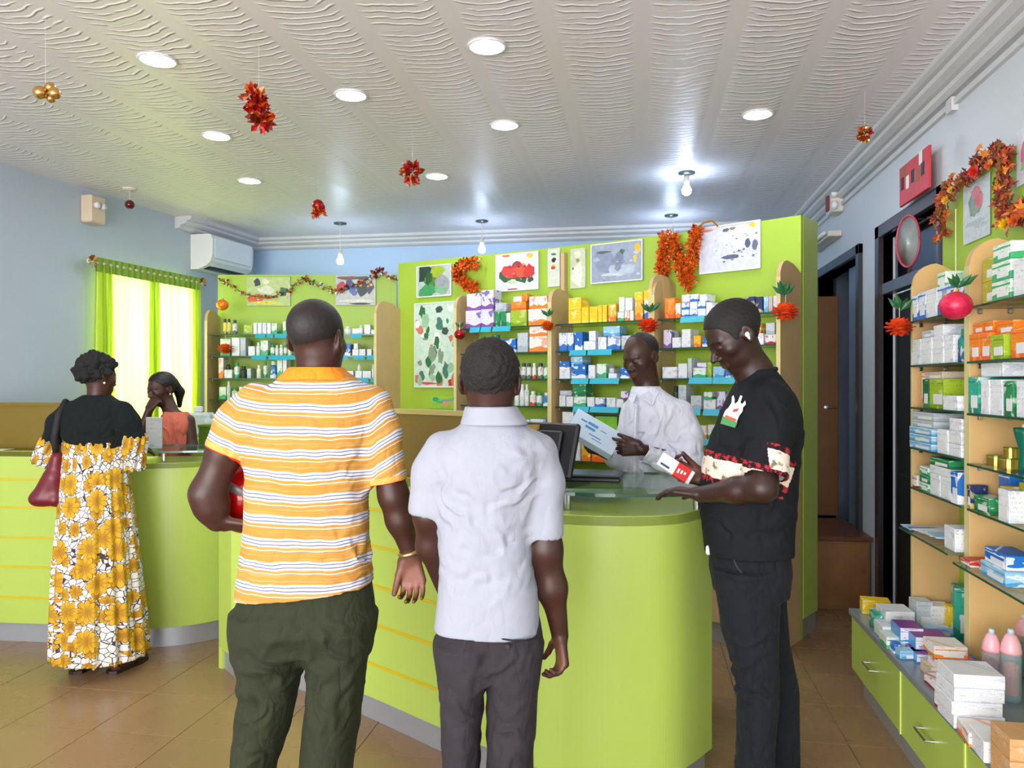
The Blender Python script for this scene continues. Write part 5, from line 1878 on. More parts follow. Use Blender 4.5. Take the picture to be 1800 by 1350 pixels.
fd = Field((-.38, -.22, .80), (.36, .24, 1.64), .0043)
secs = [(1052, 416, 658, .135), (1000, 424, 652, .135), (940, 430, 648, .125), (880, 432, 648, .12), (820, 434, 650, .125), (770, 430, 656, .13), (735, 424, 664, .125), (706, 440, 668, .11), (690, 456, 660, .098), (676, 480, 642, .090), (664, 495, 625, .086), (652, 510, 608, .080)]
fd.chain([J(450, 708, 0), J(424, 742, 0), J(402, 788, -.01)], [.060, .067, .068], .035)
fd.chain([J(655, 712, 0), J(666, 760, 0), J(680, 838, 0)], [.060, .060, .060], .035)
# open the sleeve ends, hem edges cut square
A = J(402, 788, -.01); D_ = unit(A - J(424, 742, 0)); fd.cutp(A, D_, .02); fd.cap(A + D_ * .0, A + D_ * .05, .060, .060, .002, op='s')
B = J(680, 838, 0); E_ = unit(B - J(666, 760, 0)); fd.cutp(B, E_, .02); fd.cap(B + E_ * .0, B + E_ * .05, .052, .052, .002, op='s')
fd.loft([S_(*q) for q in secs], .03, e=2.5)
# hem line: lower on the left
sl, X, Y, Z = fd.reg(fd.lo, fd.lo + fd.n * fd.h)
hz = J(500, 1048)[2] + (X - J(425, 1048)[0]) * .11
fd.f = np.maximum(fd.f, (hz - Z).astype(np.float32))


def ex(P):
    x, y, z = P.T
    xl, xr = J(438, 700)[0], J(652, 700)[0]
    sl_ = np.clip((xl - x) / .03, 0, 1) * (z > J(0, 832)[2]); sr_ = np.clip((x - xr) / .03, 0, 1) * (z > J(0, 850)[2])
    sag = .006 * np.sin(x * 9 + 1) + .010 * (x / .2) ** 2 * np.clip((z - 1.35) / .1, 0, 1) * -1 - .035 * (x) * np.clip((1.15 - z) / .3, 0, 1)
    sv = z + sag + .003 * fbm(P, 4, 9, 2)
    sv = sv + sl_ * (.35 * (x - xl)) - sr_ * (.5 * (x - xr))
    dl = (P - A) @ D_; dr = (P - B) @ E_
    nl = sl_ > .5; nr = sr_ > .5
    cuff = np.maximum(np.where(np.linalg.norm(P - A, axis=1) < .13, dl - .02, -.3), np.where(np.linalg.norm(P - B, axis=1) < .13, dr - .02, -.3))
    cuff = np.where((x > xl - .004) & (x < xr + .004), -.3, cuff)
    return {'sv': sv, 'cuff': cuff}


finish(fd, 'striped_shirt', shirt_stripe_mat(), pr.k, [
    (J(645, 960, -.1), (.35, 0, 1), .045, .007, (.09, .2, .10)), (J(640, 1010, -.1), (.2, 0, 1), .055, .007, (.10, .2, .07)), (J(620, 840, -.1), (1, 0, .25), .05, .006, (.05, .2, .12)),
    (J(440, 1000, -.1), (1, 0, -.3), .05, .005, (.06, .2, .08)), (J(440, 790, 0), (1, 0, -.5), .05, .006, (.05, .2, .10)), (J(545, 970, -.1), (.15, 0, 1), .07, .004, (.16, .2, .06)), (J(540, 740, -.1), (1, 0, .1), .12, .003, (.12, .2, .12))],
    base=.0022, seed=5, extra=ex)
fd = Field((-.2, -.16, 1.46), (.2, .16, 1.58), .004)
fd.loft([(J(0, 668)[2], .018, -.006, .112, .098), (J(0, 657)[2], .020, -.008, .096, .091), (J(0, 646)[2], .022, -.008, .078, .080)], .01)
finish(fd, 'collar', cloth_mat('orange_rib_collar', (232, 140, 38)), pr.k)

fd = Field((-.27, -.20, .02), (.24, .20, .95), .0055)
fd.loft([S_(1010, 424, 650, .115), S_(1036, 421, 653, .120), S_(1060, 419, 655, .127), S_(1080, 417, 656, .132), S_(1100, 415, 656, .135), S_(1140, 424, 646, .10)], .05, e=2.3)
limb_loft(fd, pr, [(1080, 413, 540), (1140, 415, 534), (1210, 421, 525), (1265, 416, 512), (1350, 408, 482), (1470, 405, 470), (1500, 405, 468)], .115, 0, .05)
limb_loft(fd, pr, [(1080, 536, 658), (1140, 538, 652), (1210, 541, 639), (1280, 534, 630), (1350, 528, 619), (1470, 526, 606), (1500, 526, 604)], .115, 0, .03)
finish(fd, 'trousers', cloth_mat('olive_green_twill', (46, 50, 34), .8, .08, crease=.009), pr.k, [
    (J(470, 1195, -.1), (.35, 0, 1), .045, .010, (.09, .2, .08)), (J(440, 1235, -.1), (-.3, 0, 1), .04, .010, (.08, .2, .06)), (J(590, 1150, -.1), (1, 0, .9), .06, .007, (.08, .2, .10)), (J(500, 1110, -.1), (1, 0, -.8), .05, .006, (.07, .2, .08)),
    (J(560, 1220, -.1), (1, 0, .35), .05, .007, (.05, .2, .14)), (J(620, 1230, -.1), (-.8, 0, 1), .05, .006, (.05, .2, .10)), (J(440, 1300, -.1), (.6, 0, 1), .06, .007, (.07, .2, .10))],
    base=.003, seed=8, f0=4)
shoes(pr, [(-.17, .02, .1), (.05, .02, -.1)])
# wrist watch
wdir = unit(WR - ER)
b = MB()
u_ = Vector(unit(np.cross(wdir, (0, 1, 0)))); v_ = Vector(wdir).cross(u_)
pts = []
for i in range(29):
    t = 2 * math.pi * i / 28
    pts.append(Vector(WR) - Vector(wdir) * .012 + (u_ * math.cos(t) + v_ * math.sin(t)) * .032)
b.tube(pts, .006, 8)
wt = b.build('watch_band', plain('gold_steel', (196, 176, 120), .3, .8, var=.1, scale=90), pr.k, smooth=True)
MB().lathe([(0, 0), (.017, 0), (.019, .004), (.016, .009), (0, .010)], 18, M=Matrix.Translation(Vector(WR) - Vector(wdir) * .012 + Vector((.033, .008, 0))) @ Matrix.Rotation(math.radians(90), 4, 'Y')).build('watch_case', M_gold, wt, smooth=True)

# the red crash helmet under his left arm
q = c2w(pr.X0, pr.Z0, 0)
hcen = J(440, 866, .19)
hk = empty('crash_helmet', pr.k.matrix_basis @ Vector(hcen), TH, label='glossy red crash helmet tucked under the striped-shirt man\'s left arm', cat='helmet')
fd = Field((-.17, -.17, -.17), (.17, .17, .17), .006)
fd.ell((0, 0, 0), (.122, .15, .13), .01)
fd.ell((0, .10, -.10), (.10, .09, .08), .02, op='s')
P, Q = fd.mesh()
np_mesh('shell', P, Q, plain('helmet_red', (188, 16, 16), .12, var=.04), hk)
MB().lathe([(.127, -.012), (.1285, -.008), (.1285, .010), (.127, .014)], 32, M=Matrix.Translation((0, 0, .03)) @ Matrix.Rotation(.5, 4, 'Y') @ Matrix.Diagonal((1, 1.18, 1, 1))).build('grey_band', plain('grey_visor_band', (128, 112, 110), .3), hk, smooth=True)
fd = Field((-.17, -.17, -.05), (.17, .17, .17), .006)
fd.ell((0, 0, .0), (.129, .154, .134), .01)
fd.ell((0, 0, .0), (.1255, .1505, .1305), .0, op='s')
sl, X, Y, Z = fd.reg(fd.lo, fd.lo + fd.n * fd.h)
fd.f = np.maximum(fd.f, np.maximum((0.035 - Z + X * .3), (X + .02)).astype(np.float32))
P, Q = fd.mesh()
np_mesh('visor', P, Q, plain('smoky_visor', (118, 96, 96), .15, var=.1), hk)

# ================= man in the white polo
pr = Person(862, 2.10, 'man seen from behind in a white polo shirt and dark grey trousers')
J, S_ = pr.J, pr.S
hc = J(862, 671, .0); Rm = rot(math.radians(-4), .03, 0)
fd = Field((-.26, -.2, .0), (.28, .32, 1.66), .0036)
head(fd, hc, Rm, .98)
fd.cap(J(862, 700, -.01), J(860, 760, 0), .057, .054, .03)
fd.loft([S_(1080, 790, 940, .09), S_(900, 785, 925, .10), S_(820, 790, 930, .08), (J(0, 775)[2], .0, 0, .06, .05)], .03)
fd.chain([J(775, 820), J(755, 905), J(757, 960, .03), J(785, 1040, .12)], [.034, .041, .036, .026], .03)
hand(fd, J(785, 1040, .12), (.2, .3, -.9), (1, 0, 0), 1, .95)
SR, ER, WR = J(955, 815, 0), J(961, 965, .0), J(984, 1115, .03)
fd.chain([SR, J(957, 890, 0), ER], [.034, .042, .039], .03)
fd.chain([ER, ER * .55 + WR * .45, WR], [.039, .036, .024], .03)
hr = (WR, (.10, .02, -1), (-1, -.25, -.05))
hand(fd, hr[0], hr[1], hr[2], 1, .93, curls=[(25, 40, 30), (32, 50, 35), (38, 55, 40), (42, 55, 40)], spread=.05, tcurl=.25)
fd.chain([J(818, 1120), J(812, 1330), J(812, 1560)], [.06, .045, .035], .03)
fd.chain([J(903, 1120), J(896, 1330), J(889, 1560)], [.06, .045, .035], .03)
finish(fd, 'body', SK1, pr.k, hd=(hc, Rm, .98), palm=[(hr[0], hr[1], hr[2], .07)])
hair(pr.k, hc, Rm, .98, plain('short_curled_hair', (22, 18, 18), .8, var=.5, scale=110, bump=.003, bscale=170), thick=.0045, seed=4, rough=.0022)

fd = Field((-.26, -.2, .78), (.26, .2, 1.46), .0045)
secs = [(1106, 763, 948, .12), (1060, 768, 946, .12), (1000, 772, 938, .115), (940, 770, 932, .11), (880, 764, 940, .115), (830, 758, 952, .12), (800, 756, 962, .12), (778, 766, 962, .11), (760, 790, 945, .095), (745, 812, 922, .08), (732, 822, 908, .07)]
fd.chain([J(778, 790), J(762, 830), J(754, 892)], [.050, .054, .056], .03)
fd.chain([J(946, 796), J(953, 850), J(955, 932)], [.052, .055, .056], .03)
A = J(754, 892); D_ = unit(A - J(762, 830)); fd.cutp(A, D_, .02); fd.cap(A, A + D_ * .05, .048, .048, .002, op='s')
B = J(955, 932); E_ = unit(B - J(953, 850)); fd.cutp(B, E_, .02); fd.cap(B, B + E_ * .05, .048, .048, .002, op='s')
fd.loft([S_(*q) for q in secs], .03, e=2.5)
# side vent at the right hem
a_, b_ = J(952, 1110, -.08), J(945, 1072, -.10)
fd.cap(a_, b_, .012, .003, .003, op='s')
sl, X, Y, Z = fd.reg(fd.lo, fd.lo + fd.n * fd.h)
hz = J(800, 1102)[2] - (X - J(800, 1102)[0]) * .03
fd.f = np.maximum(fd.f, (hz - Z).astype(np.float32))
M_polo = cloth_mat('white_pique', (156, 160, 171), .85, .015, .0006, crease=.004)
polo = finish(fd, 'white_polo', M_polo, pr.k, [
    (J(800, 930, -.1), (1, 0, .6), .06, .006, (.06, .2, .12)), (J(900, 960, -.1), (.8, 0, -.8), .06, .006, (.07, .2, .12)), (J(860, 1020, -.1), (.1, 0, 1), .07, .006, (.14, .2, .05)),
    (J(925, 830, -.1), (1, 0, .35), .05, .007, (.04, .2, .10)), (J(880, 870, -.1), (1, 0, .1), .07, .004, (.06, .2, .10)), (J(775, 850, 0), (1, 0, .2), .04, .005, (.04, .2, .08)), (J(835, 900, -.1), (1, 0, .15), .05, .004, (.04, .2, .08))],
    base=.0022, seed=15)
# folded polo collar
fd = Field((-.16, -.16, 1.36), (.16, .16, 1.49), .004)
fd.loft([(J(0, 746)[2], .010, -.006, .093, .090), (J(0, 738)[2], .010, -.006, .089, .087), (J(0, 728)[2], .006, -.006, .080, .080), (J(0, 714)[2], .002, -.006, .071, .074)], .008)
finish(fd, 'polo_collar', M_polo, pr.k)
# sleeve hems as ribbed cuffs
for (c_, d_, r_) in ((A, D_, .0565), (B, E_, .0565)):
    m_ = Matrix.Translation(Vector(c_)) @ Vector(d_).to_track_quat('Z', 'Y').to_matrix().to_4x4()
    MB().lathe([(r_ - .008, -.012), (r_ + .001, -.012), (r_ + .0025, -.008), (r_ + .002, .014), (r_ - .008, .014)][::1], 32, M=m_).v
fd = Field((-.21, -.17, .0), (.20, .17, .88), .0055)
fd.loft([S_(1070, 778, 944, .100), S_(1096, 774, 950, .105), S_(1122, 769, 955, .118), S_(1150, 770, 953, .115), S_(1185, 782, 940, .085)], .05, e=2.3)
limb_loft(fd, pr, [(1130, 768, 862), (1200, 774, 852), (1280, 776, 846), (1350, 777, 845), (1500, 782, 842), (1570, 782, 842)], .105, 0, .04)
limb_loft(fd, pr, [(1130, 860, 955), (1200, 857, 948), (1280, 855, 943), (1350, 853, 937), (1500, 852, 925), (1570, 852, 925)], .105, 0, .015)
M_tr2 = cloth_mat('charcoal_twill', (50, 46, 50), .85, .10, crease=.008)
finish(fd, 'trousers', M_tr2, pr.k, [
    (J(830, 1160, -.1), (1, 0, .7), .05, .006, (.07, .2, .06)), (J(880, 1165, -.1), (1, 0, -.8), .05, .006, (.07, .2, .06)), (J(810, 1290, -.1), (.5, 0, 1), .06, .007, (.06, .2, .12)), (J(900, 1300, -.1), (-.5, 0, 1), .06, .007, (.06, .2, .12)),
    (J(895, 1330, -.1), (.2, 0, 1), .04, .005, (.06, .2, .06))], base=.003, seed=18, f0=4)
MB().tube([J(878, 1122, -.116), J(900, 1126, -.118), J(925, 1125, -.112), J(944, 1122, -.085)], .0025, 6).build('pocket_welt', plain('pocket_black', (22, 20, 22), .8), pr.k)
MB().lathe([(0, 0), (.006, 0), (.006, .003), (0, .003)], 10, M=Matrix.Translation(J(892, 1136, -.119)) @ Matrix.Rotation(math.radians(90), 4, 'X')).build('pocket_button', M_black, pr.k)
shoes(pr, [(-.10, .02, .05), (.05, .02, -.05)])

# ================= tall man in the black T-shirt, side on
pr = Person(1320, 2.62, 'man in black T-shirt with blotched cream bands and a white earbud, leaning on the counter')
J, S_ = pr.J, pr.S
yawb = math.radians(90 + 14)
hc = J(1291, 590, -.02); Rm = rot(math.radians(98), math.radians(34), math.radians(0))
fd = Field((-.40, -.34, .0), (.20, .40, 1.80), .0036)
head(fd, hc, Rm, 1.0, 1.06, 1.15)
fd.chain([J(1308, 618, .0), J(1325, 655, .0), J(1338, 700, .0)], [.056, .060, .055], .03)
fd.loft([(J(0, 930)[2], .0, 0, .06, .06), (J(0, 860)[2], .0, 0, .09, .10), (J(0, 800)[2], .01, 0, .10, .12), (J(0, 730)[2], .03, 0, .08, .13), (J(0, 705)[2], .03, 0, .05, .08)], .03)
SL, EL, WLx = J(1350, 725, -.15), J(1340, 858, -.235), J(1232, 869, -.085)
fd.chain([SL, (SL + EL) / 2, EL], [.040, .048, .044], .03)
fd.chain([EL, EL * .6 + WLx * .4, WLx], [.042, .040, .027], .03)
hl = (WLx, (-.80, .58, .06), (-.05, .04, -1))
hand(fd, hl[0], hl[1], hl[2], -1, 1.02, curls=[(12, 22, 12), (14, 24, 14), (12, 24, 16), (10, 22, 14)], spread=.16, tcurl=.25)
SRr, ERr, WRr = J(1345, 715, .16), J(1310, 852, .20), J(1236, 842, .14)
fd.chain([SRr, ERr], [.040, .044], .03)
fd.chain([ERr, WRr], [.044, .028], .03)
hrr = (WRr, (-.82, .05, .28), (-.25, -.75, .55))
hand(fd, hrr[0], hrr[1], hrr[2], 1, 1.0, curls=[(30, 48, 30), (40, 50, 30), (48, 52, 30), (52, 52, 30)], spread=.06, tcurl=.5, tdir=(.85, .30, .45))
fd.chain([J(1308, 1010, -.06), J(1328, 1217, -.075), J(1322, 1455, -.075)], [.045, .040, .035], .03)
fd.chain([J(1338, 1010, .08), J(1358, 1213, .09), J(1366, 1455, .09)], [.045, .040, .034], .03)
finish(fd, 'body', SK2, pr.k, hd=(hc, Rm, 1.0), palm=[(hrr[0], hrr[1], hrr[2], .08)])
hair(pr.k, hc, Rm, 1.0, M_hairb, thick=.0035, seed=6)
# earbud
eb = Vector(hc + Rm @ V3(-.086, -.004, -.004))
fd = Field(np.array(eb) - .03, np.array(eb) + .03, .002)
fd.ell(np.array(eb), (.008, .008, .009), .003); fd.cap(np.array(eb), np.array(eb) + Rm @ V3(-.006, .004, -.014), .0055, .004, .003)
finish(fd, 'earbud', M_white, pr.k)

fd = Field((-.24, -.32, .88), (.24, .30, 1.58), .005)
secs = [(972, 1241, 1391, .145), (920, 1234, 1394, .145), (860, 1232, 1398, .15), (800, 1240, 1402, .165), (760, 1256, 1404, .18), (725, 1272, 1402, .18), (700, 1284, 1394, .165), (682, 1292, 1383, .13), (665, 1298, 1372, .09), (650, 1306, 1362, .072)]
fd.chain([J(1350, 702, -.12), J(1351, 760, -.17), J(1345, 828, -.215)], [.064, .068, .070], .035)
fd.chain([J(1345, 700, .13), J(1338, 760, .17), J(1325, 830, .19)], [.062, .066, .068], .035)
A = J(1345, 828, -.215); D_ = unit(A - J(1351, 760, -.17))
fd.cutp(A, D_, .022); fd.cap(A, A + D_ * .08, .061, .061, .002, op='s')
fd.loft([S_(*q) for q in secs], .03, e=2.2)
M_ts = None


def tshirt_mat():
    n = NT('black_jersey_with_bands', .8, 0)
    v = n.coord('Object')
    s_ = n.xyz(v)
    d = n.attr('band').outputs['Fac']       # 0 outside, 1 in the middle of a band
    nz = n.noise(v, 22.0, 4.0)
    n2 = n.noise(v, 60.0, 3.0)
    e = n.math('ADD', d, n.math('MULTIPLY', n.math('SUBTRACT', nz, .5), .55))
    c = n.mix(n.noise(v, 8.0, 2.0), (18, 20, 24), (26, 28, 33))
    n.b.inputs['Specular IOR Level'].default_value = .2
    rim = n.math('GREATER_THAN', d, .12)
    c2 = n.mix(n.ramp(n2, .48, .58), (40, 22, 24), (168, 44, 52))
    c = n.mix(rim, c, c2)
    cr = n.mix(n.ramp(n.noise(v, 34.0, 4.0), .56, .66), (226, 214, 196), (120, 108, 84))
    c = n.mix(n.math('GREATER_THAN', e, .50), c, cr)
    n.col(c)
    n.bump(n.noise(v, 700.0, 1.0), .0003)
    return n.m


def ex(P):
    z0, z1 = J(0, 842)[2], J(0, 788)[2]
    x, y, z = P.T
    sl_ = (y < -.125) & (z > J(0, 850)[2]) | ((P - A) @ D_ > -.09) & (np.linalg.norm(P - A, axis=1) < .13)
    slope = .22 * (x - J(1235, 0)[0])
    zz = z + slope
    zm, hw = 0.5 * (z0 + z1) + .0, .5 * (z1 - z0)
    band = np.clip(1.12 - np.abs(zz - zm) / hw, 0, 1)
    t = (P - A) @ D_
    bs = np.clip(1.12 - np.abs(t + .022) / .050, 0, 1)
    arm = (y < -.13) & (x > J(1305, 0)[0]) & (z < J(0, 745)[2]) & (z > J(0, 862)[2])
    return {'band': np.where(arm, bs, np.where(x < J(1352, 0)[0], band, 0))}


finish(fd, 'black_tshirt', tshirt_mat(), pr.k, [
    (J(1290, 790, -.15), (1, 0, -.4), .05, .006, (.06, .2, .10)), (J(1370, 900, -.15), (.5, 0, 1), .07, .007, (.08, .2, .12)), (J(1300, 940, -.15), (.2, 0, 1), .05, .006, (.12, .2, .06)), (J(1350, 740, -.15), (1, 0, .3), .05, .006, (.05, .2, .08)), (J(1385, 760, 0), (1, 0, .5), .06, .006, (.05, .2, .12))],
    base=.0022, seed=25, extra=ex)
fd = Field((-.16, -.14, 1.44), (.16, .14, 1.60), .004)
c0, c1 = J(1301, 667, 0), J(1362, 648, 0)
R_ = []
for i in range(25):
    t = 2 * math.pi * i / 24
    ctr = (c0 + c1) / 2
    R_.append(ctr + (c1 - c0) / 2 * math.cos(t) + V3(0, .070, 0) * math.sin(t))
fd.chain(R_, [.0075] * 25, .002)
finish(fd, 'neck_rib', cloth_mat('black_rib', (20, 21, 25)), pr.k)
# chest emblem: white, red and green figure patch, a flat print
ek_ = Matrix.Translation(Vector(J(1288, 727, -.112))) @ Matrix.Rotation(math.radians(-46), 4, 'Z') @ Matrix.Rotation(math.radians(-6), 4, 'X') @ Matrix.Rotation(math.radians(90), 4, 'X') @ Matrix.Rotation(math.radians(-12), 4, 'Z')
def patch(poly, z, col, name):
    sc = .0019
    MB().prism([(x * sc, y * sc) for x, y in poly][::-1], z, z + .0008, M=ek_).build(name, plain(name + '_ink', col, .7, var=.05), pr.k)
wp = [(-14, -10), (14, -12), (16, 0), (20, 8), (19, 15), (23, 21), (20, 27), (16, 20), (12, 22), (13, 33), (9, 34), (7, 22), (2, 17), (0, 25), (-4, 31), (-6, 28), (-4, 18), (-7, 9), (-12, 2)]
patch(wp, .010, (228, 226, 222), 'emblem_white')
patch([(-15, -22), (14, -22), (16, -12), (-14, -8)], .0105, (70, 140, 84), 'emblem_green')
patch([(-10, -10), (12, -12), (13, -7), (-9, -5)], .0112, (200, 84, 60), 'emblem_red')
patch([(2, 3), (10, 5), (13, 12), (8, 10), (3, 8)], .0112, (170, 70, 60), 'emblem_mark')
fd = Field((-.19, -.24, .0), (.22, .24, .99), .0055)
fd.loft([S_(945, 1250, 1382, .125), S_(968, 1249, 1384, .128), S_(1000, 1250, 1386, .145), S_(1040, 1258, 1382, .145)], .03, e=2.3)
limb_loft(fd, pr, [(1000, 1250, 1366), (1060, 1263, 1370), (1110, 1270, 1368), (1160, 1284, 1366), (1217, 1297, 1368), (1290, 1296, 1362), (1350, 1294, 1358), (1460, 1296, 1352)], .085, -.075, .02)
limb_loft(fd, pr, [(1000, 1290, 1384), (1060, 1300, 1380), (1122, 1305, 1384), (1213, 1322, 1403), (1350, 1330, 1404), (1460, 1335, 1398)], .08, .09, .02)
finish(fd, 'trousers', cloth_mat('blue_black_cotton', (24, 27, 33), .85, .12), pr.k, [
    (J(1310, 1190, -.15), (.5, 0, 1), .035, .008, (.09, .2, .05)), (J(1320, 1230, -.15), (.8, 0, 1), .04, .008, (.08, .2, .05)), (J(1290, 1010, -.15), (.2, 0, 1), .05, .004, (.1, .2, .06)), (J(1340, 1140, -.15), (-.6, 0, 1), .06, .006, (.07, .2, .08)),
    (J(1330, 1340, -.15), (.9, 0, .6), .05, .005, (.06, .2, .1))], base=.003, seed=28, f0=4)
MB().tube([J(1290, 984, -.212), J(1295, 996, -.216), J(1304, 1007, -.220)], .0022, 6).build('pocket_edge', plain('pocket_blue_black', (44, 47, 56), .8), pr.k)
MB().cbox(-.012, -.006, -.018, .012, .006, .014, c=.005, M=Matrix.Translation(Vector(J(1247, 966, -.03)))).build('white_shirt_tail', M_white, pr.k)
shoes(pr, [(-.02, -.08, math.radians(80)), (.06, .09, math.radians(80))])
# the small carton in his hand
kc = J(1187, 824, .085)
ex_ = unit((.80, -.10, -.52)); ey_ = unit(np.cross((-.3, -.75, .5), ex_)); ez_ = np.cross(ex_, ey_)
Mb = Matrix(((ex_[0], ey_[0], ez_[0], kc[0]), (ex_[1], ey_[1], ez_[1], kc[1]), (ex_[2], ey_[2], ez_[2], kc[2]), (0, 0, 0, 1)))
Wm = Matrix.Translation(c2w(pr.X0, pr.Z0, 0)) @ Matrix.Rotation(TH, 4, 'Z')
hb = empty('medicine_carton', (0, 0, 0), label='small white and red carton held by the man in the black T-shirt', cat='carton')
hb.matrix_world = Wm @ Mb
MB().cbox(-.065, -.026, -.009, .065, .026, .009, c=.001).build('carton_body', M_white, hb)
MB().box(.000, -.0263, -.0093, .052, .0263, .0093).build('red_panel', plain('pack_red', (206, 40, 36), .4), hb)
for i in range(3):
    MB().box(.008 + .012 * i, -.012 + .004 * i, .0093, .015 + .012 * i, .006, .0096).build('printed_mark', M_white, hb)
MB().box(-.055, -.018, .009, -.02, -.010, .0093).build('printed_mark', plain('mark_blue', (50, 70, 120), .5), hb)

# ================= pharmacist in white shirt
pr = Person(1155, 3.62, 'balding man in a white long-sleeved shirt reading a large carton behind the counter')
J, S_ = pr.J, pr.S
hc = J(1127, 628, .0); Rm = rot(math.radians(130), math.radians(19), math.radians(2))
fd = Field((-.42, -.32, .35), (.24, .28, 1.78), .004)
head(fd, hc, Rm, .96)
fd.chain([J(1134, 650, .01), J(1140, 692, .01)], [.054, .062], .03)
fd.loft([(.8, .0, 0, .10, .08), (J(0, 780)[2], .0, 0, .11, .08), (J(0, 720)[2], -.01, 0, .08, .07), (J(0, 700)[2], -.03, 0, .05, .05)], .03)
ELn, WLn = J(1214, 812, -.14), J(1128, 790, -.20)
fd.chain([J(1200, 735, -.06), ELn, WLn], [.030, .027, .025], .02)
hl = (WLn, (-1, -.02, .10), (.05, .85, .10))
hand(fd, hl[0], hl[1], hl[2], -1, .98, curls=[(14, 26, 18), (26, 36, 26), (34, 42, 28), (40, 46, 30)], spread=.04, tcurl=.35, tdir=(.85, .38, .15))
ERn, WRn = J(1108, 815, .05), J(1063, 796, -.10)
fd.chain([J(1112, 730, .08), ERn, WRn], [.034, .030, .026], .02)
hrn = (WRn, (-.92, -.15, .25), (.25, -.25, .9))
hand(fd, hrn[0], hrn[1], hrn[2], 1, .98, curls=[(35, 45, 30), (40, 45, 30), (45, 45, 30), (50, 45, 30)], spread=.08)
finish(fd, 'body', SK1, pr.k, hd=(hc, Rm, .96), palm=[(hrn[0], hrn[1], hrn[2], .08)])
hair(pr.k, hc, Rm, .96, plain('shaved_hair', (34, 24, 22), .6, var=.2, scale=50), thick=.0016, seed=7, line=[(-.13, -.062), (-.085, -.060), (-.055, -.050), (-.035, -.02), (-.02, .012), (-.006, .016), (.02, .05), (.03, .2), (.12, .2)])
fd = Field((-.30, -.34, .60), (.28, .30, 1.54), .005)
secs = [(900, 1096, 1226, .14), (840, 1096, 1227, .145), (800, 1095, 1228, .145), (760, 1095, 1224, .15), (735, 1098, 1216, .15), (716, 1100, 1206, .14), (702, 1104, 1192, .12), (690, 1110, 1172, .09), (680, 1116, 1160, .07)]
fd.loft([S_(*q) for q in secs], .03, e=2.3)
fd.chain([J(1198, 726, -.06), J(1210, 770, -.10), J(1214, 815, -.15)], [.058, .060, .060], .035)
fd.chain([J(1214, 815, -.15), J(1170, 812, -.17), J(1134, 797, -.195)], [.060, .050, .046], .03)
fd.chain([J(1112, 722, .08), J(1104, 770, .08), J(1108, 820, .05), J(1078, 806, -.06)], [.055, .055, .052, .044], .03)
C1 = J(1134, 797, -.195); d1 = unit(WLn - J(1170, 812, -.17)); fd.cutp(C1, d1, .012, .08); fd.cap(C1 - d1 * .02, C1 + d1 * .06, .037, .037, .002, op='s')
M_ws = cloth_mat('white_poplin', (206, 209, 222), .7, .012, crease=.008)
finish(fd, 'white_shirt', M_ws, pr.k, [
    (J(1180, 780, -.15), (1, 0, -.5), .06, .008, (.08, .2, .12)), (J(1140, 740, -.15), (1, 0, .5), .07, .006, (.10, .2, .10)), (J(1200, 790, -.15), (.4, 0, 1), .05, .009, (.08, .2, .08)), (J(1130, 830, -.15), (1, 0, .1), .06, .007, (.08, .2, .12)), (J(1160, 815, -.15), (.5, 0, 1), .04, .008, (.06, .2, .05))],
    base=.003, seed=35)
# collar points, placket and buttons
for pts, nm in (([J(1150, 681, -.06), J(1158, 688, -.085), J(1147, 713, -.150), J(1123, 697, -.122)], 'collar_wing'), ([J(1119, 694, -.10), J(1110, 690, -.06), J(1104, 700, -.10), J(1113, 709, -.135)], 'collar_wing')):
    b = MB(); n = len(pts)
    vs = [tuple(p) for p in pts] + [tuple(p + V3(.004, .012, 0)) for p in pts]
    b.add(vs, [tuple(range(n)), tuple(range(n, 2 * n))[::-1]] + [(i, n + i, n + (i + 1) % n, (i + 1) % n) for i in range(n)])
    b.build(nm, M_ws, pr.k)
fd = Field((-.2, -.16, 1.42), (.12, .14, 1.54), .004)
fd.loft([(J(0, 700)[2], J(1138, 0)[0], 0, .085, .082), (J(0, 690)[2], J(1136, 0)[0], 0, .075, .074), (J(0, 679)[2], J(1136, 0)[0], 0, .066, .066)], .01)
finish(fd, 'collar_band', M_ws, pr.k)
MB().tube([J(1119, 712, -.128), J(1117, 750, -.150), J(1116, 800, -.150), J(1116, 838, -.148)], .009, 6).build('placket', M_ws, pr.k)
for py in (716, 744, 772, 800):
    MB().lathe([(0, 0), (.006, 0), (.006, .003), (0, .003)], 10, M=Matrix.Translation(Vector(J(1118, py, -.1595))) @ Matrix.Rotation(math.radians(90), 4, 'X')).build('button', plain('pearl_button', (196, 198, 204), .3), pr.k)
fd = Field((-.22, -.2, .0), (.22, .2, .72), .008)
fd.loft([(.70, 0, 0, .16, .13), (.62, 0, 0, .165, .135), (.55, 0, 0, .165, .13)], .02)
fd.loft([(.6, -.08, 0, .085, .11), (.03, -.09, 0, .06, .075)], .02); fd.loft([(.6, .08, 0, .085, .11), (.03, .09, 0, .06, .075)], .02)
finish(fd, 'trousers', cloth_mat('black_trousers', (24, 24, 28)), pr.k)
shoes(pr, [(-.1, 0, 2.1), (.1, 0, 2.1)])
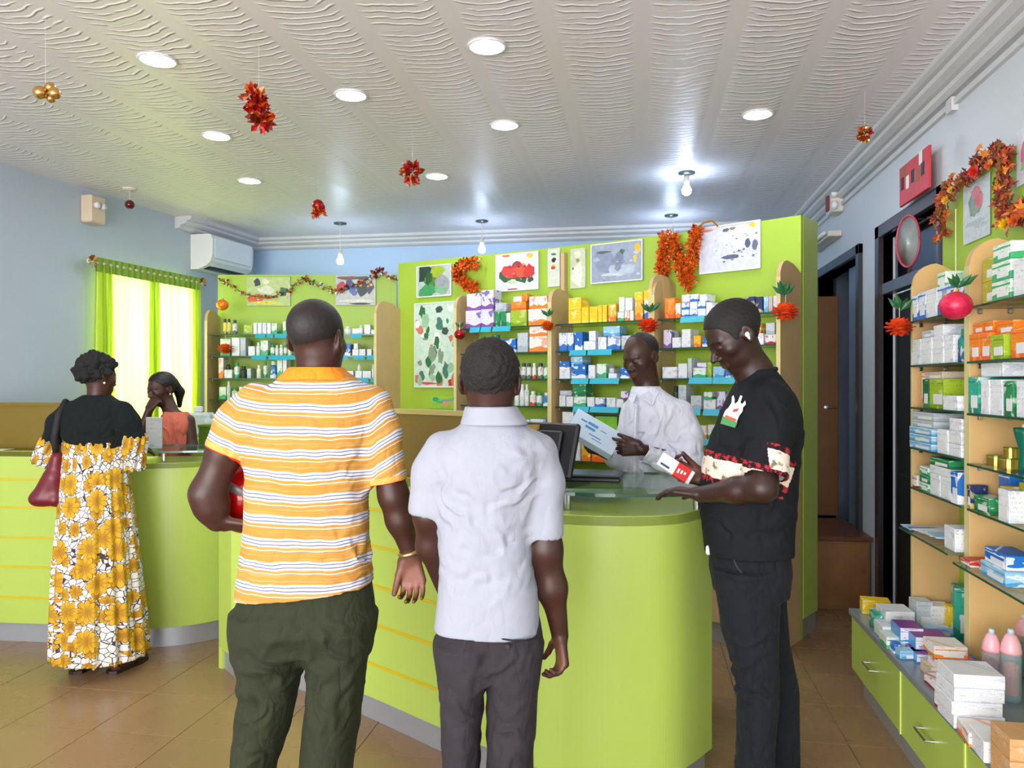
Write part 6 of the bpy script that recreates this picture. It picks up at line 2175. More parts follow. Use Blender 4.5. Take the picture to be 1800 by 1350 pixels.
# the big carton he reads
kc = J(1043, 763, -.175)
ex_ = unit((.86, -.08, -.50)); ez_ = unit(np.array((.30, -.72, .55))); ez_ = unit(ez_ - ex_ * (ez_ @ ex_)); ey_ = np.cross(ez_, ex_)
Mb = Matrix(((ex_[0], ey_[0], ez_[0], kc[0]), (ex_[1], ey_[1], ez_[1], kc[1]), (ex_[2], ey_[2], ez_[2], kc[2]), (0, 0, 0, 1)))
hb = empty('medicine_carton', (0, 0, 0), label='large light blue and white carton held up by the balding man', cat='carton')
hb.matrix_world = Matrix.Translation(c2w(pr.X0, pr.Z0, 0)) @ Matrix.Rotation(TH, 4, 'Z') @ Mb
MB().cbox(-.115, -.07, -.02, .115, .07, .02, c=.0015).build('carton_body', plain('pack_pale_blue', (196, 216, 232), .4, var=.03), hb)
MB().box(-.1155, .0705 - .001, -.02, .115, .0708, .02).build('spine_panel', plain('pack_white', (232, 236, 242), .4), hb)
MB().box(-.1158, -.07, -.019, -.115, .07, .019).build('end_panel', plain('pack_mid_blue', (60, 140, 210), .4, var=.3, scale=60), hb)
for i, (x, y, w_, h_) in enumerate(((-.08, .02, .03, .010), (-.045, .02, .05, .016), (-.05, -.004, .05, .014), (-.02, -.03, .06, .006), (.02, .02, .03, .005), (.0, -.045, .05, .004))):
    MB().box(x, y, .02, x + w_, y + h_, .0204).build('printed_mark', plain('pack_print_%s' % 'abcdef'[i], (70, 130, 176), .5, var=.4, scale=200), hb)

# ================= seated woman in coral
pr = Person(290, 5.0, 'woman in a sleeveless coral top with her hand at her mouth, behind the left counter')
J, S_ = pr.J, pr.S
hc = J(284, 684, .0); Rm = rot(math.radians(148), math.radians(12), 0)
fd = Field((-.26, -.24, .2), (.26, .2, 1.62), .0042)
head(fd, hc, Rm, .92)
fd.chain([J(292, 702, .01), J(302, 728, .0)], [.045, .050], .03)
fd.loft([(.9, .03, 0, .08, .06), (J(0, 760)[2], .07, 0, .085, .06), (J(0, 735)[2], .07, 0, .08, .05), (J(0, 724)[2], .07, 0, .05, .04)], .03)
Wh = J(262, 722, -.13)
fd.chain([J(290, 742, -.02), J(245, 772, -.12), Wh], [.042, .036, .024], .02)
hand(fd, Wh, (.35, .25, .75), (.2, .75, -.3), 1, .88, curl=(55, 60, 30), spread=.03)
fd.chain([J(331, 740, .0), J(338, 786, -.02), J(322, 792, -.09)], [.042, .036, .024], .02)
fd.chain([V3(0, 0, .7), V3(-.02, 0, .25)], [.09, .05], .02)
finish(fd, 'body', SKW, pr.k, hd=(hc, Rm, .92))


def pony(fd, w):
    fd.cap(w((0, -.10, .02)), w((0, -.135, -.05)), .034, .030, .02)
    fd.cap(w((0, -.135, -.05)), w((.01, -.12, -.15)), .030, .014, .02)


# the ponytail reaches below the hair line, so the line runs low behind
hair(pr.k, hc, Rm, .92, plain('straight_black_hair', (14, 12, 13), .45, var=.3, scale=80), thick=.006, seed=9, extra=pony,
     line=[(-.2, -.3), (-.10, -.3), (-.085, -.055), (-.055, -.045), (-.03, -.02), (-.015, .01), (.012, .02), (.03, .03), (.045, .055), (.06, .07), (.075, .078), (.12, .08)])
fd = Field((-.20, -.2, .55), (.24, .2, 1.40), .006)
fd.loft([S_(900, 285, 335, .11), S_(800, 283, 334, .11), S_(765, 281, 336, .115), S_(745, 282, 338, .11), (J(0, 731)[2], J(309, 0)[0], 0, .092, .080), (J(0, 724)[2], J(310, 0)[0], 0, .07, .062)], .02)
finish(fd, 'coral_top', cloth_mat('coral_cotton', (216, 116, 92), .8, .1), pr.k, [(J(300, 760, -.1), (1, 0, .3), .05, .008, (.08, .2, .1))], base=.003, seed=45)
fd = Field((-.24, -.2, .1), (.24, .2, .75), .01)
fd.loft([(.72, .05, 0, .13, .12), (.5, .03, 0, .16, .15), (.15, .0, 0, .17, .16)], .02)
finish(fd, 'skirt', cloth_mat('dark_skirt', (30, 30, 40)), pr.k)
shoes(pr, [(-.07, 0, 2.6), (.07, 0, 2.6)], L=.23)
for x in (-1, 1):
    e_ = Vector(hc + Rm @ V3(x * .074, -.006, -.034))
    MB().lathe([(.006 * math.sin(t), -.006 * math.cos(t)) for t in [math.pi * i / 8 for i in range(9)]], 10, M=Matrix.Translation(e_)).build('earring', plain('pearl', (230, 226, 214), .2), pr.k, smooth=True)

# ================= customer in the floral dress
pr = Person(172, 4.02, 'woman seen from behind in a black top over a yellow and white floral dress')
J, S_ = pr.J, pr.S
hc = J(172, 662, .0); Rm = rot(math.radians(-30), math.radians(8), 0)
fd = Field((-.36, -.24, .0), (.34, .42, 1.70), .0045)
head(fd, hc, Rm, .93)
fd.chain([J(174, 680, .0), J(170, 708, .0)], [.047, .055], .03)
fd.loft([(J(0, 820)[2], .0, 0, .09, .07), (J(0, 760)[2], -.01, 0, .09, .07), (J(0, 725)[2], -.01, 0, .08, .05), (J(0, 712)[2], -.01, 0, .05, .04)], .03)
for a, b_, c_, sd in ((J(112, 728), J(90, 792, .02), J(112, 786, .24), -1), (J(226, 728), J(236, 790, .04), J(240, 789, .26), 1)):
    fd.chain([a, b_, c_], [.034, .034, .025], .02)
    hand(fd, c_, (.1 * -sd, 1, -.05), (0, 0, -1), sd * -1, .9, curl=(8, 12, 8))
for x in (-.09, .11):
    fd.chain([V3(x * .8, 0, .8), V3(x, .0, .12), V3(x, .0, .06)], [.08, .042, .036], .02)
    fd.chain([V3(x, -.02, .035), V3(x + (.05 if x > 0 else .0), .15, .025)], [.034, .030], .02)
finish(fd, 'body', SKW, pr.k, hd=(hc, Rm, .93))
hair(pr.k, hc, Rm, .93, plain('black_curly_hair', (12, 11, 12), .8, var=.5, scale=90, bump=.006, bscale=110), thick=.014, seed=11, lump=.014, lumpf=16,
     line=[(-.2, -.05), (-.085, -.048), (-.055, -.030), (-.035, -.01), (-.02, .015), (.012, .022), (.03, .03), (.045, .055), (.06, .07), (.075, .078), (.14, .08)])
fd = Field((-.36, -.22, 1.02), (.34, .22, 1.50), .005)
fd.loft([S_(786, 112, 226, .115), S_(760, 110, 228, .115), S_(735, 108, 228, .11), S_(716, 116, 222, .10), S_(704, 132, 208, .085), S_(694, 150, 192, .07)], .02)
fd.chain([J(122, 722), J(104, 745), J(92, 782)], [.050, .056, .058], .03)
fd.chain([J(216, 722), J(228, 745), J(236, 772)], [.050, .055, .056], .03)
sl, X, Y, Z = fd.reg(fd.lo, fd.lo + fd.n * fd.h)
hz = J(0, 782)[2] + .04 * np.exp(-((X - J(112, 0)[0]) / .05) ** 2) - .012 * np.sin((X - .0) * 14)
fd.f = np.maximum(fd.f, (hz - Z).astype(np.float32))
finish(fd, 'black_top', cloth_mat('black_jersey', (20, 26, 26), .9, .1), pr.k, [(J(170, 760, -.1), (1, 0, .2), .07, .005, (.12, .2, .08)), (J(230, 760, 0), (.6, 0, 1), .04, .006, (.05, .2, .06))], base=.003, seed=51)


def floral():
    n = NT('yellow_floral_print', .8, 0)
    du = n.attr('du').outputs['Fac']; dv = n.attr('dv').outputs['Fac']
    p = n.comb(du, dv, 0.0)
    # crackled white ground with dark veins
    cr = n.n('ShaderNodeTexVoronoi', feature='DISTANCE_TO_EDGE')
    n.put(cr.inputs['Vector'], p); cr.inputs['Scale'].default_value = 34.0
    vein = n.math('LESS_THAN', cr.outputs['Distance'], .045)
    c = n.mix(vein, (222, 218, 214), (62, 46, 44))

    def flowers(scale, off, R, col_a, col_b):
        nonlocal c
        q = n.n('ShaderNodeVectorMath', operation='ADD'); n.put(q.inputs[0], p); q.inputs[1].default_value = (off, off * .7, 0)
        vo = n.n('ShaderNodeTexVoronoi', feature='F1')
        vo.inputs['Scale'].default_value = scale; vo.inputs['Randomness'].default_value = .75
        n.put(vo.inputs['Vector'], q.outputs[0])
        d = n.n('ShaderNodeVectorMath', operation='SUBTRACT'); n.put(d.inputs[0], q.outputs[0]); n.put(d.inputs[1], vo.outputs['Position'])
        s_ = n.xyz(d.outputs[0])
        ang = n.math('ARCTAN2', s_[1], s_[0])
        rad = n.math('SQRT', n.math('ADD', n.math('MULTIPLY', s_[0], s_[0]), n.math('MULTIPLY', s_[1], s_[1])))
        pet = n.math('ABSOLUTE', n.math('SINE', n.math('MULTIPLY', ang, 5.0)))
        edge = n.math('MULTIPLY', R, n.math('ADD', .72, n.math('MULTIPLY', pet, .30)))
        ins = n.math('LESS_THAN', rad, edge)
        out = n.math('MULTIPLY', ins, n.math('GREATER_THAN', rad, n.math('SUBTRACT', edge, .0035)))
        rays = n.math('MULTIPLY', n.math('LESS_THAN', n.math('ABSOLUTE', n.math('SINE', n.math('MULTIPLY', ang, 5.0))), .13), n.math('LESS_THAN', rad, n.math('MULTIPLY', edge, .85)))
        fine = n.math('MULTIPLY', n.math('LESS_THAN', n.math('ABSOLUTE', n.math('SINE', n.math('MULTIPLY', ang, 12.0))), .25), n.math('LESS_THAN', rad, n.math('MULTIPLY', edge, .45)))
        fcol = n.mix(n.math('DIVIDE', rad, R), col_a, col_b)
        fcol = n.mix(n.math('MAXIMUM', out, n.math('MAXIMUM', rays, fine)), fcol, (84, 54, 26))
        c = n.mix(ins, c, fcol)
    flowers(9.0, 3.1, .040, (170, 118, 12), (206, 158, 22))
    flowers(6.2, 0.0, .062, (176, 126, 14), (218, 172, 26))
    n.col(c)
    return n.m


M_floral = floral()


def exd(P):
    x, y, z = P.T
    a = np.arctan2(x, -y)
    return {'du': a * .19 + .004 * np.sin(z * 8), 'dv': z}


fd = Field((-.30, -.28, .06), (.32, .28, 1.24), .0065)
fd.loft([S_(1152, 99, 253, .20), S_(1100, 101, 250, .195), S_(1000, 103, 241, .18), (J(0, 900)[2], -.005, 0, .178, .16), S_(850, 113, 223, .14), S_(815, 113, 226, .125), S_(775, 114, 226, .115)], .02, e=2.1)
P, Q = fd.mesh(); P = smooth_v(P, Q, 1); N = vnormals(P, Q)
a_ = np.arctan2(P[:, 0], -P[:, 1])
amp = np.clip((1.15 - P[:, 2]) / .9, 0, 1) * .013 + .003
side_ = (np.abs(N[:, 2]) < .7)
P = P + N * (amp * side_ * (np.sin(a_ * 17 + 1.5 * np.sin(P[:, 2] * 3)) * .6 + .4 * np.sin(a_ * 29 + 2)))[:, None]
np_mesh('floral_dress', P, Q, M_floral, pr.k, exd(P))
for (ca, cb, r0, r1) in ((J(92, 782), J(80, 812, .0), .062, .078), (J(236, 772), J(232, 818, .02), .062, .078)):
    fd = Field(np.minimum(ca, cb) - .12, np.maximum(ca, cb) + .12, .005)
    fd.cap(ca, cb, r0, r1 * .82, .01)
    dd = unit(cb - ca)
    fd.cap(cb + dd * .085, cb + dd * .2, .09, .1, .004, op='s')
    fd.cap(ca - dd * .05, ca - dd * .16, .06, .09, .004, op='s')
    P, Q = fd.mesh(); P = smooth_v(P, Q, 1); N = vnormals(P, Q)
    rel = P - ca; t = rel @ dd; e1 = unit(np.cross(dd, (0, 1, 0))); e2 = np.cross(dd, e1)
    ang = np.arctan2(rel @ e1, rel @ e2)
    P = P + N * (.007 * np.sin(ang * 11 + t * 14))[:, None]
    np_mesh('ruffle_sleeve', P, Q, M_floral, pr.k, {'du': ang * .08 + ca[0], 'dv': P[:, 2]})
# necklace, earring, sandals
pts = []
ctr = J(168, 697, 0)
for i in range(25):
    t = 2 * math.pi * i / 24
    pts.append(ctr + V3(.064 * math.cos(t), .060 * math.sin(t), .010 * math.sin(t)))
MB().tube(pts, .0022, 6).build('necklace', M_gold, pr.k)
e_ = Vector(hc + Rm @ V3(.074, -.006, -.034))
MB().lathe([(.006 * math.sin(t), -.006 * math.cos(t)) for t in [math.pi * i / 8 for i in range(9)]], 10, M=Matrix.Translation(e_)).build('earring', plain('pearl_b', (230, 226, 214), .2), pr.k, smooth=True)
for x, a in ((-.09, 0), (.11, -.3)):
    Mx = Matrix.Translation((x, -.0, 0)) @ Matrix.Rotation(a, 4, 'Z')
    sole = [(-.035, -.05), (.0, -.065), (.035, -.05), (.038, .02), (.045, .12), (.03, .175), (-.02, .18), (-.042, .12), (-.036, .02)]
    s_ = MB().prism(sole, .0005, .018, M=Mx).build('sandal', plain('brown_sandal_' + 'ab'[x > 0], (46, 28, 22), .5), pr.k)
    MB().tube([Mx @ Vector((-.04, .05, .015)), Mx @ Vector((-.03, .08, .055)), Mx @ Vector((0, .10, .062)), Mx @ Vector((.03, .08, .055)), Mx @ Vector((.04, .05, .015))], .006, 6).build('strap', M_shoe, s_)
    MB().tube([Mx @ Vector((-.036, -.01, .018)), Mx @ Vector((-.034, -.045, .05)), Mx @ Vector((0, -.062, .055)), Mx @ Vector((.034, -.045, .05)), Mx @ Vector((.036, -.01, .018))], .005, 6).build('strap', M_shoe, s_)

# her maroon handbag on a black strap
bk = empty('handbag', pr.k.matrix_basis @ Vector(J(85, 888, -.06)), TH, label='maroon leather handbag hanging from the shoulder of the woman in the floral dress', cat='handbag')
o_ = J(85, 888, -.06)
poly = [(-.085, .02), (-.075, .0), (.06, .0), (.075, .01), (.072, .27), (.045, .29), (.0, .20), (-.06, .09)]
Mp = Matrix(((1, 0, 0, 0), (0, 0, 1, 0), (0, 1, 0, 0), (0, 0, 0, 1)))
fdb = Field((-.14, -.09, -.04), (.13, .09, .33), .005)
pts = [(-.055, .035), (.045, .03), (.052, .25)]
fdb.cap((-.055, 0, .035), (.045, 0, .03), .032, .034, .01, flat=((0, 1, 0), 1.3)); fdb.cap((.045, 0, .03), (.052, 0, .25), .034, .024, .02, flat=((0, 1, 0), 1.2)); fdb.cap((-.055, 0, .035), (.048, 0, .24), .032, .022, .03, flat=((0, 1, 0), 1.2)); fdb.cap((-.02, 0, .04), (.03, 0, .14), .04, .04, .03, flat=((0, 1, 0), 1.2))
P, Q = fdb.mesh()
np_mesh('bag_body', P, Q, plain('maroon_leather', (104, 20, 34), .4, var=.08, scale=14, bump=.0005, bscale=220), bk)
jl = lambda *a: Vector(J(*a)) - Vector(o_)
MB().tube([jl(100, 812, -.055), jl(96, 770, -.075), jl(104, 728, -.075), jl(116, 706, -.035), jl(118, 708, .03)], [.012, .020, .020, .018, .012], 8).build('strap', plain('black_strap', (18, 18, 20), .7), bk, smooth=True)
MB().lathe([(.010, -.003), (.014, -.003), (.014, .003), (.010, .003)], 14, M=Matrix.Translation(jl(102, 806, -.055)) @ Matrix.Rotation(math.radians(90), 4, 'X')).build('buckle', M_gold, bk)
# ------------------------------------------------------------------ pictures on the boards
INK = {}


def ink(c):
    if c not in INK:
        INK[c] = plain('ink_%d_%d_%d' % c, c, .4, var=.12, scale=40)
    return INK[c]


def picture(F_, v, px0, px1, py0, py1, name, label, ground, blobs, seed=1, frame=None, cat='picture', n=0, pal=(), area_=(0.05, .95, .05, .95), rs=(.02, .07), th=.012):
    u0, u1 = F_.u(px0, v), F_.u(px1, v)
    Z = F_.Z(px0, v)
    z1 = EYE + (675 - py0) * Z / F
    z0 = EYE + (675 - py1) * Z / F
    W_, H_ = u1 - u0, z1 - z0
    k = empty(name, F_.p(u0, v, z0), F_.a, label=label, cat=cat)
    MB().cbox(0, -th, 0, W_, 0, H_, c=.002).build('panel', ink(ground), k)
    if frame:
        f_ = MB()
        t = .008
        for a in ((0, 0, W_, t), (0, H_ - t, W_, H_), (0, t, t, H_ - t), (W_ - t, t, W_, H_ - t)):
            f_.box(a[0], -th - .004, a[1], a[2], -th + .001, a[3])
        f_.build('frame', frame, k)
    r = random.Random(seed)
    bl = list(blobs)
    for _ in range(n):
        s_ = r.uniform(*rs)
        bl.append((r.uniform(area_[0], area_[1]), r.uniform(area_[2], area_[3]), s_, s_ * r.uniform(.5, 1.4), r.choice(pal)))
    by = {}
    for i, (x, y, rx, ry, c) in enumerate(bl):
        m = by.setdefault(c, MB())
        pts = []
        for q in range(11):
            t = 2 * math.pi * q / 11
            j = r.uniform(.7, 1.2)
            pts.append((min(max(x + rx * j * math.cos(t), .02), .98) * W_, min(max(y + ry * j * math.sin(t), .02), .98) * H_))
        yy = -th - .0004 - .00004 * i
        m.add([(p[0], yy, p[1]) for p in pts], [tuple(range(11))])
    for c, m in by.items():
        m.build('printed_shapes', ink(c), k)['kind'] = 'stuff'
    return k


GRN = (44, 120, 60); DGR = (28, 60, 44); WHT = (214, 218, 220)
picture(F0, -.004, 734, 795, 469, 524, 'leaf_picture', 'small picture of dark green leaves at the top of the display board', (176, 190, 186),
        [(.25, .75, .25, .3, DGR), (.45, .55, .22, .25, (74, 128, 40)), (.6, .8, .2, .2, (150, 170, 40)), (.3, .2, .3, .18, (60, 150, 90)), (.75, .4, .2, .3, (150, 152, 156)), (.7, .2, .2, .1, (120, 176, 130)), (.35, .6, .1, .22, (36, 84, 40))], frame=M_white, seed=3)
picture(F0, -.004, 730, 808, 534, 681, 'tall_poster', 'tall pale poster scattered with small plants, on the display board', (196, 218, 196),
        [(.85, .06, .10, .05, (190, 40, 50)), (.3, .05, .2, .02, (220, 80, 70))], n=46, pal=((40, 110, 60), (60, 80, 70), (130, 150, 120), (200, 120, 90), (150, 190, 150), (70, 120, 100), (230, 236, 226)), seed=9, rs=(.03, .09), frame=M_white)
picture(F1, -.004, 873, 948, 449, 514, 'melon_picture', 'white picture of cut red melon on the lime shelving', (212, 218, 226),
        [(.5, .45, .40, .25, (52, 92, 60)), (.45, .5, .34, .2, (196, 50, 48)), (.3, .5, .16, .15, (210, 66, 60)), (.62, .52, .18, .16, (214, 80, 50)), (.8, .5, .14, .18, (200, 50, 44)), (.5, .72, .10, .08, (150, 50, 60)), (.4, .25, .12, .06, (190, 206, 170)), (.82, .28, .07, .09, (40, 80, 56)),
         (.25, .95, .1, .03, (220, 110, 40)), (.8, .9, .08, .06, (236, 190, 60)), (.4, .04, .12, .03, (170, 50, 70))], n=16, pal=((30, 60, 40), (226, 120, 90), (120, 20, 30)), seed=5, area_=(.2, .85, .3, .7), rs=(.015, .03), frame=M_white)
picture(F1, -.004, 963, 985, 438, 505, 'paper_banner', 'narrow white paper banner with a small dark figure, right of the melon picture', (206, 214, 196),
        [(.5, .7, .18, .07, (30, 34, 50)), (.45, .5, .18, .05, (200, 50, 40)), (.5, .56, .16, .03, (236, 190, 40)), (.5, .85, .2, .03, (60, 120, 60))], seed=6, th=.006, cat='banner')
k = picture(F2, -.004, 1003, 1030, 438, 508, 'white_figure', 'white paper angel figure hanging beside the grey picture', (198, 206, 178), [(.5, .85, .3, .10, (216, 222, 190)), (.5, .35, .4, .3, (222, 224, 210)), (.5, .7, .12, .06, (150, 140, 80)), (.2, .5, .05, .04, (70, 60, 50))], seed=7, th=.008, cat='ornament')
u_ = F2.u(993, -.02)
k = empty('wooden_strip', F2.p(u_, 0, 2.14), F2.a, label='short wooden strip standing between two shelving bays above the upright', cat='strip')
MB().cbox(-.02, -.05, 0, .012, -.001, .30, c=.003).build('batten', M_tan, k)
MB().cbox(-.028, -.045, 0, -.021, -.006, .30, c=.002).build('edge', plain('dark_batten_edge', (110, 86, 60), .5), k)
picture(F2, -.004, 1040, 1131, 431, 500, 'grey_picture', 'grey blue abstract picture on the lime shelving', (150, 162, 182),
        [(.3, .5, .26, .3, (134, 146, 168)), (.6, .3, .3, .16, (176, 188, 204)), (.55, .6, .1, .2, (120, 130, 152)), (.25, .78, .14, .04, (84, 92, 110)), (.62, .75, .05, .06, (70, 100, 70)), (.9, .8, .06, .16, (220, 180, 40)), (.86, .55, .04, .1, (224, 190, 60)), (.4, .2, .2, .04, (196, 206, 220))],
        n=14, pal=((186, 196, 212), (126, 138, 160), (164, 176, 196)), seed=8, frame=M_white)
picture(F3, -.004, 1231, 1338, 402, 483, 'white_chart', 'large white chart with small dark marks at the tall end of the shelving', (206, 210, 222),
        [(.88, .92, .06, .05, (230, 190, 60)), (.45, .88, .05, .04, (90, 90, 100)), (.55, .9, .06, .03, (150, 120, 80)), (.12, .92, .12, .025, (220, 130, 90)), (.5, .3, .16, .05, (90, 98, 120)), (.8, .55, .05, .10, (80, 90, 120)), (.92, .5, .05, .10, (96, 104, 130))],
        n=26, pal=((120, 126, 146), (160, 166, 182), (80, 86, 104)), seed=10, area_=(.25, .95, .2, .75), rs=(.008, .025), frame=M_white)
picture(FL, -.004, 434, 511, 487, 538, 'pale_picture', 'pale picture with orange flowers low left, above the far corner shelves', (176, 196, 130),
        [(.2, .25, .22, .16, (214, 92, 44)), (.5, .3, .16, .08, (206, 120, 60)), (.25, .8, .08, .14, (40, 46, 44)), (.42, .85, .09, .10, (216, 216, 190)), (.5, .1, .45, .06, (210, 206, 40)), (.85, .5, .10, .16, (50, 96, 60)), (.45, .55, .2, .15, (206, 214, 190))], n=12, pal=((226, 120, 60), (190, 60, 40), (230, 220, 190)), area_=(.05, .5, .1, .4), rs=(.02, .04), seed=12)
picture(FL, -.004, 590, 661, 484, 537, 'bright_picture', 'picture of red, blue and black figures above the far corner shelves', (186, 190, 186),
        [(.15, .6, .12, .2, (170, 40, 50)), (.35, .65, .12, .2, (44, 60, 120)), (.45, .5, .1, .2, (40, 110, 180)), (.65, .55, .14, .24, (30, 34, 40)), (.85, .6, .1, .22, (56, 60, 74)), (.5, .15, .45, .06, (212, 212, 200)), (.6, .05, .3, .04, (30, 30, 30)), (.3, .9, .3, .08, (120, 60, 70)), (.7, .9, .2, .08, (60, 60, 80))],
        n=14, pal=((206, 60, 50), (30, 40, 70), (220, 190, 60)), area_=(.1, .9, .4, .8), rs=(.02, .05), seed=13)
picture(F2, -.215, 1045, 1088, 729, 770, 'green_notice', 'bright green notice in a dark frame on a lower shelf behind the white-shirted man', (124, 196, 50), [], frame=M_black, cat='notice', th=.006)
picture(F0, -.004, 756, 808, 694, 718, 'bird_sticker', 'small blue and green sticker low on the display board', (150, 196, 60),
        [(.2, .7, .12, .16, (40, 160, 120)), (.35, .5, .12, .12, (60, 180, 100)), (.55, .4, .14, .2, (214, 150, 120)), (.6, .62, .25, .06, (120, 160, 170)), (.85, .7, .06, .2, (60, 90, 190))], seed=15, cat='sticker', th=.002)
# wall-unit posters
FRB = Fr((XB, 3.80), math.radians(-90))
picture(FRB, -.004, 1694, 1741, 330, 432, 'silver_poster', 'silvery poster with a dark green block inside the leaf garland', (196, 206, 212),
        [(.5, .62, .30, .24, (110, 140, 130)), (.5, .6, .22, .2, (132, 156, 146)), (.5, .8, .18, .12, (206, 120, 130)), (.62, .62, .16, .12, (214, 110, 120)), (.5, .3, .4, .05, (172, 184, 192)), (.7, .22, .3, .04, (180, 192, 200))], seed=16, cat='poster', th=.003)
picture(FR2, -.004, 1788, 1830, 232, 330, 'silver_poster', 'silvery poster cut by the right edge of the picture', (204, 210, 216), [(.5, .5, .3, .3, (214, 120, 130)), (.4, .3, .2, .1, (160, 180, 120))], seed=17, cat='poster', th=.003)

# ------------------------------------------------------------------ tinsel, flowers, garlands
PAL_T = (plain('foil_orange', (240, 96, 20), .3, .2, var=.3, scale=60), plain('foil_red', (168, 26, 24), .25, .4, var=.3, scale=60), plain('foil_gold', (214, 150, 60), .2, .7, var=.2, scale=60),
         plain('foil_brown', (120, 44, 20), .3, .3, var=.3, scale=60), plain('foil_green', (40, 96, 56), .35, .1, var=.3, scale=60), plain('foil_white', (226, 226, 210), .3, 0, var=.1))


def fluff(path, r, n, size, mats, name, parent, seed=1, wts=None):
    R_ = random.Random(seed)
    m = MB()
    P = [Vector(p) for p in path]
    for i in range(n):
        t = (i + R_.random()) / n * (len(P) - 1)
        j = min(int(t), len(P) - 2)
        c = P[j].lerp(P[j + 1], t - j) if len(P) > 1 else P[0]
        d = Vector((R_.gauss(0, 1), R_.gauss(0, 1), R_.gauss(0, 1))); d.normalize()
        e = d.cross(Vector((R_.gauss(0, 1), R_.gauss(0, 1), R_.gauss(0, 1)))); e.normalize()
        b = c + d * r * R_.uniform(.15, .75)
        L = size * R_.uniform(.7, 1.3); w_ = L * .34
        tip = b + d * L
        mid = b + d * L * .5
        f = d.cross(e) * L * .12
        mi = R_.choices(range(len(mats)), weights=wts)[0] if len(mats) > 1 else 0
        m.add([b, mid + e * w_ + f, tip, mid - e * w_ + f, mid - f], [(0, 1, 4), (1, 2, 4), (2, 3, 4), (3, 0, 4)], mi)
    o = m.build(name, list(mats), parent)
    o['kind'] = 'stuff'
    return o


def pompom(p, rx, mat, label, leafdir=(0, 0, 1), kind='flower', thread=.12, leaves=M_leaf, flat=.75, seed=1, group=None):
    k = empty('paper_' + kind, p, label=label, cat='ornament', group=group)
    R_ = random.Random(seed)
    if kind == 'flower':
        m = MB()
        for ring, (nn, el, L) in enumerate(((5, -1.25, .9), (8, -.85, .95), (10, -.4, 1.0), (11, 0, 1.05), (10, .4, 1.0), (8, .85, .92), (5, 1.25, .85))):
            for i in range(nn):
                a = 2 * math.pi * (i + ring * .5) / nn + R_.uniform(-.15, .15)
                d = Vector((math.cos(a) * math.cos(el), math.sin(a) * math.cos(el), math.sin(el) * flat)); s_ = Vector((-math.sin(a), math.cos(a), 0))
                tip = d * rx * L
                b = d * rx * .15
                w_ = rx * .36
                up = Vector((0, 0, rx * .10))
                m.add([b, b + (tip - b) * .6 + s_ * w_, tip + s_ * w_ * .5 + up, tip - s_ * w_ * .4 - up * .3, b + (tip - b) * .6 - s_ * w_, b + (tip - b) * .6 - up], [(0, 1, 5), (1, 2, 5), (2, 3, 5), (3, 4, 5), (4, 0, 5)])
        m.build('petals', mat, k)['kind'] = 'stuff'
        MB().lathe([(rx * .45 * math.sin(t), -rx * .35 * math.cos(t)) for t in [math.pi * i / 8 for i in range(9)]], 12).build('core', mat, k, smooth=True)
    else:
        MB().lathe([(rx * math.sin(t), -rx * .92 * math.cos(t)) for t in [math.pi * i / 14 for i in range(15)]], 20).build('ball', mat, k, smooth=True)
        MB().lathe([(0, rx * .88), (rx * .2, rx * .88), (rx * .2, rx * 1.08), (0, rx * 1.08)], 10).build('cap', M_gold, k)
    if thread:
        MB().tube([(0, 0, rx * .5), (0, 0, rx + thread)], .0015, 5).build('thread', M_cream, k)
    if leaves:
        for i in range(6):
            a = 2 * math.pi * i / 6 + R_.uniform(-.3, .3)
            d = Vector((math.cos(a) * .8, math.sin(a) * .4, .35)) + Vector(leafdir) * .5; d.normalize()
            s_ = d.cross(Vector((0, 1, .2))); s_.normalize()
            b = Vector((0, 0, rx * .9)) + Vector(leafdir) * rx * .35
            L = rx * R_.uniform(1.0, 1.5)
            MB().add([b, b + d * L * .5 + s_ * L * .16, b + d * L, b + d * L * .5 - s_ * L * .16, b + d * L * .5 + Vector((0, -.004, -.003))], [(0, 1, 4), (1, 2, 4), (2, 3, 4), (3, 0, 4)]).build('leaf', leaves, k)
    return k


def onF(F_, v, px, py):
    u_ = F_.u(px, v)
    Z = F_.Z(px, v)
    return F_.p(u_, v, EYE + (675 - py) * Z / F)


# tinsel letter N and the C-shaped one
pN = [onF(F3, -.07, a, b_) for a, b_ in ((1163, 486), (1166, 450), (1171, 416))]
pN2 = [onF(F3, -.07, a, b_) for a, b_ in ((1181, 414), (1188, 440), (1197, 472), (1208, 505))]
pN3 = [onF(F3, -.07, a, b_) for a, b_ in ((1210, 500), (1214, 460), (1220, 425), (1224, 404))]
kN = empty('tinsel_letter', pN2[-1], label='orange tinsel letter N hanging left of the white chart', cat='ornament', group=None)
o_ = Vector(pN2[-1])
for i, pth in enumerate((pN, pN2, pN3)):
    fluff([p - o_ for p in pth], .044, 520, .028, (M_orange, PAL_T[0], PAL_T[3]), 'tinsel_stroke', kN, seed=20 + i, wts=(5, 5, 1))
MB().tube([p - o_ for p in (onF(F3, -.07, 1224, 404), onF(F3, -.06, 1236, 392), onF(F3, -.05, 1252, 388), onF(F3, -.03, 1262, 398))], .006, 6).build('hanging_loop', PAL_T[2], kN)
pc_ = [onF(F1, -.07, a, b_) for a, b_ in ((835, 463), (818, 462), (804, 474), (806, 490), (822, 500), (834, 506))]
kC = empty('tinsel_letter', pc_[2], label='orange tinsel letter shaped like a C left of the melon picture', cat='ornament')
fluff([p - Vector(pc_[2]) for p in pc_], .045, 520, .034, (M_orange, PAL_T[0], PAL_T[3]), 'tinsel_stroke', kC, seed=30, wts=(5, 5, 1))

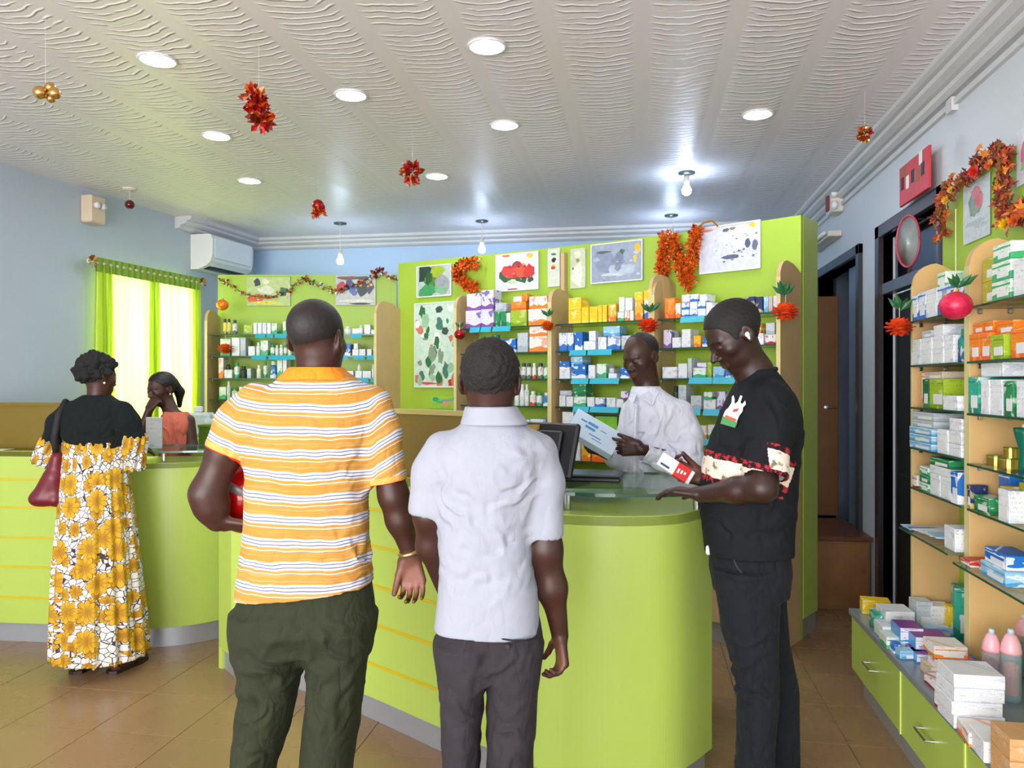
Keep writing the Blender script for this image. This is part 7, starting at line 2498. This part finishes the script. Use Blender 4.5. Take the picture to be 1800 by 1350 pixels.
pompom(onF(F1, -.34, 808, 588), .040, M_redfoil, 'red foil bauble with dark green leaves on the leftmost curved upright', kind='bauble', seed=3, thread=.05)
pompom(onF(F2, -.34, 963, 573), .050, M_orange, 'round orange paper flower under green spiky leaves, between two shelving bays', seed=4, thread=.02)
pompom(onF(F3, -.34, 1140, 572), .068, plain('red_orange_paper', (236, 70, 24), .5, var=.15, scale=30), 'red orange paper flower just above the balding man', seed=5, thread=.03, leafdir=(.2, 0, .8))
pompom(onF(F3, -.36, 1381, 548), .074, plain('red_orange_paper_b', (240, 84, 30), .5, var=.15, scale=30), 'large red orange paper flower at the tall end upright', seed=6, thread=.03, leafdir=(-.2, 0, .8))
pA = onx(1581, 575, 1.17)
pompom(pA, .064, plain('red_orange_paper_c', (240, 80, 30), .5, var=.15, scale=30), 'red orange paper flower hanging before the dark doorway', seed=7, thread=.04, leafdir=(.3, .2, .8))
pB = onx(1680, 537, 1.14)
M_pinkball = plain('crimson_glitter', (214, 30, 70), .35, .1, var=.35, scale=90)
pompom(pB, .056, M_pinkball, 'crimson glitter ball hanging at the right-wall shelves', kind='bauble', seed=8, thread=.30, leafdir=(.2, -.3, .6))
pompom(onF(FL, -.33, 391, 536), .052, plain('orange_gloss', (240, 120, 16), .2, .2, var=.15), 'orange bauble at the top of the far left upright', kind='bauble', seed=9, thread=.10, leaves=None)
pompom(onF(FL, -.33, 396, 613), .066, M_orange, 'orange paper flower hanging before the second shelf of the far left corner', seed=10, thread=.05, leaves=None)

# hanging from the ceiling


def hung(px, py, drop, build, label, nm='hanging_ornament'):
    h = CH - drop
    Z = (h - EYE) * F / (675 - py)
    p = at(px, py, Z)
    k = empty(nm, p, label=label, cat='ornament')
    MB().tube([(0, 0, .0), (0, 0, drop)], .0006, 5).build('thread', M_cream, k)
    build(k)
    return k


def sph(r, M, n=16):
    return MB().lathe([(r * math.sin(t), -r * math.cos(t)) for t in [math.pi * i / 12 for i in range(13)]], n, M=M)


def b_gold(k):
    for i, (x, z, r) in enumerate(((-.025, -.005, .027), (.034, -.008, .025), (.005, .022, .022), (.0, -.02, .018))):
        sph(r, Matrix.Translation((x, .01 * i, z))).build('ball', M_gold, k, smooth=True)


hung(80, 160, .30, b_gold, 'cluster of small gold baubles hanging near the left of the ceiling')
hung(455, 188, .28, lambda k: fluff([(-.035, 0, .06), (-.01, 0, .02), (.01, 0, -.03), (.02, 0, -.07)], .04, 150, .045, (PAL_T[1], PAL_T[0], PAL_T[3]), 'tinsel', k, seed=41, wts=(5, 2, 2)),
     'long red tinsel cluster hanging between the left downlights')
hung(725, 303, .28, lambda k: (fluff([(0, 0, .01), (0, 0, -.01)], .05, 110, .04, (PAL_T[1], PAL_T[3], PAL_T[2]), 'tinsel', k, seed=42, wts=(5, 3, 1)), fluff([(-.03, 0, -.06), (.04, 0, -.06)], .012, 24, .022, (PAL_T[0], PAL_T[1]), 'tinsel_tip', k, seed=43)),
     'round red tinsel ball hanging beside a small downlight')
hung(559, 366, .25, lambda k: (sph(.042, Matrix.Translation((0, 0, .02))).build('ball', M_redfoil, k, smooth=True), fluff([(-.02, 0, -.04), (.03, 0, -.02)], .02, 40, .04, (PAL_T[0], PAL_T[1]), 'tinsel', k, seed=44)),
     'small red bauble with orange tinsel hanging above the striped-shirt man')
hung(1520, 235, .22, lambda k: fluff([(0, 0, .01), (0, 0, -.01)], .03, 70, .028, (PAL_T[3], PAL_T[2], PAL_T[1]), 'tinsel', k, seed=45), 'small brown and gold tinsel ball hanging near the right cornice')

# thin garland over the far left shelving
pg = [onF(FL, -.05, a, b_) for a, b_ in ((386, 492), (400, 497), (430, 518), (470, 524), (505, 513), (522, 497), (535, 488), (548, 497), (565, 503), (590, 512), (612, 506), (640, 494), (660, 481), (672, 478), (684, 486), (697, 492))]
kg = empty('tinsel_garland', pg[6], label='thin multicoloured tinsel garland looped over the far left shelving', cat='garland')
pl_ = [p - Vector(pg[6]) for p in pg]
MB().tube(pl_, .003, 5).build('string', M_leaf, kg)
fluff(pl_, .012, 260, .030, (PAL_T[0], PAL_T[4], PAL_T[5], PAL_T[1]), 'tinsel', kg, seed=50)
fluff([pl_[12], pl_[13]], .03, 30, .04, (PAL_T[1], PAL_T[3]), 'tinsel_bow', kg, seed=51)

# autumn leaf garland on the right wall board: each leaf an object
XG = XB - .035
pg = [onx(a, b_, XG) for a, b_ in ((1661, 412), (1659, 385), (1660, 360), (1668, 338), (1690, 322), (1712, 300), (1735, 282), (1756, 268), (1768, 266), (1771, 290), (1770, 318), (1768, 345), (1762, 372), (1778, 385), (1796, 376), (1812, 360))]
kg = empty('leaf_garland', pg[8], label='thick garland of brown, red and gold autumn leaves round the silvery poster', cat='garland')
og = Vector(pg[8])
MB().tube([p - og for p in pg], .006, 6).build('stem', PAL_T[3], kg)


def leafmesh(i, mat):
    pts = []
    for q in range(14):
        t = 2 * math.pi * q / 14 + math.pi / 2
        r = (1.0, .42, .78, .40, .85, .36, .60, .30, .60, .36, .85, .40, .78, .42)[q]
        pts.append((r * math.cos(t) * .8, r * math.sin(t), .12 * math.sin(q * 2.3 + i) - .10 * r))
    vs = [(0, 0, .08)] + pts
    me = MB().add(vs, [(0, 1 + q, 1 + (q + 1) % 14) for q in range(14)])
    o = me.build('leaf', mat, kg)
    return o


cols = [plain('leaf_maroon', (110, 34, 26), .5, var=.3, scale=40), plain('leaf_rust', (160, 66, 24), .5, var=.3, scale=40), plain('leaf_amber', (204, 116, 30), .5, var=.3, scale=40), plain('leaf_bronze', (124, 84, 36), .45, .2, var=.3, scale=40)]
protos = [leafmesh(i, c) for i, c in enumerate(cols)]
R_ = random.Random(77)
NL = 280
pcount = 0
for i in range(NL):
    t = (i + R_.random() * .5) / NL * (len(pg) - 1)
    j = min(int(t), len(pg) - 2)
    c = pg[j].lerp(pg[j + 1], t - j) - og
    ci = R_.choices(range(4), weights=(4, 4, 2, 3))[0]
    if pcount < 4:
        o = protos[pcount]; pcount += 1
    else:
        o = protos[ci].copy(); C.objects.link(o); o.parent = kg
    o.location = c + Vector((R_.uniform(-.035, .012), R_.gauss(0, .020), R_.gauss(0, .022)))
    o.rotation_euler = (R_.uniform(-.9, .9) + math.radians(90), R_.uniform(0, 6.28), R_.uniform(-.9, .9) - math.radians(70))
    s_ = R_.uniform(.026, .042)
    o.scale = (s_, s_, s_)
M_yf = plain('yellow_gloss_flower', (250, 180, 20), .3, var=.2, scale=40)
for (a, b_, m_, r) in ((1664, 352, M_yf, .024), (1672, 334, M_yf, .018), (1716, 302, plain('red_cloth_flower', (214, 40, 22), .5, var=.3, scale=40), .034), (1770, 394, M_yf, .030), (1785, 388, M_orange, .028), (1738, 292, M_orange, .018), (1700, 318, PAL_T[1], .014)):
    p = onx(a, b_, XG - .04) - og
    m = MB()
    for ring, (nn, el) in enumerate(((8, .1), (7, .6), (5, 1.1))):
        for i in range(nn):
            an = 2 * math.pi * (i + ring * .4) / nn
            # faces the room (-x)
            d = Vector((-math.sin(el), math.cos(an) * math.cos(el), math.sin(an) * math.cos(el)))
            s_ = Vector((0, -math.sin(an), math.cos(an)))
            tip = d * r; bq = d * r * .1
            m.add([bq, bq.lerp(tip, .6) + s_ * r * .35, tip, bq.lerp(tip, .6) - s_ * r * .35], [(0, 1, 2), (0, 2, 3)], M=Matrix.Translation(p))
    m.build('cloth_flower', m_, kg)
